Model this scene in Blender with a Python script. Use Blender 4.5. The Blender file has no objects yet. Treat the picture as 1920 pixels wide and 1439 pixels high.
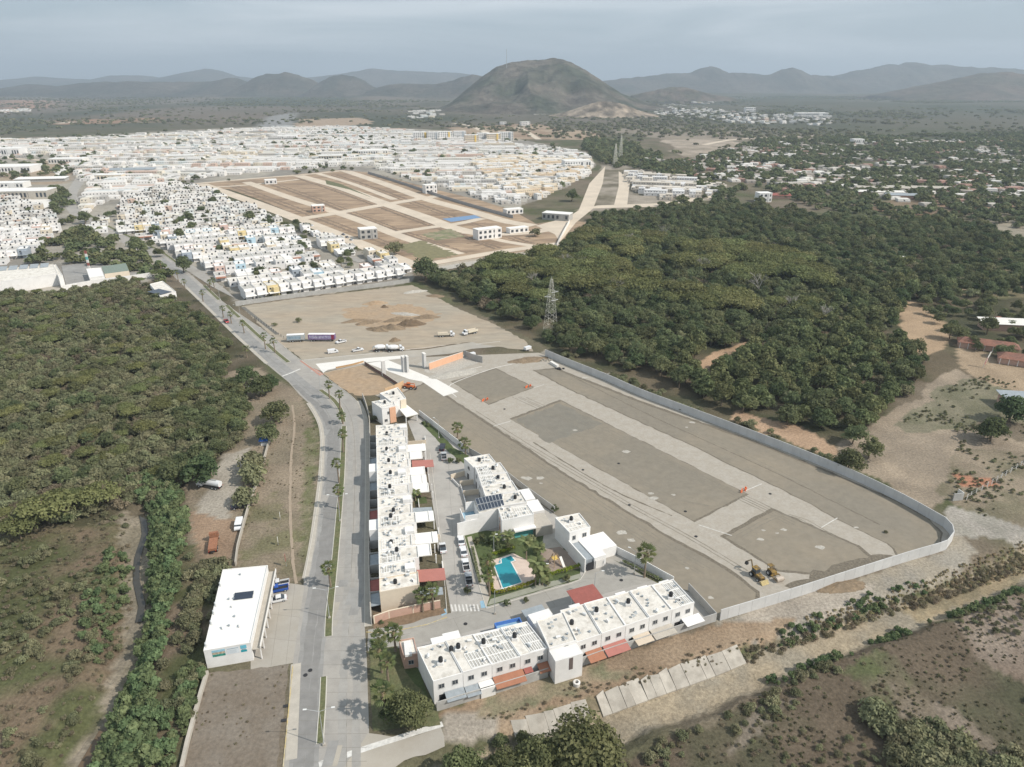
import bpy, math, random
import numpy as np
from mathutils import Vector, Matrix

# ------------------------------------------------------------------ camera, sky, sun
H = 120.0
F = 1331.0
TILT = math.atan(570 / F)
CT, ST = math.cos(TILT), math.sin(TILT)
sc = bpy.context.scene
cam_data = bpy.data.cameras.new('camera')
cam = bpy.data.objects.new('camera', cam_data)
sc.collection.objects.link(cam)
cam.location = (0, 0, H)
cam.rotation_euler = (math.pi / 2 - TILT, 0, 0)
cam_data.sensor_fit = 'HORIZONTAL'
cam_data.sensor_width = 36
cam_data.lens = F / 1920 * 36
cam_data.clip_start = 1
cam_data.clip_end = 120000
sc.camera = cam

SUN_EL = math.radians(44)
SUN_AZ = math.atan2(0.94, -0.34)          # clockwise from +Y
world = bpy.data.worlds.new('World')
sc.world = world
world.use_nodes = True
wn, wl = world.node_tree.nodes, world.node_tree.links
wn.clear()
wo = wn.new('ShaderNodeOutputWorld')
bg = wn.new('ShaderNodeBackground')
sky = wn.new('ShaderNodeTexSky')
sky.sky_type = 'NISHITA'
sky.sun_disc = False
sky.sun_elevation = SUN_EL
sky.sun_rotation = SUN_AZ
sky.air_density = 1.0
sky.dust_density = 2.5
sky.ozone_density = 1.0
sky.altitude = 100
bg.inputs['Strength'].default_value = 0.088
# thin high cloud mixed over the whole sky
tc = wn.new('ShaderNodeTexCoord')
mp = wn.new('ShaderNodeMapping')
mp.inputs['Scale'].default_value = (1.0, 1.0, 9.0)
nz = wn.new('ShaderNodeTexNoise')
nz.inputs['Scale'].default_value = 2.2
nz.inputs['Detail'].default_value = 6
nz.inputs['Distortion'].default_value = 0.6
cr = wn.new('ShaderNodeValToRGB')
cr.color_ramp.elements[0].position = 0.42
cr.color_ramp.elements[0].color = (0, 0, 0, 1)
cr.color_ramp.elements[1].position = 0.72
cr.color_ramp.elements[1].color = (0.95, 0.95, 0.95, 1)
mx = wn.new('ShaderNodeMix')
mx.data_type = 'RGBA'
grey = wn.new('ShaderNodeMix')
grey.data_type = 'RGBA'
grey.inputs['Factor'].default_value = 0.7
grey.inputs['B'].default_value = (5.2, 6.3, 7.2, 1)
mx.inputs['B'].default_value = (7.8, 8.4, 8.9, 1)
wl.new(tc.outputs['Generated'], mp.inputs['Vector'])
wl.new(mp.outputs['Vector'], nz.inputs['Vector'])
wl.new(nz.outputs['Fac'], cr.inputs['Fac'])
wl.new(cr.outputs['Color'], mx.inputs['Factor'])
wl.new(sky.outputs['Color'], grey.inputs['A'])
wl.new(grey.outputs['Result'], mx.inputs['A'])
wl.new(mx.outputs['Result'], bg.inputs['Color'])
wl.new(bg.outputs['Background'], wo.inputs['Surface'])

sun_data = bpy.data.lights.new('sun', 'SUN')
sun_data.energy = 3.7
sun_data.angle = math.radians(0.6)
sun_data.color = (1.0, 0.945, 0.865)
sun = bpy.data.objects.new('sun', sun_data)
sc.collection.objects.link(sun)
SD = Vector((math.sin(SUN_AZ) * math.cos(SUN_EL), math.cos(SUN_AZ) * math.cos(SUN_EL), math.sin(SUN_EL)))
sun.rotation_euler = SD.to_track_quat('Z', 'Y').to_euler()
sun.location = SD * 500

sc.view_settings.view_transform = 'Standard'
sc.view_settings.look = 'None'
sc.view_settings.exposure = 0.22
sc.view_settings.gamma = 1
sc.view_settings.use_curve_mapping = False
sc.render.engine = 'CYCLES'
sc.cycles.use_denoising = True
sc.cycles.max_bounces = 5
sc.cycles.diffuse_bounces = 2
sc.cycles.glossy_bounces = 2
sc.cycles.transparent_max_bounces = 6
sc.cycles.volume_bounces = 0
sc.cycles.use_adaptive_sampling = True

# ------------------------------------------------------------------ helpers
COL = sc.collection
rnd = random.Random(7)
npr = np.random.default_rng(11)

def G(px, py, z=0.0):
    """ground point seen at a pixel of the 1920 wide photograph"""
    v = (py - 719.5) / F
    d = (H - z) / (ST + v * CT)
    return ((px - 960) / F * d, d * (CT - v * ST))

def GA(pts, z=0.0):
    return [G(a, b, z) for a, b in pts]

def SIL(px, py, Y):
    """x and height of a silhouette point standing at distance Y"""
    v = (py - 719.5) / F
    d = Y / (CT - v * ST)
    return (px - 960) / F * d, H - d * (ST + v * CT)

def pip(px, py, poly):
    inside = np.zeros(px.shape, bool)
    n = len(poly)
    for i in range(n):
        x1, y1 = poly[i]
        x2, y2 = poly[(i + 1) % n]
        if y1 == y2:
            continue
        c = ((y1 > py) != (y2 > py)) & (px < (x2 - x1) * (py - y1) / (y2 - y1) + x1)
        inside ^= c
    return inside

def pdist(px, py, line):
    """distance to a polyline and signed side (positive on the left)"""
    best = np.full(px.shape, 1e9)
    side = np.zeros(px.shape)
    for (x1, y1), (x2, y2) in zip(line[:-1], line[1:]):
        dx, dy = x2 - x1, y2 - y1
        L2 = dx * dx + dy * dy
        t = np.clip(((px - x1) * dx + (py - y1) * dy) / L2, 0, 1)
        qx, qy = px - (x1 + t * dx), py - (y1 + t * dy)
        d = np.hypot(qx, qy)
        m = d < best
        best = np.where(m, d, best)
        side = np.where(m, np.sign(dx * qy - dy * qx), side)
    return best, side

def vnoise(x, y, s, seed=0):
    """smooth value noise"""
    x = np.asarray(x, float) / s
    y = np.asarray(y, float) / s
    xi, yi = np.floor(x).astype(np.int64), np.floor(y).astype(np.int64)
    fx, fy = x - xi, y - yi
    fx, fy = fx * fx * (3 - 2 * fx), fy * fy * (3 - 2 * fy)
    def h(a, b):
        n = (a * 374761393 + b * 668265263 + seed * 974634777) & 0xffffffff
        n = ((n ^ (n >> 13)) * 1274126177) & 0xffffffff
        return ((n ^ (n >> 16)) & 0xffff) / 65535.0
    return (h(xi, yi) * (1 - fx) + h(xi + 1, yi) * fx) * (1 - fy) + (h(xi, yi + 1) * (1 - fx) + h(xi + 1, yi + 1) * fx) * fy

def fbm(x, y, s, seed=0, o=4):
    t = 0; a = 1; n = 0
    for k in range(o):
        t = t + a * vnoise(x, y, s / 2 ** k, seed + k); n += a; a *= 0.5
    return t / n

# ---- materials
MATS = {}
def nodes_of(m):
    m.use_nodes = True
    nt = m.node_tree
    nt.nodes.clear()
    out = nt.nodes.new('ShaderNodeOutputMaterial')
    b = nt.nodes.new('ShaderNodeBsdfPrincipled')
    nt.links.new(b.outputs[0], out.inputs['Surface'])
    return nt, b

def mat(name, c, var=0.15, s=0.6, rough=0.85, metal=0.0, bump=0.0, c2=None, s2=None, amt2=0.5, thr=0.5, spec=0.3, rand=0.0, emis=None, stretch=None):
    """plain paint, plaster, concrete or soil: base colour broken by two noises"""
    if name in MATS:
        return MATS[name]
    m = bpy.data.materials.new(name)
    nt, b = nodes_of(m)
    N, L = nt.nodes, nt.links
    g = N.new('ShaderNodeNewGeometry')
    src = g.outputs['Position']
    if stretch:
        mpn = N.new('ShaderNodeMapping')
        mpn.inputs['Scale'].default_value = stretch[:3]
        if len(stretch) > 3:
            mpn.inputs['Rotation'].default_value = (0, 0, stretch[3])
        L.new(src, mpn.inputs['Vector']); src = mpn.outputs[0]
    n = N.new('ShaderNodeTexNoise')
    n.inputs['Scale'].default_value = s
    n.inputs['Detail'].default_value = 8
    n.inputs['Roughness'].default_value = 0.65
    L.new(src, n.inputs['Vector'])
    mr = N.new('ShaderNodeMapRange')
    mr.inputs['From Min'].default_value = 0.3
    mr.inputs['From Max'].default_value = 0.7
    mr.inputs['To Min'].default_value = 1 - var
    mr.inputs['To Max'].default_value = 1 + var
    L.new(n.outputs['Fac'], mr.inputs['Value'])
    col = None
    if c2:
        n2 = N.new('ShaderNodeTexNoise')
        n2.inputs['Scale'].default_value = s2 or s * 0.2
        n2.inputs['Detail'].default_value = 6
        n2.inputs['Roughness'].default_value = 0.6
        L.new(src, n2.inputs['Vector'])
        r2 = N.new('ShaderNodeMapRange')
        r2.inputs['From Min'].default_value = thr - 0.08
        r2.inputs['From Max'].default_value = thr + 0.12
        r2.inputs['To Max'].default_value = amt2
        L.new(n2.outputs['Fac'], r2.inputs['Value'])
        mc = N.new('ShaderNodeMix'); mc.data_type = 'RGBA'
        mc.inputs['A'].default_value = (*c, 1)
        mc.inputs['B'].default_value = (*c2, 1)
        L.new(r2.outputs[0], mc.inputs['Factor'])
        col = mc.outputs['Result']
    vm = N.new('ShaderNodeVectorMath'); vm.operation = 'SCALE'
    if col:
        L.new(col, vm.inputs[0])
    else:
        vm.inputs[0].default_value = c
    if rand:
        oi = N.new('ShaderNodeObjectInfo')
        rr = N.new('ShaderNodeMapRange')
        rr.inputs['To Min'].default_value = 1 - rand
        rr.inputs['To Max'].default_value = 1 + rand
        L.new(oi.outputs['Random'], rr.inputs['Value'])
        mm = N.new('ShaderNodeMath'); mm.operation = 'MULTIPLY'
        L.new(rr.outputs[0], mm.inputs[0]); L.new(mr.outputs[0], mm.inputs[1])
        L.new(mm.outputs[0], vm.inputs['Scale'])
    else:
        L.new(mr.outputs[0], vm.inputs['Scale'])
    L.new(vm.outputs[0], b.inputs['Base Color'])
    b.inputs['Roughness'].default_value = rough
    b.inputs['Metallic'].default_value = metal
    b.inputs['Specular IOR Level'].default_value = spec
    if bump:
        bp = N.new('ShaderNodeBump')
        bp.inputs['Strength'].default_value = 1
        bp.inputs['Distance'].default_value = bump
        L.new(n.outputs['Fac'], bp.inputs['Height'])
        L.new(bp.outputs[0], b.inputs['Normal'])
    if emis:
        b.inputs['Emission Color'].default_value = (*emis, 1)
        b.inputs['Emission Strength'].default_value = 1
    MATS[name] = m
    return m

def attr_mat(name, var=0.2, s=0.5, s_big=0.03, big=0.2, bump=0.0, rough=0.95, attr='col', spec=0.1):
    """colour from the mesh, broken by fine and broad noise"""
    if name in MATS:
        return MATS[name]
    m = bpy.data.materials.new(name)
    nt, b = nodes_of(m)
    N, L = nt.nodes, nt.links
    a = N.new('ShaderNodeAttribute'); a.attribute_name = attr
    g = N.new('ShaderNodeNewGeometry')
    fac = []
    first = None
    for sc_, am, det in ((s, var, 8), (s_big, big, 6)):
        n = N.new('ShaderNodeTexNoise')
        n.inputs['Scale'].default_value = sc_
        n.inputs['Detail'].default_value = det
        n.inputs['Roughness'].default_value = 0.68
        L.new(g.outputs['Position'], n.inputs['Vector'])
        first = first or n
        mr = N.new('ShaderNodeMapRange')
        mr.inputs['From Min'].default_value = 0.3
        mr.inputs['From Max'].default_value = 0.7
        mr.inputs['To Min'].default_value = 1 - am
        mr.inputs['To Max'].default_value = 1 + am
        L.new(n.outputs['Fac'], mr.inputs['Value'])
        fac.append(mr)
    mm = N.new('ShaderNodeMath'); mm.operation = 'MULTIPLY'
    L.new(fac[0].outputs[0], mm.inputs[0]); L.new(fac[1].outputs[0], mm.inputs[1])
    vm = N.new('ShaderNodeVectorMath'); vm.operation = 'SCALE'
    L.new(a.outputs['Color'], vm.inputs[0]); L.new(mm.outputs[0], vm.inputs['Scale'])
    L.new(vm.outputs[0], b.inputs['Base Color'])
    b.inputs['Roughness'].default_value = rough
    b.inputs['Specular IOR Level'].default_value = spec
    if bump:
        bp = N.new('ShaderNodeBump')
        bp.inputs['Distance'].default_value = bump
        L.new(first.outputs['Fac'], bp.inputs['Height'])
        L.new(bp.outputs[0], b.inputs['Normal'])
    MATS[name] = m
    return m

def leaf_mat(name, c, c2, rand=0.25, trans=0.33):
    """foliage: tone per leaf clump from the mesh, hue per plant"""
    if name in MATS:
        return MATS[name]
    m = bpy.data.materials.new(name)
    m.use_nodes = True
    nt = m.node_tree
    N, L = nt.nodes, nt.links
    N.clear()
    out = N.new('ShaderNodeOutputMaterial')
    d = N.new('ShaderNodeBsdfDiffuse')
    t = N.new('ShaderNodeBsdfTranslucent')
    ms = N.new('ShaderNodeMixShader'); ms.inputs[0].default_value = trans
    a = N.new('ShaderNodeAttribute'); a.attribute_name = 'tone'
    oi = N.new('ShaderNodeObjectInfo')
    mc = N.new('ShaderNodeMix'); mc.data_type = 'RGBA'
    mc.inputs['A'].default_value = (*c, 1); mc.inputs['B'].default_value = (*c2, 1)
    L.new(a.outputs['Fac'], mc.inputs['Factor'])
    hs = N.new('ShaderNodeHueSaturation')
    rr = N.new('ShaderNodeMapRange')
    rr.inputs['To Min'].default_value = 1 - rand; rr.inputs['To Max'].default_value = 1 + rand
    L.new(oi.outputs['Random'], rr.inputs['Value'])
    L.new(rr.outputs[0], hs.inputs['Value'])
    ml = N.new('ShaderNodeMath'); ml.operation = 'MULTIPLY'; ml.inputs[1].default_value = 7.31
    fr = N.new('ShaderNodeMath'); fr.operation = 'FRACT'
    rh = N.new('ShaderNodeMapRange'); rh.inputs['To Min'].default_value = 0.488; rh.inputs['To Max'].default_value = 0.540
    L.new(oi.outputs['Random'], ml.inputs[0]); L.new(ml.outputs[0], fr.inputs[0])
    L.new(fr.outputs[0], rh.inputs['Value']); L.new(rh.outputs[0], hs.inputs['Hue'])
    L.new(mc.outputs['Result'], hs.inputs['Color'])
    L.new(hs.outputs['Color'], d.inputs['Color']); L.new(hs.outputs['Color'], t.inputs['Color'])
    L.new(d.outputs[0], ms.inputs[1]); L.new(t.outputs[0], ms.inputs[2])
    L.new(ms.outputs[0], out.inputs['Surface'])
    MATS[name] = m
    return m

# ---- objects
def link(o, parent=None):
    COL.objects.link(o)
    if parent:
        o.parent = parent
    return o

def tag(o, label=None, cat=None, group=None, kind=None):
    if label: o['label'] = label
    if cat: o['category'] = cat
    if group: o['group'] = group
    if kind: o['kind'] = kind
    return o

def thing(name, label, cat, loc=(0, 0, 0), rotz=0.0, group=None):
    o = bpy.data.objects.new(name, None)
    o.empty_display_size = 0.5
    o.location = loc
    o.rotation_euler = (0, 0, rotz)
    link(o)
    return tag(o, label, cat, group)

def dup(root, loc, rotz=0.0, scale=1.0, label=None, group=None):
    r = root.copy(); COL.objects.link(r)
    r.location = loc; r.rotation_euler = (0, 0, rotz)
    r.scale = (scale,) * 3 if not hasattr(scale, '__len__') else scale
    if label: r['label'] = label
    if group: r['group'] = group
    for ch in root.children:
        c = ch.copy(); COL.objects.link(c); c.parent = r
        for g in ch.children:
            d = g.copy(); COL.objects.link(d); d.parent = c
    return r

class MB:
    """collects shapes and links them as one mesh object"""
    def __init__(s):
        s.v = []; s.f = []; s.m = []
    def add(s, vs, fs, m=0):
        b = len(s.v)
        s.v += [tuple(p) for p in vs]
        for f in fs:
            s.f.append(tuple(i + b for i in f)); s.m.append(m)
        return s
    def box(s, c, d, rz=0.0, m=0, tilt=0.0):
        x, y, z = d[0] / 2, d[1] / 2, d[2] / 2
        co, si = math.cos(rz), math.sin(rz)
        ct_, st_ = math.cos(tilt), math.sin(tilt)
        vs = []
        for dz in (-z, z):
            for dx, dy in ((-x, -y), (x, -y), (x, y), (-x, y)):
                X, Z = dx * ct_ + dz * st_, -dx * st_ + dz * ct_
                vs.append((c[0] + X * co - dy * si, c[1] + X * si + dy * co, c[2] + Z))
        return s.add(vs, [(3, 2, 1, 0), (4, 5, 6, 7), (0, 1, 5, 4), (1, 2, 6, 5), (2, 3, 7, 6), (3, 0, 4, 7)], m)
    def prism(s, poly, z0, z1, m=0, bottom=True):
        a = sum(poly[i][0] * poly[(i + 1) % len(poly)][1] - poly[(i + 1) % len(poly)][0] * poly[i][1] for i in range(len(poly)))
        if a < 0:
            poly = poly[::-1]
            if hasattr(z0, '__len__'): z0 = z0[::-1]
            if hasattr(z1, '__len__'): z1 = z1[::-1]
        n = len(poly)
        z0s = z0 if hasattr(z0, '__len__') else [z0] * n
        z1s = z1 if hasattr(z1, '__len__') else [z1] * n
        vs = [(p[0], p[1], z) for p, z in zip(poly, z0s)] + [(p[0], p[1], z) for p, z in zip(poly, z1s)]
        fs = [tuple(range(n, 2 * n))] + [(i, (i + 1) % n, n + (i + 1) % n, n + i) for i in range(n)]
        if bottom: fs.append(tuple(range(n))[::-1])
        return s.add(vs, fs, m)
    def extr(s, prof, y0, y1, m=0, y0t=None, y1t=None, zt=1e9):
        """side profile (x,z) extruded across y"""
        n = len(prof)
        vs = []
        for y, yt in ((y0, y0t), (y1, y1t)):
            for x, z in prof:
                vs.append((x, (yt if (yt is not None and z > zt) else y), z))
        a = sum(prof[i][0] * prof[(i + 1) % n][1] - prof[(i + 1) % n][0] * prof[i][1] for i in range(n))
        fs = [tuple(range(n)), tuple(range(n, 2 * n))[::-1]] + [(i, n + i, n + (i + 1) % n, (i + 1) % n) for i in range(n)]
        if a < 0: fs = [f[::-1] for f in fs]
        return s.add(vs, fs, m)
    def cyl(s, p0, p1, r0, r1=None, n=10, m=0, caps=True):
        r1 = r0 if r1 is None else r1
        p0, p1 = Vector(p0), Vector(p1)
        d = (p1 - p0)
        q = d.to_track_quat('Z', 'Y')
        vs = []
        for p, r in ((p0, r0), (p1, r1)):
            for k in range(n):
                a = 2 * math.pi * k / n
                vs.append(p + q @ Vector((r * math.cos(a), r * math.sin(a), 0)))
        fs = [(i, (i + 1) % n, n + (i + 1) % n, n + i) for i in range(n)]
        if caps: fs += [tuple(range(n))[::-1], tuple(range(n, 2 * n))]
        return s.add(vs, fs, m)
    def lathe(s, c, prof, n=12, m=0):
        vs = []; fs = []
        for r, z in prof:
            for k in range(n):
                a = 2 * math.pi * k / n
                vs.append((c[0] + r * math.cos(a), c[1] + r * math.sin(a), c[2] + z))
        for j in range(len(prof) - 1):
            for k in range(n):
                fs.append((j * n + k, j * n + (k + 1) % n, (j + 1) * n + (k + 1) % n, (j + 1) * n + k))
        fs.append(tuple(range(n))[::-1]); fs.append(tuple(range((len(prof) - 1) * n, len(prof) * n)))
        return s.add(vs, fs, m)
    def mesh(s, name, mats, smooth=False, off=None):
        me = bpy.data.meshes.new(name)
        v = s.v if off is None else [(a - off[0], b - off[1], c - off[2]) for a, b, c in s.v]
        me.from_pydata(v, [], s.f)
        for m in (mats if isinstance(mats, (list, tuple)) else [mats]):
            me.materials.append(m)
        if any(s.m):
            me.polygons.foreach_set('material_index', s.m)
        if smooth:
            me.polygons.foreach_set('use_smooth', [True] * len(me.polygons))
        me.update()
        return me
    def out(s, name, mats, parent=None, smooth=False, off=None):
        return link(bpy.data.objects.new(name, s.mesh(name, mats, smooth, off)), parent)

def np_mesh(name, V, Fq, mats, colors=None, tone=None, smooth=False, matidx=None):
    """fast mesh from arrays of quads"""
    me = bpy.data.meshes.new(name)
    k = Fq.shape[1]
    me.vertices.add(len(V)); me.vertices.foreach_set('co', V.astype(np.float32).ravel())
    me.loops.add(Fq.size); me.loops.foreach_set('vertex_index', Fq.astype(np.int32).ravel())
    me.polygons.add(len(Fq)); me.polygons.foreach_set('loop_start', np.arange(0, Fq.size, k, dtype=np.int32))
    me.polygons.foreach_set('use_smooth', np.full(len(Fq), bool(smooth)))
    for m in (mats if isinstance(mats, (list, tuple)) else [mats]): me.materials.append(m)
    if matidx is not None: me.polygons.foreach_set('material_index', matidx.astype(np.int32))
    if colors is not None:
        a = me.attributes.new('col', 'FLOAT_COLOR', 'POINT')
        c = np.ones((len(V), 4), np.float32); c[:, :3] = colors
        a.data.foreach_set('color', c.ravel())
    if tone is not None:
        a = me.attributes.new('tone', 'FLOAT', 'POINT')
        a.data.foreach_set('value', tone.astype(np.float32))
    me.update(calc_edges=True)
    me.validate()
    return me

def ragged(poly, amp, step=2.0, seed=0):
    """outline broken up like the edge of poured or graded soil"""
    r = random.Random(seed)
    out = []
    n = len(poly)
    for i in range(n):
        a, b = Vector(poly[i]), Vector(poly[(i + 1) % n])
        L = (b - a).length
        k = max(1, int(L / step))
        nrm = Vector((b.y - a.y, a.x - b.x)).normalized()
        for j in range(k):
            t = j / k
            w = math.sin(math.pi * t) ** 0.3 if k > 1 else 0
            out.append(tuple(a.lerp(b, t) + nrm * r.uniform(-amp, amp) * w))
    return out

SHEETZ = [0.0]
def sheet(name, pts, m, z=None, rag=0.0, px=True, step=2.0, label=None):
    """flat ground surface lying a few millimetres above the one before"""
    if z is None:
        SHEETZ[0] += 0.0006
        z = 0.03 + SHEETZ[0]
    poly = GA(pts) if px else list(pts)
    if rag: poly = ragged(poly, rag, step, len(name) + len(pts))
    me = bpy.data.meshes.new(name)
    from mathutils.geometry import tessellate_polygon
    v = [Vector((a, b, z)) for a, b in poly]
    tri = tessellate_polygon([v])
    up = []
    for t in tri:
        a, b, c = (v[i] for i in t)
        up.append(t if (b - a).cross(c - a).z > 0 else t[::-1])
    me.from_pydata(v, [], up)
    me.materials.append(m)
    me.update()
    o = link(bpy.data.objects.new(name, me))
    o['kind'] = 'structure'
    if label: o['label'] = label
    return o

def offset_line(line, d):
    out = []
    n = len(line)
    for i in range(n):
        a = Vector(line[max(0, i - 1)]); b = Vector(line[min(n - 1, i + 1)])
        t = (b - a).normalized()
        out.append((line[i][0] - t.y * d, line[i][1] + t.x * d))
    return out

def resample(line, step):
    P = [Vector(p) for p in line]
    # centripetal smoothing
    out = []
    for i in range(len(P) - 1):
        p0 = P[max(0, i - 1)]; p1 = P[i]; p2 = P[i + 1]; p3 = P[min(len(P) - 1, i + 2)]
        k = max(1, int((p2 - p1).length / step))
        for j in range(k):
            t = j / k
            out.append(tuple(0.5 * ((2 * p1) + (p2 - p0) * t + (2 * p0 - 5 * p1 + 4 * p2 - p3) * t * t + (3 * p1 - p0 - 3 * p2 + p3) * t ** 3)))
    out.append(tuple(P[-1]))
    return out

def strip(name, pts, w, m, px=True, z=None, rag=0.0, label=None, step=4):
    line = resample(GA(pts) if px else pts, step)
    poly = offset_line(line, w / 2) + offset_line(line, -w / 2)[::-1]
    if rag: poly = ragged(poly, rag, 1.5, len(pts))
    return sheet(name, poly, m, z=z, px=False, label=label)

def kerb(name, pts, m, h=0.15, w=0.18, px=True, closed=False, label=None):
    line = resample(GA(pts) if px else pts, 3)
    if closed: line.append(line[0])
    a, b = offset_line(line, w / 2), offset_line(line, -w / 2)
    mb = MB()
    for i in range(len(line) - 1):
        mb.prism([a[i], a[i + 1], b[i + 1], b[i]], 0, h)
    o = mb.out(name, m)
    o['kind'] = 'structure'
    if label: o['label'] = label
    return o
# ------------------------------------------------------------------ materials
M_ground = attr_mat('ground_soil', var=0.36, s=1.3, s_big=0.06, big=0.22, bump=0.25)
M_far = attr_mat('far_scrub', var=0.30, s=0.012, s_big=0.0015, big=0.25)
M_hill = attr_mat('hill_scrub', var=0.5, s=0.02, s_big=0.003, big=0.25, bump=14.0)
M_road = mat('worn_concrete_road', (0.355, 0.33, 0.295), 0.12, 0.25, bump=0.02, c2=(0.285, 0.27, 0.25), s2=0.07, amt2=0.6)
M_roadd = mat('tyre_darkened_road', (0.265, 0.255, 0.24), 0.14, 0.3, c2=(0.33, 0.32, 0.30), s2=0.09, amt2=0.6)
M_dust = mat('dusty_road', (0.40, 0.36, 0.30), 0.12, 0.2, c2=(0.33, 0.31, 0.28), s2=0.05, amt2=0.6)
M_side = mat('pavement_concrete', (0.44, 0.40, 0.34), 0.12, 0.5)
M_kerb = mat('kerb_concrete', (0.55, 0.52, 0.46), 0.1, 0.8)
M_kerby = mat('kerb_yellow_paint', (0.52, 0.40, 0.17), 0.25, 1.5, c2=(0.48, 0.45, 0.38), s2=0.6, amt2=0.8)
M_kerbr = mat('kerb_red_tiles', (0.46, 0.24, 0.18), 0.15, 1.5)
M_comp = mat('compound_concrete', (0.40, 0.375, 0.34), 0.10, 0.25, c2=(0.34, 0.32, 0.29), s2=0.08, amt2=0.6)
M_joint = mat('road_joint', (0.22, 0.205, 0.18), 0.1, 1.0)
M_white = mat('white_road_paint', (0.62, 0.60, 0.56), 0.2, 1.2)
M_slab = mat('dusty_building_slab', (0.36, 0.32, 0.265), 0.10, 1.2, c2=(0.42, 0.385, 0.335), s2=0.35, amt2=0.5)
M_pad = mat('compacted_grey_soil', (0.222, 0.195, 0.153), 0.11, 0.4, c2=(0.27, 0.228, 0.17), s2=0.03, amt2=0.8, thr=0.5, bump=0.05)
M_padd = mat('damp_grey_soil', (0.20, 0.183, 0.15), 0.12, 0.3, c2=(0.225, 0.20, 0.16), s2=0.06)
M_rim = mat('crumbled_soil_edge', (0.17, 0.145, 0.11), 0.35, 1.6, bump=0.25)
M_lot = mat('graded_tan_soil', (0.345, 0.30, 0.235), 0.16, 0.2, c2=(0.37, 0.295, 0.215), s2=0.025, amt2=0.8, bump=0.06, stretch=(0.5, 1.4, 1, -0.25))
M_orange = mat('orange_soil', (0.37, 0.265, 0.17), 0.2, 0.5, c2=(0.34, 0.265, 0.19), s2=0.1, bump=0.06)
M_lotd = mat('weedy_brown_lot', (0.175, 0.142, 0.108), 0.24, 1.2, c2=(0.215, 0.185, 0.15), s2=0.12, amt2=0.7, bump=0.1)
M_newslab = mat('fresh_white_concrete', (0.72, 0.69, 0.64), 0.05, 0.3)
M_tancon = mat('pale_cream_concrete', (0.58, 0.49, 0.385), 0.12, 0.05)
M_subsoil = mat('orange_brown_lots', (0.37, 0.265, 0.175), 0.25, 0.12, c2=(0.17, 0.12, 0.08), s2=0.04, amt2=0.75, thr=0.52, stretch=(0.45, 1.5, 1, -1.0))
M_grass = mat('verge_grass', (0.115, 0.125, 0.058), 0.3, 1.8, c2=(0.19, 0.165, 0.09), s2=0.35, amt2=0.5, bump=0.1)
M_lawn = mat('watered_lawn', (0.085, 0.11, 0.040), 0.25, 2.0, c2=(0.065, 0.08, 0.035), s2=0.4, bump=0.08)
M_greyblock = mat('grey_render', (0.42, 0.41, 0.385), 0.12, 0.7, c2=(0.34, 0.33, 0.31), s2=0.3, amt2=0.6)
M_precast = mat('precast_grey_concrete', (0.56, 0.55, 0.53), 0.07, 0.4, rand=0.05)
M_gap = mat('panel_joint', (0.20, 0.195, 0.185), 0.1, 1)
M_wall = mat('white_painted_wall', (0.78, 0.76, 0.73), 0.05, 0.5, rand=0.05, c2=(0.66, 0.63, 0.59), s2=0.35, amt2=0.45, thr=0.56)
M_cream = mat('cream_painted_wall', (0.70, 0.60, 0.47), 0.06, 0.5, rand=0.05)
M_peach = mat('peach_painted_wall', (0.72, 0.42, 0.27), 0.06, 0.6)
M_pink = mat('salmon_wall', (0.55, 0.36, 0.28), 0.1, 0.8)
M_blue = mat('blue_painted_wall', (0.08, 0.20, 0.52), 0.1, 0.8)
M_lblue = mat('light_blue_paint', (0.27, 0.42, 0.52), 0.1, 0.8)
M_teal = mat('teal_painted_wall', (0.12, 0.40, 0.38), 0.08, 0.8)
M_yellow = mat('yellow_painted_wall', (0.72, 0.50, 0.14), 0.08, 0.8)
M_roof = mat('white_roof_coating', (0.70, 0.66, 0.595), 0.10, 1.3, c2=(0.44, 0.40, 0.34), s2=0.6, amt2=0.6, thr=0.52, rand=0.05, bump=0.02)
M_roofrib = mat('roof_rib_coating', (0.78, 0.76, 0.72), 0.05, 1.3)
M_roofgrey = mat('bare_grey_roof', (0.40, 0.38, 0.34), 0.2, 1.6, c2=(0.62, 0.60, 0.56), s2=0.8, amt2=0.6)
M_redroof = mat('red_roof_coating', (0.31, 0.105, 0.085), 0.12, 0.8)
M_pinkroof = mat('faded_red_awning', (0.40, 0.165, 0.135), 0.08, 0.5)
M_orangeroof = mat('orange_canopy', (0.36, 0.165, 0.10), 0.10, 0.9)
M_greyroof = mat('grey_canopy', (0.30, 0.33, 0.35), 0.15, 0.9)
M_glass = mat('window_glass', (0.05, 0.06, 0.07), 0.1, 1, rough=0.12, spec=0.6)
M_frame = mat('window_frame', (0.45, 0.44, 0.42), 0.05, 1, rough=0.5)
M_dark = mat('dark_opening', (0.035, 0.035, 0.037), 0.1, 1)
M_black = mat('black_plastic_tank', (0.022, 0.023, 0.025), 0.2, 2, rough=0.45)
M_tankw = mat('white_plastic_tank', (0.70, 0.70, 0.68), 0.05, 2, rough=0.5)
M_solar = mat('solar_cells', (0.035, 0.045, 0.065), 0.1, 2, rough=0.2, spec=0.6)
M_alu = mat('aluminium_frame', (0.62, 0.64, 0.66), 0.05, 2, rough=0.4, metal=0.3)
M_galv = mat('galvanised_steel', (0.46, 0.47, 0.46), 0.1, 2, rough=0.5, metal=0.2)
M_bark = mat('grey_brown_bark', (0.16, 0.125, 0.09), 0.3, 3, bump=0.03)
M_bark2 = mat('pale_bark', (0.34, 0.31, 0.27), 0.25, 3, rand=0.15)
M_palmbark = mat('palm_trunk_bark', (0.24, 0.19, 0.14), 0.25, 4)
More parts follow.
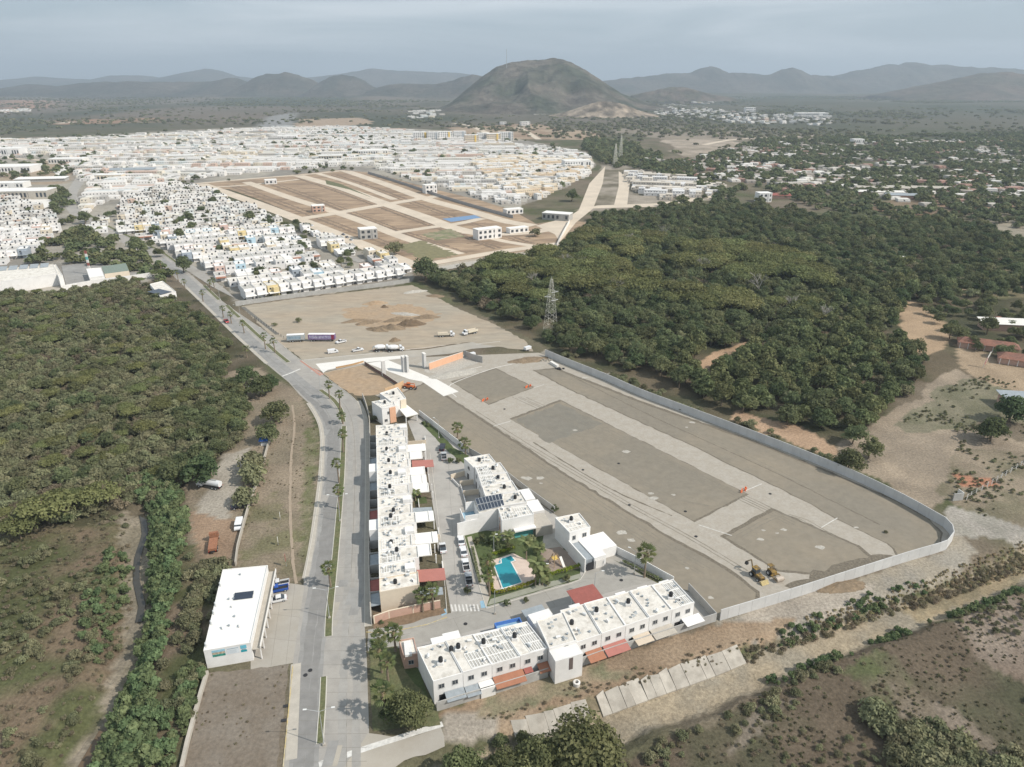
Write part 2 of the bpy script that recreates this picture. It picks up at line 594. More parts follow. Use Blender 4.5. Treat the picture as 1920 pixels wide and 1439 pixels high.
M_dirtpile = mat('piled_earth', (0.20, 0.15, 0.10), 0.25, 1.0, c2=(0.30, 0.22, 0.14), s2=0.3, bump=0.2)
M_rubble = mat('pale_rubble', (0.42, 0.39, 0.34), 0.3, 1.5, bump=0.1)
M_water = mat('pool_water', (0.02, 0.26, 0.31), 0.12, 0.4, rough=0.08, spec=0.5)
M_waterd = mat('creek_water', (0.05, 0.045, 0.035), 0.1, 0.4, rough=0.1, spec=0.5)
M_deck = mat('pink_pool_deck', (0.62, 0.50, 0.42), 0.08, 0.8, c2=(0.52, 0.41, 0.34), s2=0.5)

L_broad = leaf_mat('broadleaf', (0.098, 0.112, 0.056), (0.240, 0.246, 0.125), 0.25)
L_mango = leaf_mat('mango_leaf', (0.096, 0.109, 0.049), (0.279, 0.282, 0.138), 0.18)
L_olive = leaf_mat('umbrella_leaf', (0.130, 0.136, 0.056), (0.280, 0.275, 0.122), 0.18)
L_scrub = leaf_mat('scrub_leaf', (0.135, 0.136, 0.080), (0.295, 0.278, 0.165), 0.30)
L_dry = leaf_mat('dry_scrub', (0.19, 0.155, 0.105), (0.31, 0.26, 0.185), 0.25)
L_bright = leaf_mat('castor_leaf', (0.095, 0.121, 0.058), (0.235, 0.280, 0.137), 0.18)
L_dark = leaf_mat('dark_leaf', (0.060, 0.078, 0.038), (0.170, 0.190, 0.092), 0.2)
L_palm = leaf_mat('palm_frond', (0.09, 0.11, 0.045), (0.27, 0.28, 0.13), 0.12)
L_hedge = leaf_mat('yellow_hedge', (0.16, 0.17, 0.02), (0.34, 0.33, 0.04), 0.1)
L_straw = leaf_mat('dry_reeds', (0.26, 0.20, 0.12), (0.42, 0.34, 0.21), 0.15)

# ------------------------------------------------------------------ terrain
CREEK = resample([G(*p) for p in [(262, 950), (268, 985), (254, 1030), (252, 1075), (262, 1120), (250, 1165), (238, 1215), (215, 1290), (180, 1365), (130, 1450), (60, 1560)]], 4)
CHAN = resample([G(*p, -2.6) for p in [(2010, 1015), (1908, 1070), (1786, 1129), (1664, 1172), (1512, 1226), (1360, 1290), (1238, 1335), (1146, 1370), (1020, 1414), (900, 1454), (740, 1524)]], 4)

def axis(a, b, step, lo, hi, grow, mx):
    c = list(np.arange(a, b + 1e-6, step))
    s = step
    x = b
    while x < hi:
        s = min(s * grow, mx(x)); x += s; c.append(x)
    s = step; x = a
    while x > lo:
        s = min(s * grow, mx(x)); x -= s; c.insert(0, x)
    return np.array(c)
XS = axis(-180, 190, 1.4, -24000, 24000, 1.05, lambda x: max(6, abs(x) * 0.08) if abs(x) > 500 else 6)
YS = axis(75, 330, 1.4, -300, 27000, 1.03, lambda y: 7 if y < 2400 else y * 0.03)
gx, gy = np.meshgrid(XS, YS)
x, y = gx.ravel(), gy.ravel()

def creek_h(x, y):
    z = np.zeros(x.shape)
    near = (y < 420) & (np.abs(x) < 320)
    xi, yi = x[near], y[near]
    d, s = pdist(xi, yi, CREEK)
    d = d + (fbm(xi, yi, 6, 3) - 0.5) * 2.5
    zz = -3.0 * np.clip(1 - (d - 2.2) / 6.0, 0, 1) ** 1.3
    d2, s2 = pdist(xi, yi, CHAN)
    w = np.where(s2 < 0, 1.0, 1.0)
    edge = d2 - 3.2 + np.where(s2 > 0, (fbm(xi, yi, 7, 5) - 0.5) * 3.5, 0)
    sl = np.where(s2 < 0, 3.9, 3.6)
    zz2 = -2.6 * np.clip(1 - edge / sl, 0, 1)
    # low earth bank along the far side of the channel
    zz = np.minimum(zz, zz2)
    z[near] = zz
    return z

def rough_h(x, y):
    a = np.clip((np.abs(x) - 60) / 60, 0, 1)
    return 0
z = creek_h(x, y)
# gentle relief away from the built ground
wild = np.clip((y - 2300) / 1500, 0, 1)
z = z + wild * (fbm(x, y, 900, 21) - 0.45) * 55
z = np.where((y > 3800) & (x > -9000), z - 0, z)
# ragged relief in the wild fields beside the channel and creek
fieldA = GA([(1500, 1260), (1900, 1090), (2100, 1200), (2300, 1600), (1000, 1600), (1150, 1420)])
fieldB = GA([(-400, 900), (240, 920), (235, 1200), (60, 1600), (-900, 1600)])
for fp in (fieldA, fieldB):
    k = pip(x, y, fp)
    z = z + np.where(k, (fbm(x, y, 9, 31) - 0.5) * 0.9, 0)
np_g = None

C = np.zeros((len(x), 3))
def setc(mask, c):
    C[mask] = c
base_dry = np.array((0.165, 0.135, 0.098))
base_grn = np.array((0.085, 0.092, 0.045))
tt = np.clip((fbm(x, y, 40, 41) - 0.35) * 3, 0, 1)[:, None]
C[:] = base_dry * (1 - tt) + base_grn * tt
# far plain: dry scrub and woods
farm = np.clip((y - 1500) / 900, 0, 1)[:, None]
t2 = np.clip((fbm(x, y * 0.6, 420, 43, 5) - 0.36) * 3.2, 0, 1)[:, None]
farc = np.array((0.150, 0.125, 0.098)) * (1 - t2) + np.array((0.062, 0.070, 0.045)) * t2
C = C * (1 - farm) + farc * farm
# right part of the plain is greener
rg = np.clip((x - 300) / 600, 0, 1) * np.clip((y - 700) / 400, 0, 1)
C = C * (1 - rg[:, None] * 0.5) + np.array((0.055, 0.066, 0.040)) * rg[:, None] * 0.5

def zone(pts, c, warp=3.0, s=None, c2=None, sc2=8, amt=1.0, px=True):
    global C
    poly = np.array(GA(pts) if px else pts)
    s = s or warp * 3
    x0, y0 = poly.min(0) - warp; x1, y1 = poly.max(0) + warp
    bb = np.where((x > x0) & (x < x1) & (y > y0) & (y < y1))[0]
    if not len(bb): return
    X = x[bb] + (fbm(x[bb], y[bb], s, 51) - 0.5) * 2 * warp
    Y = y[bb] + (fbm(x[bb], y[bb], s, 61) - 0.5) * 2 * warp
    k = pip(X, Y, [tuple(p) for p in poly])
    col = np.tile(np.array(c), (len(bb), 1))
    if c2 is not None:
        t = np.clip((fbm(x[bb], y[bb], sc2, 71) - 0.38) * 4, 0, 1)[:, None]
        col = col * (1 - t) + np.array(c2) * t
    C[bb[k]] = C[bb[k]] * (1 - amt) + col[k] * amt

dirt = (0.33, 0.27, 0.195); tan = (0.36, 0.305, 0.235); grey = (0.27, 0.245, 0.205)
# forest and scrub floors
zone([(-700, 545), (420, 545), (520, 720), (440, 900), (250, 960), (-200, 1100), (-900, 1100)], (0.12, 0.10, 0.07), 4, c2=(0.075, 0.07, 0.04))
zone([(770, 520), (1060, 430), (1900, 430), (2400, 700), (1700, 720), (1600, 860), (1300, 770), (1000, 640)], (0.13, 0.105, 0.07), 4, c2=(0.07, 0.07, 0.04), sc2=20)
# west side: dirt yard, verge, creek bank
zone([(405, 700), (480, 690), (560, 735), (590, 800), (600, 900), (570, 1090), (500, 1090), (440, 1080), (350, 1040), (350, 900), (430, 860)], (0.255, 0.205, 0.15), 2.5, c2=(0.21, 0.175, 0.125))
zone([(420, 850), (470, 840), (440, 940), (420, 1010), (365, 1030), (375, 940)], (0.32, 0.285, 0.235), 2.5)
zone([(360, 960), (450, 980), (430, 1070), (360, 1050)], (0.27, 0.19, 0.13), 2.5)
zone([(572, 800), (600, 800), (592, 920), (572, 1060), (556, 1060), (570, 900)], (0.13, 0.135, 0.065), 1.5, c2=(0.2, 0.175, 0.115), sc2=4)
zone([(455, 960), (520, 920), (560, 1000), (560, 1080), (460, 1080)], (0.17, 0.155, 0.09), 3, c2=(0.24, 0.195, 0.14), sc2=5)
zone([(20, 1000), (240, 980), (225, 1180), (120, 1439), (-200, 1600), (-400, 1100)], (0.165, 0.125, 0.085), 4, c2=(0.085, 0.09, 0.042), sc2=10)
zone([(300, 990), (400, 1050), (390, 1250), (340, 1439), (200, 1439), (260, 1200)], (0.175, 0.135, 0.095), 3, c2=(0.08, 0.085, 0.04), sc2=9)
zone([(225, 950), (285, 950), (285, 1100), (262, 1250), (200, 1400), (100, 1600), (20, 1600), (180, 1330), (225, 1180)], (0.25, 0.215, 0.165), 1.5, c2=(0.19, 0.165, 0.12), sc2=5)
# ground outside the long wall
zone([(1020, 655), (1200, 735), (1400, 810), (1560, 870), (1700, 940), (1800, 990), (1830, 1040), (1780, 1090), (1500, 1180), (1350, 1230), (1340, 1165), (1760, 1035), (1770, 1000), (1560, 890), (1000, 672)], grey, 1.5, c2=(0.3, 0.262, 0.205), sc2=7)
zone([(1540, 850), (1640, 800), (1720, 740), (1800, 690), (1840, 720), (1760, 790), (1919, 830), (2100, 900), (1950, 960), (1800, 930), (1740, 960), (1640, 900)], (0.31, 0.25, 0.185), 4, c2=(0.25, 0.205, 0.155), sc2=12)
zone([(1680, 800), (1760, 730), (1850, 700), (2100, 740), (2100, 820), (1880, 790), (1800, 800), (1700, 815)], (0.20, 0.18, 0.125), 4, c2=(0.15, 0.142, 0.092), sc2=7)
zone([(1800, 840), (2100, 850), (2200, 1100), (1919, 1010), (1800, 950), (1770, 920)], (0.26, 0.21, 0.155), 4, c2=(0.17, 0.15, 0.10), sc2=12)
zone([(1780, 888), (1850, 895), (1870, 912), (1810, 915)], (0.38, 0.19, 0.12), 2)
zone([(1290, 700), (1330, 665), (1400, 640), (1420, 650), (1330, 690)], (0.38, 0.255, 0.165), 2)
zone([(1380, 770), (1500, 800), (1570, 840), (1560, 860), (1450, 820), (1370, 790)], (0.37, 0.255, 0.17), 2.5)
zone([(1690, 560), (1760, 585), (1780, 640), (1740, 670), (1690, 640)], (0.36, 0.26, 0.17), 4)
zone([(1790, 640), (1919, 690), (2000, 760), (1860, 720), (1800, 690)], (0.33, 0.25, 0.17), 3)
zone([(1640, 470), (1800, 490), (1919, 500), (2000, 560), (1800, 560), (1650, 530)], (0.25, 0.19, 0.13), 8, c2=(0.12, 0.12, 0.06), sc2=20)
zone([(1850, 410), (2100, 400), (2100, 470), (1870, 450)], (0.27, 0.235, 0.18), 8)
zone([(1600, 385), (1780, 360), (1919, 370), (1919, 395), (1700, 405)], (0.27, 0.18, 0.12), 8, c2=(0.2, 0.15, 0.1), sc2=30)
zone([(1780, 950), (1900, 985), (2000, 1010), (2000, 1040), (1880, 1010), (1760, 1000)], (0.28, 0.26, 0.22), 3, c2=(0.33, 0.30, 0.26), sc2=5)
zone([(820, 1335), (1060, 1255), (1350, 1170), (1480, 1140), (1500, 1170), (1350, 1235), (1150, 1300), (950, 1370), (830, 1400)], (0.30, 0.225, 0.155), 1.5, c2=(0.25, 0.18, 0.12), sc2=9)
zone([(1520, 1110), (1640, 1095), (1650, 1115), (1560, 1150), (1400, 1170), (1370, 1160)], (0.36, 0.315, 0.26), 2)
zone([(830, 1345), (900, 1330), (940, 1350), (930, 1380), (840, 1395)], (0.33, 0.29, 0.24), 2)
zone([(920, 1290), (1130, 1245), (1180, 1260), (1050, 1310), (900, 1345)], (0.30, 0.235, 0.165), 1.5, c2=(0.17, 0.165, 0.10), sc2=5)
# bank between the track and the channel
zone([(1000, 1340), (1200, 1275), (1400, 1215), (1560, 1160), (1700, 1110), (1840, 1060), (1919, 1010), (1950, 1040), (1800, 1110), (1600, 1180), (1400, 1250), (1200, 1310), (1030, 1360)], (0.20, 0.165, 0.11), 1.5, c2=(0.09, 0.10, 0.045), sc2=5)
# channel bed
bed = offset_line(CHAN, 4.2) + offset_line(CHAN, -4.2)[::-1]
zone(bed, (0.33, 0.27, 0.19), 0.8, c2=(0.27, 0.235, 0.18), sc2=8, px=False)
zone([(1700, 1120), (1830, 1075), (1919, 1030), (1960, 1060), (1880, 1095), (1720, 1150)], (0.32, 0.25, 0.16), 2, c2=(0.24, 0.2, 0.13), sc2=5)
# field south of the channel
zone([(1160, 1425), (1330, 1350), (1500, 1275), (1620, 1215), (1760, 1165), (1919, 1110), (2300, 1150), (2400, 1700), (900, 1700)], (0.125, 0.098, 0.070), 2.5, c2=(0.085, 0.082, 0.050), sc2=14)
zone([(1560, 1240), (1660, 1220), (1730, 1260), (1760, 1330), (1700, 1340), (1620, 1290)], (0.105, 0.115, 0.055), 6, c2=(0.14, 0.12, 0.08), sc2=6)
zone([(1760, 1160), (1919, 1110), (2200, 1130), (2200, 1300), (1919, 1290), (1800, 1220)], (0.24, 0.195, 0.155), 5, c2=(0.19, 0.145, 0.11), sc2=10)
zone([(1640, 1270), (1760, 1320), (1919, 1420), (1919, 1439), (1850, 1439), (1700, 1340)], (0.22, 0.18, 0.14), 3, c2=(0.15, 0.125, 0.085), sc2=6)
zone([(1360, 1420), (1460, 1340), (1500, 1300), (1440, 1320), (1380, 1360)], (0.19, 0.16, 0.125), 2)
# city ground
zone([(0, 262), (480, 238), (620, 235), (900, 248), (1100, 285), (1120, 310), (1060, 352), (960, 395), (700, 325), (400, 345), (400, 380), (775, 505), (770, 530), (450, 572), (400, 530), (330, 505), (200, 560), (-400, 600), (-600, 300)], (0.33, 0.30, 0.25), 6, c2=(0.24, 0.22, 0.19), sc2=60)
zone([(0, 310), (120, 300), (170, 310), (120, 345), (0, 350), (-200, 330)], (0.33, 0.26, 0.19), 8)
zone([(1130, 300), (1380, 350), (1370, 372), (1100, 400)], (0.30, 0.26, 0.21), 6, c2=(0.15, 0.13, 0.09), sc2=25)
zone([(1160, 235), (1400, 240), (1560, 255), (1500, 275), (1300, 270), (1150, 250)], (0.25, 0.21, 0.165), 25, c2=(0.13, 0.12, 0.085), sc2=120)
zone([(1240, 255), (1380, 262), (1420, 290), (1330, 305), (1260, 285)], (0.36, 0.30, 0.24), 25, c2=(0.25, 0.21, 0.16), sc2=50)
zone([(840, 240), (1000, 232), (1120, 250), (1130, 262), (980, 262), (860, 256)], (0.36, 0.28, 0.20), 20, c2=(0.28, 0.20, 0.14), sc2=60)
zone([(500, 222), (560, 212), (545, 240), (480, 240)], (0.24, 0.235, 0.225), 5)
zone([(560, 225), (680, 222), (700, 232), (600, 240), (550, 238)], (0.34, 0.26, 0.19), 20)
zone([(1380, 158), (1500, 160), (1480, 165), (1370, 163)], (0.38, 0.32, 0.26), 60)
zone([(1760, 165), (1919, 160), (1919, 178), (1840, 180), (1740, 172)], (0.42, 0.20, 0.12), 80, c2=(0.30, 0.2, 0.14), sc2=300)
zone([(330, 170), (400, 168), (400, 180), (340, 182)], (0.36, 0.21, 0.14), 80)
zone([(0, 188), (90, 185), (95, 203), (0, 206)], (0.32, 0.20, 0.14), 60)
zone([(90, 226), (300, 222), (310, 230), (100, 234)], (0.30, 0.19, 0.13), 40, c2=(0.16, 0.13, 0.09), sc2=80)

V = np.stack([x, y, z], 1)
nx, ny = len(XS), len(YS)
ii = np.arange(ny - 1)[:, None] * nx + np.arange(nx - 1)[None, :]
Fq = np.stack([ii, ii + 1, ii + nx + 1, ii + nx], -1).reshape(-1, 4)
g_me = np_mesh('ground', V, Fq, M_ground, colors=C)
ground = link(bpy.data.objects.new('ground', g_me))
tag(ground, 'dry scrubby plain stretching to the hills', kind='structure')

def hz(px_, py_):
    return float(creek_h(np.array([px_]), np.array([py_]))[0])

# ------------------------------------------------------------------ hills and mountains
def ridge(name, sil, Y, W, ca, cb, mat_, seed, nxs=160, nys=40, rough=0.18, label=None, noise=None, front=1.0):
    P = [SIL(a, b, Y) for a, b in sil]
    xs = np.linspace(P[0][0], P[-1][0], nxs)
    top = np.interp(xs, [p[0] for p in P], [p[1] for p in P])
    k = np.array([0.25, 0.5, 0.25])
    top = np.convolve(np.pad(top, 1, 'edge'), k, 'valid')
    v = np.linspace(-1, 1, nys)
    X, Vv = np.meshgrid(xs, v)
    top = top + (fbm(xs, xs * 0 + seed, W * 0.16, seed + 40, 4) - 0.5) * np.clip(top, 0, 400) * (0.04 if 'hill' in name else 0.17)
    T = np.tile(top, (nys, 1))
    s = noise or W * 0.35
    Yy = Y + Vv * W * np.where(Vv < 0, front, 1) + (fbm(X, Vv * W, s * 2, seed) - 0.5) * W * 0.3
    prof = np.clip(1 - np.abs(Vv), 0, 1) ** 1.15
    prof = prof * prof * (3 - 2 * prof) * 0.6 + prof * 0.4
    g = np.abs(fbm(X, Yy * 0.45, s, seed + 3, 5) - 0.5) * 2
    Z = T * prof * (1 - rough * g * (1 - prof) * 3) + (prof - 1) * 6
    Z += (fbm(X, Yy, s * 0.15, seed + 9, 3) - 0.5) * T * 0.06
    Z[0] = -8; Z[-1] = -8
    Z[:, 0] = np.minimum(Z[:, 0], -3); Z[:, -1] = np.minimum(Z[:, -1], -3)
    t = np.clip((fbm(X, Yy, s * 0.5, seed + 5) - 0.35) * 3, 0, 1).ravel()[:, None]
    col = np.array(ca) * (1 - t) + np.array(cb) * t
    VV = np.stack([X.ravel(), Yy.ravel(), Z.ravel()], 1)
    i2 = np.arange(nys - 1)[:, None] * nxs + np.arange(nxs - 1)[None, :]
    FF = np.stack([i2, i2 + 1, i2 + nxs + 1, i2 + nxs], -1).reshape(-1, 4)
    o = link(bpy.data.objects.new(name, np_mesh(name, VV, FF, mat_, colors=col, smooth=True)))
    tag(o, label, kind='structure')
    return o

ridge('hill', [(770, 222), (840, 196), (868, 172), (885, 158), (905, 143), (930, 127), (955, 117), (985, 112), (1010, 110), (1040, 109), (1058, 112), (1075, 119), (1098, 130), (1120, 146), (1140, 160), (1165, 176), (1200, 188), (1260, 204), (1330, 222)],
      3500, 850, (0.13, 0.112, 0.09), (0.062, 0.068, 0.046), M_hill, 5, 300, 160, rough=0.55, noise=240, label='large rounded scrub-covered hill behind the white town')
ridge('quarry_hill', [(1010, 222), (1070, 207), (1100, 197), (1122, 190), (1150, 191), (1175, 197), (1200, 208), (1240, 218), (1290, 226)],
      2650, 170, (0.42, 0.34, 0.26), (0.12, 0.10, 0.075), M_hill, 15, 120, 40, rough=0.3, label='small quarried hill of pale rock at the foot of the big hill')
bl = (0.060, 0.062, 0.048); bl2 = (0.10, 0.088, 0.070)
ridge('mountain', [(-200, 172), (0, 168), (60, 158), (110, 162), (150, 156), (250, 152), (330, 154), (400, 152), (432, 144), (455, 152), (470, 158)], 6500, 900, bl, bl2, M_hill, 25, 160, 30)
ridge('mountain', [(440, 172), (462, 158), (480, 146), (505, 138), (535, 137), (560, 139), (580, 147), (600, 160), (618, 172)], 6200, 700, bl, bl2, M_hill, 35, 90, 30)
ridge('mountain', [(585, 170), (600, 154), (618, 144), (640, 141), (662, 143), (680, 150), (700, 163), (730, 172)], 6000, 600, bl, bl2, M_hill, 45, 80, 30)
ridge('mountain', [(690, 172), (730, 158), (760, 155), (790, 158), (820, 158), (850, 150), (885, 138), (920, 145), (960, 172)], 5600, 600, bl, bl2, M_hill, 55, 90, 30)
ridge('mountain', [(-400, 170), (-100, 150), (0, 152), (60, 143), (110, 147), (170, 150), (200, 141), (240, 140), (290, 146), (330, 138), (385, 129), (415, 134), (440, 143), (480, 148), (560, 148), (640, 138), (680, 132), (702, 128), (740, 132), (790, 134), (860, 137), (950, 145), (1050, 165)], 11000, 1800, bl, bl2, M_hill, 65, 240, 30)
ridge('mountain', [(1080, 172), (1130, 152), (1180, 146), (1235, 140), (1270, 137), (1300, 135), (1318, 127), (1333, 123), (1348, 127), (1365, 136), (1400, 138), (1440, 140), (1462, 132), (1485, 127), (1503, 130), (1520, 140), (1560, 142), (1600, 160), (1640, 172)], 8000, 900, bl, bl2, M_hill, 75, 240, 30)
ridge('mountain', [(1480, 170), (1540, 146), (1590, 136), (1620, 130), (1650, 125), (1672, 121), (1692, 122), (1708, 115), (1725, 117), (1745, 122), (1775, 121), (1800, 126), (1850, 126), (1919, 130), (2100, 128), (2300, 150), (2500, 170)], 8600, 1300, bl, bl2, M_hill, 85, 240, 30)
ridge('mountain', [(1640, 180), (1720, 162), (1780, 150), (1820, 143), (1860, 136), (1890, 134), (1930, 137), (2050, 140), (2200, 165), (2300, 180)], 5200, 700, (0.085, 0.078, 0.055), (0.13, 0.10, 0.075), M_hill, 95, 140, 30)
ridge('mountain', [(1180, 180), (1230, 168), (1255, 163), (1285, 164), (1330, 176), (1380, 184)], 4600, 260, (0.14, 0.11, 0.085), (0.08, 0.075, 0.05), M_hill, 97, 60, 20)
# ------------------------------------------------------------------ air
def haze_box(density):
    m = bpy.data.materials.new('haze_air')
    m.use_nodes = True
    nt = m.node_tree; nt.nodes.clear()
    o_ = nt.nodes.new('ShaderNodeOutputMaterial')
    pv = nt.nodes.new('ShaderNodeVolumePrincipled')
    pv.inputs['Color'].default_value = (0.76, 0.88, 1.0, 1)
    pv.inputs['Density'].default_value = density
    pv.inputs['Anisotropy'].default_value = 0.1
    nt.links.new(pv.outputs[0], o_.inputs['Volume'])
    mb = MB().box((0, 13500, 298), (52000, 30000, 604))
    h_ = mb.out('haze', m)
    tag(h_, 'thin pale haze over the whole plain', 'haze', kind='stuff')
haze_box(1.05e-4)

# ------------------------------------------------------------------ roads, pavements and graded soil
RL = [(531, 1445), (549, 1245), (560, 1160), (570, 1090), (579, 1060), (591, 973), (602, 883), (603, 818), (595, 785), (579, 757), (562, 741), (541, 717), (520, 700), (496, 680), (470, 656), (440, 630), (418, 608), (395, 585), (372, 562), (350, 542), (325, 518), (300, 497), (268, 476), (230, 456), (190, 436), (155, 420), (130, 400), (118, 380), (128, 355), (145, 330), (160, 310)]
RR = [(690, 1445), (692, 1370), (688, 1240), (684, 1176), (684, 1040), (685, 950), (685, 818), (680, 775), (668, 752), (655, 740), (643, 731), (622, 717), (602, 702), (580, 688), (554, 668), (527, 646), (500, 624), (470, 603), (440, 583), (412, 562), (390, 543), (368, 524), (345, 505), (318, 486), (290, 468), (255, 452), (220, 435), (185, 418), (158, 402), (142, 384), (146, 360), (162, 335), (180, 312)]
sheet('road', RL + RR[::-1], M_road, label='pale worn concrete dual carriageway curving up to the town')
LM = [(598, 1445), (607, 1245), (616, 1150), (626, 1040), (634, 950), (641, 818), (640, 795), (630, 770), (612, 748), (600, 734), (575, 716), (545, 692), (515, 668), (490, 646), (465, 622), (440, 600), (410, 572), (385, 548), (360, 524), (335, 503), (305, 482)]
RLi = [(541, 1445), (557, 1250), (568, 1160), (580, 1080), (600, 973), (610, 883), (611, 818), (604, 788), (588, 761), (570, 745), (549, 722), (527, 702), (503, 682), (476, 656), (446, 630), (423, 607), (400, 584), (377, 561), (355, 541), (330, 517), (303, 494)]
sheet('road', RLi + LM[::-1], M_roadd, label='tyre darkened left carriageway', rag=0.25, step=4)
# side street joining at the bottom
sheet('road', [(690, 1375), (760, 1385), (826, 1362), (834, 1400), (720, 1445), (640, 1445)], M_dust, rag=0.4, label='dusty side street at the bottom of the picture')
strip('pavement', [(598, 1434), (700, 1399), (760, 1380), (830, 1358)], 1.3, M_white, label='pale concrete strip across the side street')
strip('road_marking', [(529, 706), (545, 700), (563, 692)], 0.9, M_white, label='white stop line across the left carriageway')
sheet('road_marking', [(557, 1305), (575, 1302), (570, 1322), (552, 1325)], M_white, rag=0.3, label='pale square patch on the carriageway')
# longitudinal joints and wheel marks
for off, col_ in ((0.33, M_joint),):
    ln = [(a[0] * .5 + b[0] * .5, a[1] * .5 + b[1] * .5) for a, b in zip(RLi, LM)]
    strip('road_joint', ln, 0.12, col_)
strip('road_joint', [(650, 1439), (650, 1300), (655, 1150), (662, 1000), (666, 880), (663, 810), (655, 775), (636, 748), (600, 722)], 0.12, M_joint)

for ln_, w_, m_ in (([(560, 1439), (575, 1245), (586, 1160), (598, 1080), (612, 973), (619, 883), (620, 818), (612, 788), (596, 762), (576, 744), (552, 722)], 2.2, 'a'), ([(580, 1439), (592, 1245), (602, 1160), (614, 1060), (625, 960), (631, 860), (630, 800)], 1.6, 'a'),
                    ([(640, 1439), (645, 1250), (651, 1100), (655, 960), (657, 840), (650, 790), (634, 762)], 1.7, 'b'), ([(668, 1439), (669, 1250), (671, 1100), (673, 960), (673, 840), (664, 785)], 1.7, 'b')):
    strip('tyre_track', ln_, w_, mat('tyre_track_dark', (0.225, 0.216, 0.203), 0.12, 0.4, c2=(0.265, 0.255, 0.24), s2=0.15) if m_ == 'a' else mat('tyre_track_pale', (0.315, 0.30, 0.275), 0.12, 0.4, c2=(0.36, 0.34, 0.31), s2=0.15), rag=0.25, label='darker band worn by tyres along the lane')
rk = random.Random(12)
for k in range(26):      # slab joints across the carriageways
    yy = 780 + k * 26
    a_ = np.interp(yy, [788, 883, 973, 1080, 1160, 1445], [604, 610, 600, 580, 568, 541]); b_ = np.interp(yy, [752, 818, 1040, 1240, 1445], [668, 685, 684, 688, 690])
    strip('road_joint', [(a_ + 2, yy), (b_ - 2, yy - 2)], 0.07, M_joint)
for k in range(10):
    yy = rk.uniform(800, 1420); xx = rk.uniform(605, 675) if yy < 1000 else rk.uniform(575, 680)
    gx_, gy_ = G(xx, yy); w_, l_ = rk.uniform(.6, 1.5), rk.uniform(1.0, 4)
    sheet('road_patch', [(gx_ - w_, gy_ - l_), (gx_ + w_, gy_ - l_ * .9), (gx_ + w_, gy_ + l_), (gx_ - w_, gy_ + l_ * .95)], rk.choice([M_roadd, M_road, M_dust]), px=False, rag=0.1)
# pavements
strip('pavement', [(546, 1425), (555, 1245)], 2.2, M_side)
strip('pavement', [(572, 1085), (583, 1030), (593, 960), (602, 883), (604, 818), (596, 786), (578, 756)], 1.6, M_side, label='pavement along the left carriageway')
strip('pavement', [(500, 682), (440, 627), (395, 583), (350, 540)], 1.6, M_side)
strip('pavement', [(690, 1175), (689, 1040), (689, 950), (689, 830), (684, 780), (672, 752)], 1.8, M_side, label='shaded pavement under the back wall')
strip('pavement', [(566, 676), (585, 690), (603, 704)], 2.2, M_kerbr, label='red tiled pavement corner')
kerb('kerb', [(531, 1439), (549, 1250)], M_kerby, label='yellow painted kerb')
kerb('kerb', [(570, 1090), (591, 973), (602, 883), (603, 818), (595, 785), (579, 757)], M_kerb)
kerb('kerb', [(500, 684), (470, 657), (440, 630), (395, 585), (350, 542)], M_kerb)
kerb('kerb', [(684, 1176), (684, 1040), (685, 950), (685, 818), (680, 775), (668, 752), (643, 731), (602, 702), (554, 668), (500, 624), (440, 583), (412, 562)], M_kerb)

# medians
def median(pts, w, endh=True):
    line = resample(GA(pts), 2.5)
    ws = []
    n = len(line)
    a = offset_line(line, w / 2); b = offset_line(line, -w / 2)
    poly = a + b[::-1]
    m2 = MB().prism([tuple(p) for p in poly], 0, 0.16)
    o = m2.out('kerb', M_kerb); tag(o, 'concrete kerb round the grass median', kind='structure')
    a = offset_line(line, w / 2 - 0.2); b = offset_line(line, -w / 2 + 0.2)
    sheet('grass_verge', a[0:] + b[::-1], M_grass, px=False, z=0.17 + n * 1e-4, label='grass strip between the carriageways')
median([(607, 1270), (605, 1320), (602, 1360), (600, 1395)], 1.5)
median([(616, 1194), (617, 1160), (624, 1090), (629, 1040), (636, 960), (642, 880), (645, 800)], 1.9)
median([(644, 792), (638, 768), (625, 750), (612, 740), (601, 732)], 2.0)
median([(541, 680), (520, 663), (500, 645)], 2.2)
median([(497, 641), (480, 626), (465, 612), (452, 600)], 2.2)
median([(449, 596), (440, 588), (425, 573)], 2.2)
median([(411, 563), (395, 548), (383, 536)], 2.2)
median([(352, 510), (335, 496), (318, 483), (300, 470)], 2.2)
median([(290, 466), (260, 452), (225, 436), (195, 420), (165, 402)], 3.0)

# shop forecourt and lots on the west side
sheet('forecourt', [(497, 1088), (571, 1098), (549, 1244), (470, 1258), (470, 1190)], M_dust, label='concrete forecourt beside the white shop building')
for a, b in (((530, 1095), (508, 1250)), ((553, 1096), (536, 1247)), ((490, 1150), (562, 1158)), ((484, 1195), (556, 1203))):
    strip('paving_joint', [a, b], 0.06, M_joint)
sheet('vacant_lot', [(389, 1263), (470, 1256), (542, 1246), (519, 1445), (341, 1445)], M_lotd, rag=0.3, label='weedy brown vacant lot below the shop')
strip('path', [(548, 760), (552, 800), (546, 860), (544, 940), (546, 1000), (550, 1060), (556, 1095)], 0.8, mat('trodden_earth', (0.34, 0.27, 0.2), 0.1, 1), rag=0.15, label='trodden footpath through the dirt verge')

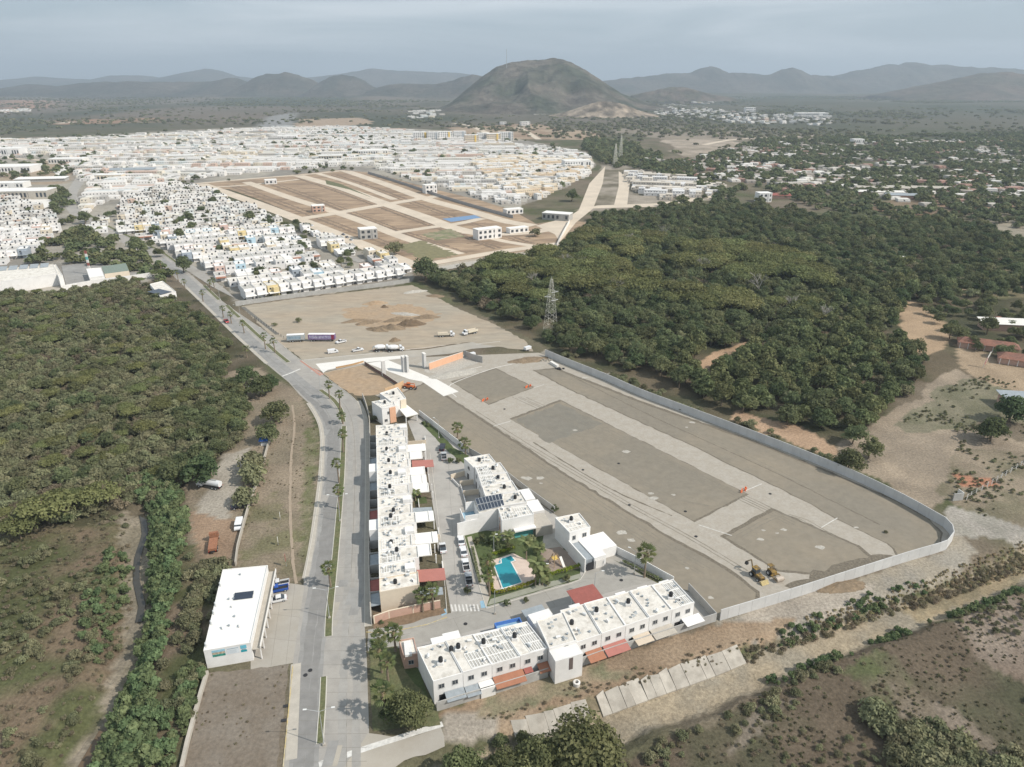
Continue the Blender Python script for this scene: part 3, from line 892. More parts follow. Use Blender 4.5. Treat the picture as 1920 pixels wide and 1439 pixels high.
# gated compound paving
sheet('street', [(690, 1182), (760, 1165), (846, 1150), (800, 880), (764, 790), (780, 778), (880, 850), (960, 905), (1040, 965), (1150, 1035), (1300, 1112), (1342, 1164), (1083, 1243), (820, 1332), (786, 1260), (755, 1215), (690, 1222)], M_comp, label='pale concrete street inside the gated housing compound')
sheet('street', [(690, 1182), (846, 1150), (1000, 1105), (1090, 1080), (1150, 1030), (1240, 1085), (1040, 1140), (900, 1180), (755, 1215), (690, 1222)], mat('older_concrete_street', (0.345, 0.325, 0.29), 0.12, 0.4, c2=(0.30, 0.28, 0.25), s2=0.1), rag=0.2, label='cross street of the compound')
for pts in ([(812, 905), (870, 898)], [(815, 955), (880, 948)], [(822, 1003), (885, 996)], [(826, 1050), (860, 1046)], [(830, 1100), (862, 1096)], [(790, 1178), (1100, 1090)], [(850, 1160), (870, 1200)], [(940, 1130), (962, 1165)], [(1020, 1108), (1040, 1135)], [(806, 860), (850, 856)], [(840, 860), (858, 1150)], [(1085, 1085), (1260, 1090)], [(720, 1198), (770, 1188)]):
    strip('paving_joint', pts, 0.06, M_joint)
kerb('kerb', [(838, 1158), (800, 1172), (760, 1180), (722, 1188), (686, 1186)], M_kerby, label='yellow painted kerb')
kerb('kerb', [(806, 850), (820, 960), (830, 1050), (838, 1150)], M_kerb)
kerb('kerb', [(912, 1142), (880, 1040), (868, 998)], M_kerb)
kerb('kerb', [(912, 1142), (1000, 1115), (1088, 1088), (1102, 1066)], M_kerb)
for k in range(8):      # zebra crossing
    cx = 846 + k * 7
    strip('road_marking', [(cx, 1134), (cx + 3, 1147)], 0.42, M_white)
sheet('road_marking', [(900, 1128), (910, 1126), (914, 1140), (902, 1141)], M_lblue, label='blue painted ramp')
sheet('road_marking', [(826, 1145), (836, 1142), (838, 1152), (828, 1156)], M_lblue, label='blue painted ramp')

# garden with pool
sheet('lawn', [(868, 1005), (905, 995), (960, 1000), (985, 1010), (1030, 985), (1065, 1040), (1085, 1075), (1085, 1087), (913, 1138), (893, 1080)], M_lawn, rag=0.2, label='watered lawn round the pool')
sheet('pavement', [(876, 1008), (884, 1006), (893, 1035), (918, 1120), (912, 1140), (899, 1100)], M_side, label='garden path beside the street')
sheet('pavement', [(1020, 1000), (1052, 990), (1075, 1020), (1050, 1032), (1015, 1030)], M_side)
sheet('pavement', [(920, 1124), (1000, 1100), (1088, 1076), (1090, 1084), (914, 1136)], mat('old_pavement', (0.30, 0.30, 0.24), 0.12, 0.8))
sheet('pool_deck', [(922, 1051), (962, 1038), (990, 1052), (1008, 1088), (996, 1098), (930, 1114), (918, 1090)], M_deck, label='pink tiled deck round the swimming pool')
sheet('play_area', [(1015, 1032), (1050, 1026), (1075, 1045), (1090, 1066), (1030, 1080), (1012, 1060)], mat('play_ground_rubber', (0.30, 0.235, 0.19), 0.1, 0.8), rag=0.2, label='brown ground of the playground')
sheet('lawn', [(1040, 1080), (1088, 1066), (1088, 1076), (1040, 1090)], M_lawn)
sheet('lawn', [(776, 933), (799, 932), (801, 944), (778, 946)], M_lawn, label='small green front lawn')
sheet('lawn', [(755, 1240), (786, 1255), (806, 1320), (760, 1310), (740, 1290)], M_lawn, label='shaded lawn beside the end house')
sheet('verge', [(692, 1215), (745, 1212), (760, 1260), (820, 1332), (826, 1360), (700, 1372)], M_grass, rag=0.3, label='planted verge under the palms')
sheet('verge', [(1166, 1058), (1240, 1090), (1262, 1100), (1240, 1098), (1150, 1050)], M_grass, rag=0.2)
sheet('verge', [(800, 785), (850, 840), (880, 855), (870, 870), (838, 845), (790, 795)], M_lawn, rag=0.3)
sheet('verge', [(700, 1150), (830, 1140), (836, 1150), (760, 1172), (700, 1180)], mat('flower_bed_soil', (0.2, 0.14, 0.09), 0.25, 1.2), rag=0.2)

# building site
sheet('building_site', [(604, 700), (690, 680), (760, 660), (800, 670), (1010, 662), (1030, 670), (1200, 742), (1400, 818), (1560, 882), (1690, 938), (1750, 972), (1783, 1000), (1772, 1028), (1348, 1163), (1300, 1115), (1150, 1036), (1040, 965), (880, 850), (780, 778), (700, 740), (665, 740), (640, 726)], M_slab, label='large walled building site with graded pads and slab roads')
sheet('graded_soil', [(606, 700), (690, 684), (712, 700), (760, 735), (700, 742), (665, 742), (640, 728)], M_orange, rag=0.8)
sheet('graded_soil', [(742, 742), (800, 716), (838, 742), (922, 797), (980, 835), (1059, 887), (1160, 948), (1268, 1013), (1346, 1055), (1396, 1088), (1424, 1110), (1420, 1139), (1348, 1163), (1300, 1115), (1150, 1036), (1040, 965), (880, 850), (780, 778)], M_rim, rag=0.45)
sheet('graded_soil', [(744, 743), (800, 719), (833, 743), (918, 800), (976, 838), (1055, 890), (1156, 951), (1264, 1016), (1341, 1058), (1391, 1091), (1417, 1112), (1412, 1141), (1348, 1163), (1300, 1115), (1150, 1036), (1040, 965), (880, 850), (780, 778)], M_pad, rag=0.2, label='grey soil strip along the compound wall')
pads = [[(845, 716), (930, 691), (1003, 727), (916, 760)], [(955, 786), (1050, 750), (1404, 928), (1302, 980)],
        [(1349, 1006), (1447, 953), (1612, 1024), (1640, 1048), (1543, 1080), (1456, 1072)]]
for i, p in enumerate(pads):
    c_ = (sum(a for a, b in p) / len(p), sum(b for a, b in p) / len(p))
    sheet('graded_soil', p, M_rim, rag=0.3, label='crumbled dark edge of a soil pad')
    inn = [(c_[0] + (a - c_[0]) * (0.965, 0.982, 0.93)[i], c_[1] + (b - c_[1]) * (0.95, 0.975, 0.93)[i]) for a, b in p]
    sheet('graded_soil', inn, M_pad, rag=0.15, label=('smallest', 'long middle', 'nearest')[i] + ' levelled soil pad of the building site')
sheet('graded_soil', [(968, 788), (1048, 757), (1130, 795), (1030, 832)], M_padd, rag=1.0, label='damp patch on the middle pad')
sheet('graded_soil', [(998, 695), (1062, 729), (1166, 777), (1287, 832), (1380, 878), (1436, 905), (1507, 940), (1578, 979), (1662, 1020), (1690, 1050), (1740, 1035), (1765, 1020), (1768, 1000), (1740, 970), (1680, 938), (1550, 882), (1390, 818), (1200, 752), (1120, 720), (1040, 690)], M_rim, rag=0.4)
sheet('graded_soil', [(1003, 695), (1066, 729), (1170, 777), (1291, 832), (1384, 878), (1440, 905), (1512, 941), (1583, 980), (1667, 1021), (1692, 1047), (1738, 1033), (1762, 1018), (1764, 1001), (1738, 972), (1680, 941), (1550, 886), (1390, 822), (1200, 756), (1120, 724), (1040, 693)], M_pad, rag=0.3, label='grey soil strip inside the long perimeter wall')
strip('tyre_rut', [(1040, 690), (1120, 730), (1220, 780), (1340, 835), (1460, 890), (1560, 940), (1650, 985)], 0.5, M_rim, rag=0.25)
strip('tyre_rut', [(1000, 830), (1080, 880), (1160, 925), (1260, 968)], 0.45, M_rim, rag=0.25)
sheet('graded_soil', [(1560, 1060), (1650, 1040), (1690, 1052), (1500, 1110), (1470, 1100)], M_rim, rag=1.2)
for pts in ([(1060, 708), (1200, 768), (1330, 826), (1460, 888), (1580, 946), (1680, 995)], [(880, 790), (1000, 868), (1120, 944), (1240, 1018), (1320, 1066)], [(870, 800), (990, 880), (1110, 956), (1230, 1030), (1310, 1076)], [(1380, 1005), (1470, 965), (1560, 1010)], [(1000, 800), (1120, 862), (1250, 930), (1330, 950)], [(1060, 770), (1180, 830), (1300, 890), (1370, 925)],
            [(880, 770), (980, 833), (1070, 886), (1180, 950), (1290, 1010), (1390, 1070)], [(960, 745), (1080, 800), (1230, 868), (1380, 935), (1480, 985)], [(975, 745), (1090, 797), (1240, 864), (1390, 931), (1490, 980)]):
    strip('tyre_rut', pts, 0.28, mat('tyre_rut_soil', (0.215, 0.19, 0.15), 0.2, 1.5), rag=0.12)
    strip('tyre_rut', [(a + 12, b + 1) for a, b in pts], 0.28, MATS['tyre_rut_soil'], rag=0.12)
# pale expansion strips of the slab roads
for pts in ([(925, 800), (958, 790)], [(1310, 985), (1372, 1005)], [(1395, 922), (1428, 908)], [(1540, 990), (1570, 972)], [(1000, 728), (1020, 722)]):
    strip('slab_joint', pts, 0.25, M_white)
rr = random.Random(3)
for k in range(26):     # lime and cement spills
    a, b = rr.choice([(1165, 860), (1070, 812), (900, 850), (1000, 905), (1130, 990), (1280, 1060), (1240, 930), (1160, 1010), (1450, 1000), (1520, 1040), (1330, 1110), (1230, 1045), (1120, 700), (1300, 800), (1600, 980), (1500, 1060)])
    a += rr.uniform(-30, 30); b += rr.uniform(-14, 14)
    r_ = rr.uniform(0.4, 1.3)
    gx_, gy_ = G(a, b)
    pl = [(gx_ + r_ * rr.uniform(0.6, 1.2) * math.cos(t * 0.7854) * 1.4, gy_ + r_ * rr.uniform(0.6, 1.2) * math.sin(t * 0.7854)) for t in range(8)]
    sheet('cement_spill', pl, M_rubble, px=False)
# pale terrace and entrance court of the site
strip('kerb_strip', [(856, 745), (840, 728), (862, 714), (930, 690), (960, 684)], 0.35, M_newslab)
sheet('entrance_slab', [(688, 682), (728, 676), (838, 722), (790, 716), (768, 712)], M_newslab, label='fresh pale concrete entrance drive')
sheet('entrance_slab', [(788, 714), (812, 708), (860, 735), (832, 744)], M_newslab, label='fresh white slab at the end of the entrance drive')
sheet('street', [(565, 676), (590, 673), (700, 662), (800, 656), (885, 642), (940, 641), (945, 650), (885, 655), (845, 664), (760, 672), (690, 681), (606, 698), (585, 690)], M_dust, label='new side street in front of the site')
sheet('pavement', [(592, 683), (690, 672), (760, 667), (762, 672), (690, 680), (615, 694), (606, 700)], M_newslab, label='fresh pavement in front of the site')
kerb('kerb', [(570, 676), (650, 668), (700, 664)], M_newslab)
kerb('kerb', [(760, 657), (800, 652), (836, 648)], M_newslab)
kerb('kerb', [(892, 646), (938, 641)], M_newslab)
kerb('kerb', [(788, 706), (812, 711), (850, 700), (903, 688)], M_newslab)
sheet('graded_soil', [(782, 682), (880, 664), (905, 678), (830, 704), (800, 700)], M_rubble, rag=0.8, label='rubble strewn court beside the entrance')
# upper dirt lot
sheet('graded_soil', [(452, 575), (560, 560), (660, 548), (772, 535), (800, 548), (860, 580), (930, 610), (985, 640), (1000, 660), (960, 655), (880, 642), (800, 654), (700, 662), (566, 676), (527, 646), (490, 612)], M_lot, rag=0.8, label='wide tan dirt lot with heaps of earth')
sheet('graded_soil', [(640, 580), (760, 570), (830, 590), (770, 618), (670, 612)], M_orange, rag=3)
strip('pavement', [(455, 576), (485, 600), (520, 628)], 2.0, mat('dark_path', (0.16, 0.15, 0.13), 0.1, 1))

# big subdivision under development
M_av = M_tancon
sheet('graded_soil', [(332, 348), (480, 335), (640, 319), (700, 325), (800, 352), (900, 376), (960, 395), (1005, 420), (1062, 412), (1100, 418), (1050, 458), (1020, 468), (900, 488), (776, 507), (640, 440), (500, 380), (430, 355)], M_subsoil, label='orange brown building plots of the unfinished subdivision')
plotq = [Vector(G(*p)) for p in [(380, 350), (776, 497), (1042, 458), (655, 324)]]
def plotp(u, v): return tuple(plotq[0].lerp(plotq[1], u).lerp(plotq[3].lerp(plotq[2], u), v))
M_fur = mat('turned_dark_soil', (0.20, 0.145, 0.10), 0.35, 0.25)
M_fur2 = mat('plot_marking_soil', (0.24, 0.165, 0.11), 0.3, 0.3)
for v in (0.13, 0.17, 0.36, 0.40, 0.60, 0.64, 0.84, 0.88):
    strip('plot_furrow', [plotp(0.02, v), plotp(0.35, v + .01), plotp(0.7, v - .008), plotp(0.98, v)], rnd.uniform(2.0, 5.5), M_fur, px=False, rag=1.2, step=8)
for k in range(46):
    u = 0.02 + k * 0.021
    for v0, v1 in ((0.06, 0.24), (0.3, 0.47), (0.53, 0.71), (0.77, 0.95)):
        if rnd.random() < .7: strip('plot_row', [plotp(u, v0), plotp(u + .002, v1)], rnd.uniform(0.8, 2.6), M_fur2, px=False, rag=.3, step=9)
for pts, w in (([(332, 349), (400, 342), (480, 335), (580, 327), (646, 320)], 9), ([(378, 346), (470, 378), (570, 416), (660, 452), (776, 500)], 15),
               ([(462, 342), (540, 370), (612, 393), (680, 416), (760, 447), (860, 478)], 12), ([(560, 330), (640, 353), (720, 382), (790, 406), (850, 428), (905, 440)], 16),
               ([(596, 326), (660, 345), (740, 375)], 9),
               ([(648, 321), (720, 345), (800, 374), (880, 396), (950, 416), (1000, 424)], 15), ([(392, 352), (470, 347), (560, 337)], 8),
               ([(556, 412), (620, 402), (700, 388), (760, 378), (830, 367)], 14), ([(735, 438), (800, 428), (860, 420), (905, 410)], 10),
               ([(776, 500), (860, 486), (930, 474), (1000, 464), (1046, 458)], 10), ([(870, 436), (930, 440), (1000, 436), (1060, 424)], 12),
               ([(900, 440), (940, 452), (1000, 462)], 8)):
    strip('street', pts, w, M_av, label='pale concrete street of the unfinished subdivision')
sheet('street', [(1005, 424), (1065, 408), (1085, 395), (1105, 345), (1135, 312), (1130, 345), (1112, 392), (1080, 418), (1050, 455), (1040, 440)], M_tancon, label='wide pale access street')
sheet('street', [(1160, 322), (1182, 335), (1176, 385), (1150, 390), (1160, 350)], M_tancon)
sheet('street', [(1075, 396), (1105, 392), (1240, 388), (1350, 370), (1345, 366), (1230, 382), (1120, 386)], M_tancon)
sheet('lawn', [(610, 338), (640, 346), (700, 372), (655, 356), (612, 346)], M_grass, label='green wedge between two avenues')
sheet('lawn', [(740, 462), (790, 452), (860, 478), (800, 490)], mat('thin_dry_lawn', (0.20, 0.18, 0.095), 0.25, 0.3), rag=3)
sheet('lawn', [(790, 440), (845, 430), (872, 444), (820, 452)], mat('park_lawn', (0.17, 0.18, 0.09), 0.3, 0.2, c2=(0.34, 0.27, 0.19), s2=0.12, amt2=0.8), rag=2)
sheet('sports_court', [(829, 411), (890, 404), (902, 409), (846, 417)], mat('blue_court', (0.17, 0.27, 0.42), 0.05, 0.2), label='blue sports court of the subdivision')
sheet('graded_soil', [(776, 508), (860, 492), (960, 478), (1046, 460), (1050, 466), (960, 486), (800, 513)], M_rubble, rag=1)
# far roads
strip('road', [(1320, 272), (1380, 262), (1480, 257), (1560, 255)], 14, M_tancon, label='straight far road beyond the substation')
strip('street', [(940, 262), (905, 246), (880, 236), (850, 232)], 16, M_tancon)
strip('street', [(1010, 262), (985, 246), (970, 238)], 14, M_tancon)
strip('street', [(110, 232), (200, 222), (310, 214)], 30, M_tancon)
strip('street', [(0, 296), (60, 300), (110, 303)], 12, M_tancon)
sheet('plaza', [(0, 365), (105, 352), (125, 362), (100, 385), (60, 400), (0, 402)], M_newslab, label='bright concrete yard beside the road')
sheet('plaza', [(95, 318), (155, 297), (160, 308), (120, 324), (110, 332)], M_newslab)
sheet('plaza', [(60, 500), (100, 495), (120, 545), (70, 552)], M_dust)
sheet('car_park', [(115, 500), (165, 492), (270, 515), (262, 520), (125, 540)], M_roadd)
sheet('street', [(345, 505), (400, 540), (440, 560), (425, 545), (380, 510), (360, 498)], M_road)
for pts in ([(375, 512), (450, 505), (520, 497)], [(470, 520), (560, 508), (640, 498)], [(560, 455), (620, 470), (680, 492)]):
    strip('street', pts, 7, M_road)
# pool
def water_pool():
    t = thing('swimming_pool', 'turquoise swimming pool with a round shallow end in the compound garden', 'swimming pool', (*G(955, 1075), 0.0))
    o = t.location
    poly = GA([(927, 1062), (941, 1058), (940, 1050), (958, 1044), (966, 1054), (958, 1057), (978, 1094), (943, 1105)])
    pl = [(a - o.x, b - o.y) for a, b in poly]
    MB().prism(pl, 0.27, 0.31).out('water', M_water, t)
    mb = MB()
    cx = sum(a for a, b in pl) / len(pl); cy = sum(b for a, b in pl) / len(pl)
    for i in range(len(pl)):
        a, b = Vector(pl[i]), Vector(pl[(i + 1) % len(pl)])
        d = (b - a).normalized(); n_ = Vector((d.y, -d.x)) * 0.3
        if (((a + b) / 2 + n_) - Vector((cx, cy))).length < (((a + b) / 2) - Vector((cx, cy))).length: n_ = -n_
        mb.prism([tuple(a), tuple(b), tuple(b + n_), tuple(a + n_)], 0.27, 0.34 + i * 0.001)
    mb.out('coping', M_newslab, t)
    c = G(946, 1056)
    MB().cyl((c[0] - o.x, c[1] - o.y, 0.2), (c[0] - o.x, c[1] - o.y, 0.26), 1.5, n=20).out('shallow_basin', mat('pale_pool_water', (0.10, 0.35, 0.42), 0.1, 1, rough=0.1), t)
water_pool()
# sheets above use up to 0.03 + 0.006 n metres: the creek's water
strip('creek', [(262, 950), (268, 985), (254, 1030), (252, 1075), (262, 1120), (256, 1150)], 1.6, M_waterd, z=-2.75, label='thin dark creek in its gully')
strip('creek', [(190, 1350), (160, 1400), (130, 1450)], 2.0, mat('brown_water', (0.13, 0.09, 0.055), 0.1, 0.5, rough=0.2), z=-2.8)

# sloped concrete lining of the channel, slab by slab
t = thing('channel_lining', 'sloped pale concrete slabs lining the drainage channel bank', 'channel lining', (*G(1100, 1330), 0))
ln = resample(CHAN, 1)
left = offset_line(ln, -3.3) ; top_ = offset_line(ln, -7.6)
ox, oy = t.location.x, t.location.y
idx = [i for i in range(len(ln)) if G(950, 1370)[0] < top_[i][0] < G(1400, 1240)[0]]
mslab = mat('cracked_lining_concrete', (0.42, 0.385, 0.33), 0.12, 0.6, c2=(0.28, 0.25, 0.21), s2=0.4, amt2=0.6, rand=0.12)
i = idx[0]
rr = random.Random(5)
while i < idx[-1] - 2:
    st_ = rr.choice([2, 2, 3, 3, 4])
    j = min(i + st_, idx[-1])
    if rr.random() < .9:
        g_ = 0.015
        a0, a1 = Vector(left[i]).lerp(Vector(left[j]), g_), Vector(left[i]).lerp(Vector(left[j]), 1 - g_)
        b0, b1 = Vector(top_[i]).lerp(Vector(top_[j]), g_), Vector(top_[i]).lerp(Vector(top_[j]), 1 - g_)
        dz = rr.uniform(0.0, 0.09)
        b0 = b0 + (a0 - b0) * rr.uniform(0, .22); b1 = b1 + (a1 - b1) * rr.uniform(0, .22)
        MB().prism([(a0.x - ox, a0.y - oy), (a1.x - ox, a1.y - oy), (b1.x - ox, b1.y - oy), (b0.x - ox, b0.y - oy)],
                   -3, [-2.2 + dz, -2.2 + dz, 0.2 + dz, 0.2 + dz]).out('slab', mslab, t)
    i = j
# ------------------------------------------------------------------ vegetation
def crown_arrays(R, Hc, ncl, nleaf, leaf, seed, base=0.0, flat=False, spread=0.95, droop=0.0):
    """leaf clumps spread through a crown: arrays of small quads with a tone each"""
    g = np.random.default_rng(seed)
    d = g.normal(size=(ncl, 3)); d /= np.linalg.norm(d, axis=1)[:, None]
    d[:, 2] = np.abs(d[:, 2]) * 1.0 - (0.15 if not flat else 0.0)
    rr_ = g.uniform(0.45, 1.0, ncl)[:, None]
    cc = d * rr_ * np.array([R * 0.72, R * 0.72, Hc * 0.62])
    cc[:, 2] += Hc * (0.34 if not flat else 0.25)
    rc = g.uniform(0.24, 0.46, ncl) * R
    if flat: cc[:, 2] = Hc * 0.55 + g.uniform(-0.15, 0.15, ncl) * Hc - (np.hypot(cc[:, 0], cc[:, 1]) / R) ** 2 * Hc * 0.35
    k = g.integers(0, ncl, nleaf)
    u = g.normal(size=(nleaf, 3)); u /= np.linalg.norm(u, axis=1)[:, None]
    u[:, 2] = np.where(u[:, 2] < -0.3, -u[:, 2], u[:, 2])
    zs = 0.75 if not flat else 0.38
    p = cc[k] + u * (rc[k] * g.uniform(0.65, 1.05, nleaf))[:, None] * np.array([1, 1, zs])
    p[:, 2] = np.maximum(p[:, 2], 0.02 * Hc) + base
    n = u * 1.0 + g.normal(size=(nleaf, 3)) * 0.55
    n[:, 2] += 0.25
    n /= np.linalg.norm(n, axis=1)[:, None]
    a = np.cross(n, g.normal(size=(nleaf, 3))); a /= np.linalg.norm(a, axis=1)[:, None] + 1e-9
    b = np.cross(n, a)
    s = leaf * g.uniform(0.6, 1.35, nleaf)[:, None]
    a = a * s * 0.62; b = b * s * 0.42
    V = np.stack([p - a, p - b * 0.9, p + a, p + b], 1).reshape(-1, 3)
    tcl = g.uniform(0, 1, ncl)
    tone = np.clip(tcl[k] * 0.5 + g.uniform(0, 0.5, nleaf), 0, 1)
    return V, np.repeat(tone, 4)

def crown_mesh(name, mat_, **kw):
    V, tone = crown_arrays(**kw)
    return np_mesh(name, V, np.arange(len(V)).reshape(-1, 4), mat_, tone=tone)

def trunk_mesh(name, h, r, nb=4, seed=0, mat_=None, bare=False, R=4.0):
    g = random.Random(seed)
    mb = MB()
    def branch(p, d, L, r0, lev):
        q = p + d * L
        mb.cyl(p, q, r0, r0 * 0.62, 6 if lev == 0 else 4, caps=False)
        if lev < (3 if bare else 1):
            for k in range(4 if bare else nb):
                a = g.uniform(0, 6.28)
                nd = (d + Vector((math.cos(a), math.sin(a), g.uniform(-0.1, 0.45))) * g.uniform(0.6, 1.0)).normalized()
                branch(p.lerp(q, g.uniform(0.7, 1.0)), nd, L * g.uniform(0.55, 0.8), r0 * 0.55, lev + 1)
    branch(Vector((0, 0, -0.3)), Vector((g.uniform(-.1, .1), g.uniform(-.1, .1), 1)).normalized(), h, r, 0)
    return mb.mesh(name, mat_ or M_bark)

KIND = {}
L_dryg = leaf_mat('field_weed', (0.12, 0.11, 0.065), (0.20, 0.175, 0.11), 0.3)
def kind(key, mats, R, Hc, ncl, nleaf, leaf, base, n=3, flat=False, trunk=0.25, sd=0):
    KIND[key] = [(crown_mesh('crown', mats, R=R, Hc=Hc * (0.9 + 0.1 * i), ncl=ncl, nleaf=nleaf, leaf=leaf, seed=sd + 17 * i + R_seed(key), base=base, flat=flat),
                  trunk_mesh('trunk', base + Hc * 0.42, trunk, 4, sd + i)) for i in range(n)]
def R_seed(k): return sum(ord(c) for c in k)
kind('broad', L_broad, 4.2, 6.2, 30, 2300, 0.52, 0.6, 4)
kind('dark', L_dark, 4.0, 5.6, 32, 2200, 0.5, 0.5, 2)
kind('mango', L_mango, 3.8, 7.0, 30, 1500, 0.70, 0.6, 3)
kind('bigtree', L_mango, 4.0, 7.2, 46, 7000, 0.34, 0.6, 2)
kind('umbrella', L_olive, 7.5, 5.0, 34, 2300, 0.62, 3.4, 2, flat=True, trunk=0.35)
kind('scrub', L_scrub, 2.6, 2.8, 18, 800, 0.42, 0.0, 4, trunk=0.08)
kind('dry', L_dry, 2.2, 2.2, 16, 420, 0.34, 0.0, 2, trunk=0.06)
kind('castor', L_bright, 1.7, 2.4, 14, 420, 0.55, 0.0, 3, trunk=0.06)
kind('shrub', L_broad, 1.0, 1.2, 9, 260, 0.30, 0.0, 2, trunk=0.05)
kind('weed', L_dryg, 0.7, 0.5, 8, 60, 0.30, 0.0, 2, trunk=0.03)
kind('reed', L_straw, 0.8, 1.1, 8, 80, 0.40, 0.0, 2, trunk=0.03)
kind('far', L_broad, 4.6, 5.0, 10, 170, 1.7, 0.0, 3, trunk=0.2)
kind('farscrub', L_scrub, 4.6, 3.8, 10, 120, 1.8, 0.0, 2, trunk=0.2)

def tree(key, x, y, s, label, cat='tree', name=None, group=None, v=None, z=None, sz=None):
    ms = KIND[key]
    cm, tm = ms[rnd.randrange(len(ms)) if v is None else v]
    r = thing(name or {'bigtree': 'large_tree', 'broad': 'broadleaf_tree', 'dark': 'dark_leafed_tree', 'mango': 'mango_tree', 'umbrella': 'umbrella_tree', 'scrub': 'scrub_bush', 'castor': 'green_shrub', 'shrub': 'garden_shrub'}.get(key, key + '_tree'),
              label, cat, (x, y, hz(x, y) if z is None else z), rnd.uniform(0, 6.28), group)
    r.scale = (s, s, s if sz is None else sz)
    link(bpy.data.objects.new('crown', cm), r)
    link(bpy.data.objects.new('trunk', tm), r)
    return r

def src_collection(key):
    nm = 'source_' + key
    c = bpy.data.collections.get(nm)
    if c: return c
    c = bpy.data.collections.new(nm)
    for cm, tm in KIND[key]:
        c.objects.link(bpy.data.objects.new('crown', cm))
    return c

def stuff(name, pts, keys, label, cat):
    """one countless mass: points carrying leaf crowns. pts: (x, y, z, scale)"""
    pts = np.array(pts, float)
    if not len(pts): return
    me = bpy.data.meshes.new(name)
    me.vertices.add(len(pts)); me.vertices.foreach_set('co', pts[:, :3].astype(np.float32).ravel())
    a = me.attributes.new('size', 'FLOAT', 'POINT'); a.data.foreach_set('value', pts[:, 3].astype(np.float32))
    a = me.attributes.new('turn', 'FLOAT', 'POINT'); a.data.foreach_set('value', npr.uniform(0, 6.28, len(pts)).astype(np.float32))
    o = link(bpy.data.objects.new(name, me))
    ng = bpy.data.node_groups.new(name + '_spread', 'GeometryNodeTree')
    ng.interface.new_socket('Geometry', in_out='INPUT', socket_type='NodeSocketGeometry')
    ng.interface.new_socket('Geometry', in_out='OUTPUT', socket_type='NodeSocketGeometry')
    N, L = ng.nodes, ng.links
    gi, go = N.new('NodeGroupInput'), N.new('NodeGroupOutput')
    ci = N.new('GeometryNodeCollectionInfo')
    ci.inputs['Collection'].default_value = src_collection(keys)
    ci.inputs['Separate Children'].default_value = True
    ci.inputs['Reset Children'].default_value = True
    ip = N.new('GeometryNodeInstanceOnPoints')
    ip.inputs['Pick Instance'].default_value = True
    s_ = N.new('GeometryNodeInputNamedAttribute'); s_.data_type = 'FLOAT'; s_.inputs['Name'].default_value = 'size'
    t_ = N.new('GeometryNodeInputNamedAttribute'); t_.data_type = 'FLOAT'; t_.inputs['Name'].default_value = 'turn'
    cx = N.new('ShaderNodeCombineXYZ')
    L.new(t_.outputs[0], cx.inputs['Z'])
    L.new(gi.outputs[0], ip.inputs['Points']); L.new(ci.outputs[0], ip.inputs['Instance'])
    L.new(cx.outputs[0], ip.inputs['Rotation']); L.new(s_.outputs[0], ip.inputs['Scale'])
    L.new(ip.outputs[0], go.inputs[0])
    md = o.modifiers.new('spread', 'NODES'); md.node_group = ng
    return tag(o, label, cat, kind='stuff')

def scatter(poly_px, step, jit=0.45, seed=1, holes=(), px=True, dens=None):
    poly = GA(poly_px) if px else poly_px
    hs = [GA(h_) for h_ in holes]
    A = np.array(poly); x0, y0 = A.min(0); x1, y1 = A.max(0)
    g = np.random.default_rng(seed)
    X, Y = np.meshgrid(np.arange(x0, x1, step), np.arange(y0, y1, step * 0.9))
    X = X.ravel() + g.uniform(-jit, jit, X.size) * step; Y = Y.ravel() + g.uniform(-jit, jit, Y.size) * step
    k = pip(X, Y, poly)
    for h_ in hs: k &= ~pip(X, Y, h_)
    # keep only what the frame could see
    d = Y * CT + H * ST
    sx = 960 + X / d * F
    k &= (sx > -140) & (sx < 2060)
    if dens is not None: k &= g.uniform(0, 1, X.size) < dens(X, Y)
    return X[k], Y[k]

def zs_of(X, Y): return creek_h(X, Y)
def pack(X, Y, s0, s1, seed=3, up=0.0):
    g = np.random.default_rng(seed)
    return np.stack([X, Y, zs_of(X, Y) + up, g.uniform(s0, s1, len(X))], 1)

# --- the wood on the right
RF = [(798, 528), (960, 488), (1050, 474), (1085, 440), (1120, 408), (1240, 404), (1370, 386), (1480, 400), (1620, 420), (1760, 415), (1919, 440), (2150, 470), (2150, 575), (1900, 548), (1800, 565), (1690, 568), (1690, 640), (1740, 676), (1712, 726), (1650, 795), (1560, 822), (1470, 796), (1390, 782), (1330, 760), (1250, 722), (1140, 690), (1050, 655), (1000, 625), (930, 592), (860, 560)]
HOL = [[(1280, 706), (1330, 662), (1420, 642), (1424, 656), (1330, 705)], [(1380, 776), (1440, 778), (1470, 800), (1440, 812)], [(1850, 410), (2100, 400), (2100, 470), (1870, 450)], [(1010, 600), (1050, 598), (1056, 632), (1010, 632)]]
X, Y = scatter(RF, 6.6, seed=2, holes=HOL)
um = GA([(900, 520), (960, 492), (1080, 455), (1300, 462), (1480, 490), (1580, 540), (1520, 620), (1300, 640), (1200, 640), (1080, 590), (960, 570)])
mg = GA([(1290, 640), (1500, 540), (1700, 500), (1760, 560), (1700, 640), (1650, 805), (1480, 800), (1380, 780), (1250, 715)])
lay = GA([(1100, 440), (1600, 420), (1919, 440), (1919, 560), (1640, 560), (1520, 500), (1300, 470)])
iu, im = pip(X, Y, um), pip(X, Y, mg)
r_ = npr.uniform(0, 1, len(X))
nzv = fbm(X, Y, 35, 88)
kinds = np.where(iu & (nzv > 0.45) & (r_ < 0.45), 'umbrella', np.where(im & (nzv > 0.42) & (r_ < 0.75), 'mango', np.where(r_ < 0.32, 'dark', np.where(r_ < 0.82, 'broad', 'scrub'))))
front = Y - 0.12 * np.abs(X)
order = np.argsort(front)
ind = set(order[:300].tolist())
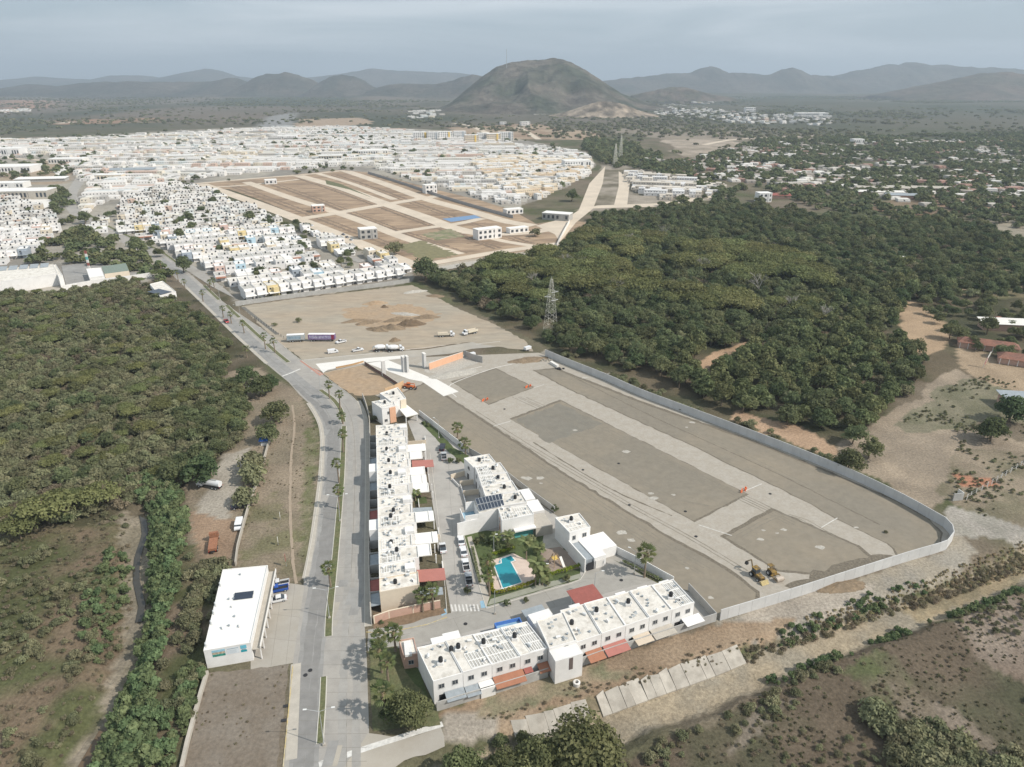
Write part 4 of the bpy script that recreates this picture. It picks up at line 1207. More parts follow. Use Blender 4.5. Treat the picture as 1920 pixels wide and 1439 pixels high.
lab = {'umbrella': 'wide flat-topped olive tree in the wood behind the long grey wall',
       'mango': 'pale green lumpy-crowned tree in the wood at the right of the building site',
       'dark': 'dark dense tree at the near edge of the wood behind the long grey wall',
       'broad': 'mid green broadleaf tree at the near edge of the wood behind the long grey wall',
       'scrub': 'low olive bush at the near edge of the wood behind the long grey wall'}
for i in sorted(ind):
    k_ = kinds[i]
    s = {'umbrella': npr.uniform(0.9, 1.6), 'mango': npr.uniform(0.8, 1.4), 'scrub': npr.uniform(1.0, 1.8)}.get(k_, npr.uniform(0.7, 1.4))
    py_t = 719.5 + F * ((H - 0) * CT - Y[i] * ST) / (Y[i] * CT + H * ST)
    px_t = 960 + F * X[i] / (Y[i] * CT + H * ST)
    size = 'small' if s < {'umbrella': 1.05, 'scrub': 1.3}.get(k_, 0.95) else 'large' if s > {'umbrella': 1.2, 'scrub': 1.55}.get(k_, 1.2) else 'middling'
    where = ('behind the tan dirt lot' if px_t < 960 else 'round the power pylon' if px_t < 1100 else 'behind the upper end of the long wall' if px_t < 1230 else 'left of the orange track clearing' if px_t < 1320 else
             'beyond the orange track clearing' if px_t < 1430 else 'above the orange bank' if px_t < 1530 else 'above the lone upright tree' if px_t < 1620 else 'near the dirt track at the right')
    g0 = np.interp(px_t, [800, 1000, 1250, 1560, 1750], [545, 640, 735, 820, 700])
    depth = 'wood edge' if py_t > g0 - 22 else 'second line' if py_t > g0 - 60 else 'third line' if py_t > g0 - 105 else 'deep wood'
    word = {'umbrella': 'flat-topped olive tree', 'mango': 'pale lumpy green tree', 'dark': 'dark dense tree', 'broad': 'mid green tree', 'scrub': 'low olive bush'}[k_]
    tree(k_, float(X[i]), float(Y[i]), float(s), '%s %s %s, %s' % (size, word, where, depth), 'bush' if k_ == 'scrub' else 'tree', group='%s %ss of the wood %s' % (size, word, where))
mdry = (npr.uniform(0, 1, len(X)) < .07)
rest = np.ones(len(X), bool); rest[list(ind)] = False
for k_, nm in (('umbrella', 'umbrella_trees'), ('mango', 'mango_trees'), ('dark', 'dark_wood'), ('broad', 'broadleaf_wood'), ('scrub', 'wood_undergrowth')):
    m = rest & (kinds == k_) & ~mdry
    sc0, sc1 = {'umbrella': (0.9, 1.8), 'scrub': (1.1, 2.2)}.get(k_, (0.7, 1.5))
    stuff(nm, pack(X[m], Y[m], sc0, sc1), k_, 'the deep wood of ' + {'umbrella': 'flat-topped olive', 'mango': 'pale green lumpy', 'dark': 'dark', 'broad': 'mid green', 'scrub': 'low olive'}[k_] + ' trees on the right', 'wood')
stuff('dry_wood', pack(X[rest & mdry], Y[rest & mdry], 1.4, 2.6), 'dry', 'dry grey brown leafless trees through the deep wood', 'wood')
# grey leafless trees
bare = [trunk_mesh('trunk', 3.2, 0.22, 4, 40 + i, M_bark2, bare=True) for i in range(2)]
for i, (a, b, s) in enumerate([(1080, 520, 2.0), (1150, 560, 1.6), (1420, 560, 2.2), (1320, 520, 1.8), (1135, 548, 1.5), (1540, 610, 1.5), (1260, 560, 1.6), (1000, 545, 1.5), (1180, 470, 1.9), (1060, 505, 1.5), (1480, 590, 1.6), (1340, 590, 1.3), (1245, 455, 2.0)]):
    r = thing('leafless_tree', 'grey leafless tree with bare spreading branches, ' + ['third from the left in the wood', 'below the middle of the olive patch', 'large, at the right of the olive patch', 'amid the olive patch', 'just left of the middle one', 'rightmost, among the pale trees', 'right of the olive centre', 'left of the pylon top', 'in the dark upper wood, left', 'behind the pylon', 'small, near the rightmost', 'small, lower middle', 'highest in the wood'][i], 'tree', (*G(a, b), 0.5), i * 1.3)
    r.scale = (s, s, s)
    link(bpy.data.objects.new('branches', bare[i % 2]), r)

# --- scrub wood on the left
LF = [(-500, 560), (-60, 560), (100, 552), (200, 535), (262, 528), (330, 570), (380, 600), (430, 650), (425, 705), (440, 720), (470, 770), (450, 830), (400, 870), (345, 900), (330, 930), (240, 950), (120, 985), (-40, 1010), (-600, 1010)]
X, Y = scatter(LF, 3.5, seed=4)
nv = fbm(X, Y, 18, 90); r_ = npr.uniform(0, 1, len(X))
edge = GA([(330, 570), (385, 600), (440, 660), (480, 780), (460, 850), (340, 920), (330, 800), (370, 700), (310, 600)])
ie = pip(X, Y, edge)
kd = np.where((nv < 0.40) & (r_ < 0.7), 'dry', 'scrub'); kd = np.where((r_ < 0.05) | (ie & (r_ < 0.35)), 'broad', kd)
kd = np.where((r_ > 0.965), 'umbrella', kd)
for k_, s0, s1, lb in (('scrub', 0.75, 1.45, 'countless low olive bushes of the scrub wood on the left'), ('dry', 0.8, 1.4, 'dry brown brush among the scrub on the left'),
                       ('broad', 0.55, 0.95, 'taller green trees among the scrub on the left'), ('umbrella', 0.4, 0.7, 'olive flat-topped trees among the scrub on the left')):
    m = kd == k_
    stuff({'scrub': 'scrub_wood', 'dry': 'dry_brush', 'broad': 'green_scrub_trees', 'umbrella': 'olive_scrub_trees'}[k_], pack(X[m], Y[m], s0, s1), k_, lb, 'scrub')
# creek banks
X, Y = scatter([(240, 905), (290, 895), (345, 925), (350, 990), (335, 1080), (315, 1180), (290, 1270), (300, 1380), (330, 1445), (170, 1445), (215, 1330), (255, 1240), (272, 1150), (284, 1060), (285, 960)], 1.9, seed=6)
stuff('creek_shrubs', pack(X, Y, 0.7, 1.5), 'castor', 'bright green shrubs crowding the right bank of the creek', 'shrubs')
X, Y = scatter([(205, 1030), (245, 1020), (240, 1100), (215, 1180), (190, 1250), (150, 1200), (170, 1100)], 2.6, seed=7)
stuff('creek_shrubs', pack(X, Y, 0.5, 1.1), 'castor', 'green shrubs on the left bank of the creek', 'shrubs')
X, Y = scatter([(-200, 1010), (240, 960), (240, 1160), (180, 1300), (90, 1445), (-300, 1445)], 3.0, seed=8, dens=lambda a, b: np.clip((fbm(a, b, 16, 92) - 0.46) * 5, 0.02, 0.8))
stuff('hillside_scrub', pack(X, Y, 0.2, 0.8), 'scrub', 'scattered olive bushes on the dry slope left of the creek', 'scrub')
X, Y = scatter([(-200, 1010), (240, 960), (240, 1160), (180, 1300), (90, 1445), (-300, 1445)], 2.0, seed=9, dens=lambda a, b: 0.6)
stuff('dry_grass', pack(X, Y, 0.12, 0.5), 'dry', 'dry brown brush on the slope left of the creek', 'scrub')
X, Y = scatter([(350, 1040), (440, 1050), (420, 1080), (385, 1220), (380, 1262), (345, 1439), (300, 1439), (300, 1250), (335, 1120)], 2.6, seed=10, dens=lambda a, b: np.clip((fbm(a, b, 9, 93) - 0.40) * 5, 0.05, 1))
stuff('bank_scrub', pack(X, Y, 0.4, 1.0), 'scrub', 'bushes behind the white shop building', 'scrub')
X, Y = scatter([(392, 1050), (425, 1060), (388, 1130), (360, 1220), (345, 1180), (370, 1090)], 2.2, seed=11)
stuff('bank_scrub', pack(X, Y, 0.7, 1.2), 'scrub', 'dense bushes right behind the white shop building', 'scrub')
X, Y = scatter([(355, 1240), (385, 1262), (345, 1400), (330, 1445), (290, 1445), (310, 1350)], 2.2, seed=12)
stuff('bank_scrub', pack(X, Y, 0.5, 1.2), 'castor', 'bushes along the lot wall at the lower left', 'scrub')
# channel banks and the fields at the bottom right
X, Y = scatter([(1385, 1232), (1400, 1205), (1440, 1190), (1540, 1150), (1680, 1100), (1750, 1085), (1740, 1105), (1600, 1155), (1480, 1200), (1420, 1225)], 1.6, seed=13, dens=lambda a, b: np.clip((fbm(a, b, 7, 94) - 0.38) * 5, 0.1, 1))
stuff('bank_shrubs', pack(X, Y, 0.25, 0.75), 'castor', 'green shrubs on the bank between the track and the channel', 'shrubs')
X, Y = scatter([(1500, 1160), (1560, 1142), (1700, 1100), (1840, 1045), (1919, 1010), (1960, 1050), (1850, 1085), (1700, 1130), (1560, 1170)], 1.2, seed=14)
stuff('dry_reeds', pack(X, Y, 0.3, 0.8), 'reed', 'tall straw coloured reeds on the channel bank', 'reeds')
X, Y = scatter([(900, 1350), (1050, 1290), (1240, 1240), (1400, 1200), (1560, 1145), (1560, 1165), (1400, 1225), (1240, 1268), (1050, 1320), (880, 1370)], 1.3, seed=15, dens=lambda a, b: np.clip((fbm(a, b, 7, 95) - 0.42) * 5, 0.05, 1))
stuff('weeds', pack(X, Y, 0.1, 0.3), 'dry', 'weeds along the lip of the channel', 'weeds')
X, Y = scatter([(1180, 1425), (1330, 1352), (1440, 1300), (1560, 1240), (1600, 1260), (1480, 1330), (1360, 1400), (1250, 1439)], 2.4, seed=16, dens=lambda a, b: np.clip((fbm(a, b, 10, 96) - 0.40) * 5, 0.1, 1))
stuff('field_scrub', pack(X, Y, 0.25, 0.8), 'scrub', 'dark green bushes on the far bank of the channel', 'scrub')
X, Y = scatter([(1620, 1340), (1700, 1360), (1800, 1400), (1919, 1439), (2000, 1480), (1700, 1480), (1660, 1400)], 2.6, seed=17)
stuff('field_thicket', pack(X, Y, 0.8, 1.5), 'scrub', 'dark thicket in the field at the lower right corner', 'scrub')
X, Y = scatter([(1160, 1439), (1330, 1350), (1500, 1275), (1620, 1215), (1760, 1165), (1919, 1110), (2150, 1150), (2150, 1480), (1100, 1480)], 1.4, seed=18, dens=lambda a, b: np.clip((fbm(a, b, 14, 97) - 0.40) * 4, 0.05, 0.7))
stuff('field_weeds', pack(X, Y, 0.3, 0.8), 'weed', 'weeds and tufts in the rough field at the lower right', 'weeds')
X, Y = scatter([(1440, 1260), (1600, 1200), (1690, 1170), (1919, 1100), (1919, 1112), (1700, 1185), (1600, 1225), (1460, 1285)], 1.5, seed=19, dens=lambda a, b: np.clip((fbm(a, b, 7, 98) - 0.40) * 5, 0.05, 1))
stuff('bank_shrubs', pack(X, Y, 0.4, 0.9), 'castor', 'green shrubs on the south lip of the channel', 'shrubs')
X, Y = scatter([(1680, 800), (1760, 735), (1850, 705), (2100, 745), (2100, 900), (1919, 1000), (1820, 960), (1780, 910), (1800, 810)], 2.0, seed=20, dens=lambda a, b: np.clip((fbm(a, b, 14, 99) - 0.46) * 5, 0.02, 0.8))
stuff('field_weeds', pack(X, Y, 0.15, 0.4), 'scrub', 'weeds on the dry ground at the right edge', 'weeds')
X, Y = scatter([(1050, 668), (1200, 742), (1400, 812), (1560, 868), (1640, 905), (1660, 890), (1540, 850), (1400, 795), (1200, 722), (1070, 660)], 2.2, seed=21, dens=lambda a, b: np.clip((fbm(a, b, 9, 100) - 0.46) * 5, 0.0, 0.9))
stuff('wall_weeds', pack(X, Y, 0.4, 0.9), 'scrub', 'weeds and low bushes outside the long perimeter wall', 'scrub')
X, Y = scatter([(1560, 560), (1919, 540), (2150, 580), (2150, 740), (1880, 690), (1790, 640), (1700, 560)], 9, seed=22, dens=lambda a, b: np.clip((fbm(a, b, 30, 101) - 0.42) * 5, 0.02, 0.9))
stuff('orchard_trees', pack(X, Y, 0.6, 1.1), 'broad', 'trees round the ranch at the right edge', 'wood')
X, Y = scatter([(390, 1260), (545, 1246), (521, 1445), (342, 1445)], 1.6, seed=23, dens=lambda a, b: np.clip((fbm(a, b, 5, 102) - 0.52) * 5, 0.02, 0.5))
stuff('lot_weeds', pack(X, Y, 0.08, 0.2), 'dry', 'small dry weeds on the vacant lot', 'weeds')
X, Y = scatter([(450, 760), (560, 740), (600, 830), (590, 940), (570, 1080), (450, 1080), (440, 960)], 1.8, seed=24, dens=lambda a, b: np.clip((fbm(a, b, 6, 103) - 0.52) * 5, 0.02, 0.5))
stuff('verge_weeds', pack(X, Y, 0.08, 0.22), 'dry', 'small weeds on the dirt verge left of the road', 'weeds')

X, Y = scatter([(1160, 1439), (1330, 1350), (1500, 1275), (1620, 1215), (1760, 1165), (1919, 1110), (2150, 1150), (2150, 1480), (1100, 1480)], 1.9, seed=26, dens=lambda a, b: np.clip((fbm(a, b, 11, 121) - 0.42) * 4, 0.05, 0.7))
stuff('field_brush', pack(X, Y, 0.12, 0.35), 'dry', 'dry brown brush over the rough field at the lower right', 'scrub')
X, Y = scatter([(1160, 1439), (1330, 1350), (1500, 1275), (1620, 1215), (1760, 1165), (1919, 1110), (2150, 1150), (2150, 1480), (1100, 1480)], 2.2, seed=27, dens=lambda a, b: np.clip((fbm(a, b, 20, 122) - 0.52) * 6, 0.01, 0.9))
stuff('field_scrub', pack(X, Y, 0.15, 0.45), 'scrub', 'low green patches over the rough field at the lower right', 'scrub')
X, Y = scatter([(1400, 1212), (1500, 1178), (1620, 1140), (1760, 1095), (1900, 1035), (1919, 1020), (1940, 1050), (1800, 1105), (1640, 1150), (1500, 1200), (1400, 1235)], 1.3, seed=28, dens=lambda a, b: 0.7)
stuff('bank_brush', pack(X, Y, 0.25, 0.6), 'dry', 'dry brown grass on the slope between track and channel', 'grass')
# --- village, town and plain trees far away
X, Y = scatter([(1100, 262), (1300, 300), (1420, 262), (1919, 250), (2100, 260), (2100, 440), (1919, 430), (1600, 415), (1380, 380), (1240, 400), (1180, 395), (1350, 365), (1130, 300)], 12, seed=30, dens=lambda a, b: np.clip((fbm(a, b, 70, 110) - 0.30) * 4, 0.08, 0.95))
stuff('village_trees', pack(X, Y, 0.8, 1.6), 'far', 'trees growing all through the far village', 'wood')
X, Y = scatter([(0, 262), (480, 240), (900, 250), (1100, 285), (1060, 352), (960, 388), (700, 318), (400, 342), (0, 420), (-300, 400), (-300, 280)], 24, seed=31, dens=lambda a, b: np.clip((fbm(a, b, 90, 111) - 0.42) * 4, 0.04, 0.8))
stuff('town_trees', pack(X, Y, 0.6, 1.5), 'far', 'trees scattered between the far white houses', 'wood')
X, Y = scatter([(-300, 185), (1919, 180), (2300, 190), (2300, 262), (1420, 262), (1300, 296), (1110, 262), (1000, 262), (900, 245), (620, 232), (480, 234), (0, 256), (-300, 262)], 26, seed=32, dens=lambda a, b: np.clip((fbm(a, b, 260, 112) - 0.40) * 4, 0.08, 0.95) * np.where(a > 100, 1, 0.5))
stuff('plain_trees', pack(X, Y, 0.8, 2.0), 'farscrub', 'dark tree masses spread over the far plain', 'wood')
X, Y = scatter([(1100, 262), (1200, 270), (1180, 310), (1150, 318), (1090, 280)], 12, seed=33)
stuff('valley_trees', pack(X, Y, 1.0, 1.8), 'far', 'green trees of the valley beside the white suburb', 'wood')
X, Y = scatter([(85, 352), (120, 352), (145, 400), (200, 440), (300, 500), (340, 540), (300, 540), (280, 520), (180, 500), (120, 500), (60, 495), (80, 455), (125, 440), (100, 390)], 9, seed=34, dens=lambda a, b: np.clip((fbm(a, b, 30, 113) - 0.36) * 4, 0.05, 0.9))
stuff('avenue_trees', pack(X, Y, 0.8, 1.4), 'far', 'street trees along the far end of the road', 'wood')
X, Y = scatter([(150, 436), (240, 372), (330, 345), (392, 356), (520, 410), (690, 476), (700, 520), (560, 536), (455, 556), (350, 500)], 18, seed=36, dens=lambda a, b: 0.35)
stuff('block_trees', pack(X, Y, 0.6, 1.25), 'broad', 'garden trees between the houses of the near block', 'trees')
for lbl, pts, s0, s1 in (('bushes along the wall of the near housing block', [(455, 562), (560, 548), (566, 552), (460, 569)], .3, .5),):
    X, Y = scatter(pts, 3, seed=35)
    stuff('wall_bushes', pack(X, Y, s0, s1), 'scrub', lbl, 'bushes')

# --- single trees one can point to
single = [
 ('dark', 382, 908, 1.8, 'dark round tree over the tanker truck on the dirt yard'),
 ('broad', 330, 905, 1.2, 'green tree at the scrub edge left of the dirt yard'),
 ('dark', 350, 640, 1.3, 'dark tree at the left edge of the road verge above the yard'),
 ('dark', 372, 605, 1.1, 'dark green tree behind the roadside palms'),
 ('dark', 490, 744, 1.6, 'dark tree beside the white car in the upper yard'),
 ('dark', 465, 724, 1.5, 'leftmost of the dark trees by the upper yard'),
 ('dark', 510, 732, 1.2, 'smaller dark tree nearest the bend of the road'),
 ('broad', 518, 792, 1.45, 'round green tree standing alone on the dirt verge'),
 ('broad', 503, 832, 1.15, 'green tree by the blue stall'),
 ('scrub', 478, 905, 2.4, 'pale feathery tree over the concrete wall'),
 ('scrub', 474, 880, 2.2, 'upper pale feathery tree over the concrete wall'),
 ('scrub', 462, 945, 1.9, 'lower feathery tree by the wall'),
 ('umbrella', 95, 985, 1.25, 'huge spreading olive tree above the creek'),
 ('umbrella', 190, 955, 1.0, 'wide olive tree beside the bend of the creek'),
 ('umbrella', 40, 1010, 0.9, 'olive tree at the left edge above the dry slope'),
 ('bigtree', 772, 1358, 1.2, 'round dark tree at the corner of the end house'),
 ('dark', 742, 1352, 1.0, 'dark tree next to the fan palm by the verge'),
 ('bigtree', 1097, 1458, 2.0, 'big round tree at the bottom edge beside the channel'),
 ('bigtree', 1062, 1462, 1.4, 'left half of the big round tree group at the bottom edge'),
 ('bigtree', 1000, 1475, 1.5, 'green tree below the channel lining at the bottom edge'),
 ('bigtree', 872, 1462, 1.3, 'green tree at the bottom edge next to the side street'),
 ('bigtree', 945, 1478, 1.2, 'low green tree at the bottom edge left of the big round one'),
 ('broad', 985, 1382, 0.55, 'round bush by the lip of the channel'),
 ('broad', 940, 1385, 0.45, 'small round bush left of the channel slabs'),
 ('broad', 1598, 832, 1.15, 'upright green tree at the bend of the dirt track'),
 ('broad', 1628, 860, 1.1, 'low round tree outside the long wall'),
 ('broad', 1590, 888, 1.3, 'spreading tree leaning on the long wall'),
 ('broad', 1572, 880, 0.7, 'small tree close to the outer face of the long wall'),
 ('dark', 1857, 828, 1.6, 'dark upright tree alone on the dry ground at the right'),
 ('dark', 1892, 792, 1.9, 'broad dark tree behind the lone upright one at the right edge'),
 ('broad', 1780, 636, 1.3, 'tree in front of the red tiled ranch house'),
 ('broad', 1850, 628, 1.4, 'big tree behind the red tiled ranch house'),
 ('broad', 798, 526, 2.4, 'broad dark tree at the corner of the dirt lot'),
 ('scrub', 740, 478, 3.0, 'large airy tree on a green plot of the subdivision'),
 ('dark', 1072, 378, 2.2, 'dark tree at the edge of the cream houses'),
 ('scrub', 1003, 444, 2.6, 'grey airy tree behind the subdivision pavilion'),
 ('broad', 260, 478, 1.8, 'round tree at the junction beside the fuel station'),
 ('broad', 345, 512, 1.7, 'large tree at the entrance of the near white block'),
 ('umbrella', 300, 522, 0.8, 'light green round tree beside the solar roofed shop'),
 ('broad', 470, 418, 1.6, 'dark tree on the edge of the white houses facing the plots'),
 ('broad', 535, 434, 1.4, 'dark tree between white houses near the plots'),
 ('broad', 295, 446, 1.5, 'dark tree amid the white houses of the near block'),
 ('broad', 355, 418, 1.4, 'dark tree behind the tall white house'),
 ('broad', 160, 420, 1.7, 'tree at the avenue beside the near block'),
 ('broad', 485, 527, 1.0, 'tree on the green of the inner lane, leftmost'),
 ('broad', 520, 516, 0.8, 'second tree on the green of the inner lane'),
 ('broad', 545, 512, 0.8, 'third tree on the green of the inner lane'),
 ('broad', 568, 506, 0.9, 'fourth tree on the green of the inner lane'),
 ('broad', 640, 500, 1.0, 'tree in the small garden square'),
]
for k_, a, b, s, lb in single:
    X0, Y0 = G(a, b)
    tree(k_, X0, Y0, s, lb, 'tree')
# ------------------------------------------------------------------ houses: shared pieces
WCACHE = {}
def window_pieces(w, h, two=True, frame=None, pane=None):
    key = (round(w, 2), round(h, 2), two, (frame or M_frame).name, (pane or M_glass).name)
    if key not in WCACHE:
        b = 0.07
        mb = MB()
        mb.box((0, -0.03, h / 2 - b / 2), (w, 0.10, b)); mb.box((0, -0.05, -h / 2 + b / 2), (w + 0.1, 0.16, b))
        for s in ((-1, 0, 1) if two else (-1, 1)):
            mb.box((s * (w / 2 - b / 2) if s else 0, -0.028, 0), (b, 0.09, h - 2 * b))
        fm = mb.mesh('window', frame or M_frame)
        pm = MB().box((0, 0.0, 0), (w - 2 * b, 0.05, h - 2 * b)).mesh('pane', pane or M_glass)
        WCACHE[key] = (fm, pm)
    return WCACHE[key]

TANK = MB().lathe((0, 0, 0), [(0.46, 0), (0.49, 0.1), (0.49, 0.9), (0.41, 1.08), (0.2, 1.2), (0.18, 1.27)], 12).mesh('water_tank', M_black)
TANKW = MB().lathe((0, 0, 0), [(0.46, 0), (0.49, 0.1), (0.49, 0.9), (0.41, 1.08), (0.2, 1.2), (0.18, 1.27)], 12).mesh('water_tank', M_tankw)
PLINTH = MB().box((0, 0, 0.35), (1.3, 1.3, 0.7)).mesh('tank_plinth', M_wall)
VENT = MB().box((0, 0, 0.15), (0.4, 0.3, 0.3)).box((0, 0, 0.34), (0.5, 0.4, 0.06)).mesh('roof_vent', M_greyroof)
ACU = MB().box((0, 0, 0.35), (0.8, 0.35, 0.6)).cyl((0.15, -0.18, 0.35), (0.15, -0.2, 0.35), 0.2, n=10, m=1).mesh('air_conditioner', [M_wall, M_dark])
GAS = MB().cyl((-0.5, 0, 0.4), (0.5, 0, 0.4), 0.3, n=10).box((0, 0, 0.06), (0.7, 0.4, 0.12)).mesh('gas_tank', M_tankw)
DISH = MB().lathe((0, 0, 0.5), [(0.02, 0), (0.25, 0.05), (0.4, 0.16)], 10).cyl((0, 0, 0), (0, 0, 0.5), 0.03, n=5).mesh('satellite_dish', M_galv)

class House:
    def __init__(s, label, quad, h, wall=None, roof=None, cat='house', name='terraced_house', group=None, parapet=0.35, z0=0.0, px=True, pz=None, seed=0, wallmat=None):
        s.rg = random.Random(seed)
        if px:
            s.q = [Vector(G(a, b, h if pz is None else pz)) for a, b in quad]
        else:
            s.q = [Vector(p) for p in quad]
        s.h = h; s.z0 = z0
        c = sum((p for p in s.q), Vector((0, 0))) / len(s.q)
        s.c = c
        s.q = [p - c for p in s.q]
        s.root = thing(name, label, cat, (c.x, c.y, 0), 0, group)
        s.wm = wall or M_wall
        MB().prism([tuple(p) for p in s.q], z0, h, bottom=False).out('wall', s.wm, s.root)
        ins = s.inset(0.02)
        MB().prism(ins, h + 0.002, h + 0.06, bottom=False).out('roof', roof or M_roof, s.root)
        if parapet:
            mb = MB()
            outp, inp = s.inset(-0.03), s.inset(0.14)
            n = len(s.q)
            for i in range(n):
                j = (i + 1) % n
                mb.prism([outp[i], outp[j], inp[j], inp[i]], h - 0.05, h + parapet + i * 0.002)
            mb.out('parapet', s.wm, s.root)
    def inset(s, d):
        n = len(s.q); out = []
        for i in range(n):
            p, a, b = s.q[i], s.q[i - 1], s.q[(i + 1) % n]
            u, v = (p - a).normalized(), (b - p).normalized()
            n1, n2 = Vector((-u.y, u.x)), Vector((-v.y, v.x))
            m = (n1 + n2); m = m / max(0.3, m.dot(n1))
            out.append(tuple(p + m * d))
        return out
    def at(s, u, v):
        q = s.q
        return q[0].lerp(q[1], u).lerp(q[3].lerp(q[2], u), v)
    def edge(s, i):
        a, b = s.q[i], s.q[(i + 1) % len(s.q)]
        d = (b - a).normalized()
        return a, b, d, Vector((d.y, -d.x))
    def win(s, e, t, z, w=1.2, h=1.1, two=True, frame=None, pane=None):
        a, b, d, n = s.edge(e)
        p = a.lerp(b, t) + n * 0.02
        fm, pm = window_pieces(w, h, two, frame, pane)
        o = link(bpy.data.objects.new('window', fm), s.root)
        o.location = (p.x, p.y, z); o.rotation_euler = (0, 0, math.atan2(d.y, d.x))
        c = link(bpy.data.objects.new('pane', pm), o)
        return o
    def door(s, e, t, w=1.0, h=2.1, m=None, z=0.0):
        a, b, d, n = s.edge(e)
        p = a.lerp(b, t) + n * 0.03
        o = MB().box((0, 0, h / 2), (w, 0.08, h)).out('door', m or M_dark, s.root)
        o.location = (p.x, p.y, z); o.rotation_euler = (0, 0, math.atan2(d.y, d.x))
        return o
    def put(s, me, u, v, z=None, rz=None, name=None):
        p = s.at(u, v)
        o = link(bpy.data.objects.new(name or me.name.split('.')[0], me), s.root)
        o.location = (p.x, p.y, (s.h + 0.06) if z is None else z)
        o.rotation_euler = (0, 0, s.rg.uniform(0, 6) if rz is None else rz)
        return o
    def tank(s, u, v, white=False, plinth=True):
        if plinth: s.put(PLINTH, u, v, rz=0)
        s.put(TANKW if white else TANK, u, v, s.h + (0.76 if plinth else 0.06))
    def ext(s, e, t0, t1, d0, d1, z0, z1, m, name, zfar=None):
        a, b, d, n = s.edge(e)
        P = [a.lerp(b, t0) + n * d0, a.lerp(b, t1) + n * d0, a.lerp(b, t1) + n * d1, a.lerp(b, t0) + n * d1]
        z1s = [z1, z1, zfar if zfar is not None else z1, zfar if zfar is not None else z1]
        z0s = z0 if not zfar else [z0, z0, z0 + zfar - z1, z0 + zfar - z1]
        return MB().prism([tuple(p) for p in P], z0s, z1s).out(name, m, s.root)
    def ribs(s, u0, u1, v0, v1, n, m, grey=True):
        """waterproofed roof beams standing pale over bare grey bays"""
        P = [s.at(u0, v0), s.at(u1, v0), s.at(u1, v1), s.at(u0, v1)]
        if grey: MB().prism([tuple(p) for p in P], s.h + 0.061, s.h + 0.075, bottom=False).out('bare_roof_patch', M_roofgrey, s.root)
        mb = MB()
        def bar(a, b, w, hh):
            d = (b - a).normalized(); q = Vector((-d.y, d.x)) * w / 2
            mb.prism([tuple(a - q), tuple(b - q), tuple(b + q), tuple(a + q)], s.h + 0.074, s.h + hh)
        for k in range(n + 1):
            if s.rg.random() < 0.9:
                t = k / n
                bar(P[0].lerp(P[1], t), P[3].lerp(P[2], t), 0.17, 0.15 + k * 1e-4)
        for k in range(m + 1):
            t = k / m
            bar(P[0].lerp(P[3], t), P[1].lerp(P[2], t), 0.24, 0.16 + k * 1e-4)
        tag(mb.out('roof_ribs', M_roofrib, s.root), kind='stuff')
    def clutter(s, n=4):
        for k in range(n):
            s.put(s.rg.choice([VENT, VENT, ACU, VENT, GAS, DISH]), s.rg.uniform(0.12, 0.88), s.rg.uniform(0.1, 0.9))

def lerp_quad(q, t0, t1):
    """slice of a quad between t0 and t1 measured from its near-left to its near-right end"""
    NL, NR, FR, FL = [Vector(p) for p in q]
    return [NL.lerp(NR, t0), NL.lerp(NR, t1), FL.lerp(FR, t1), FL.lerp(FR, t0)]

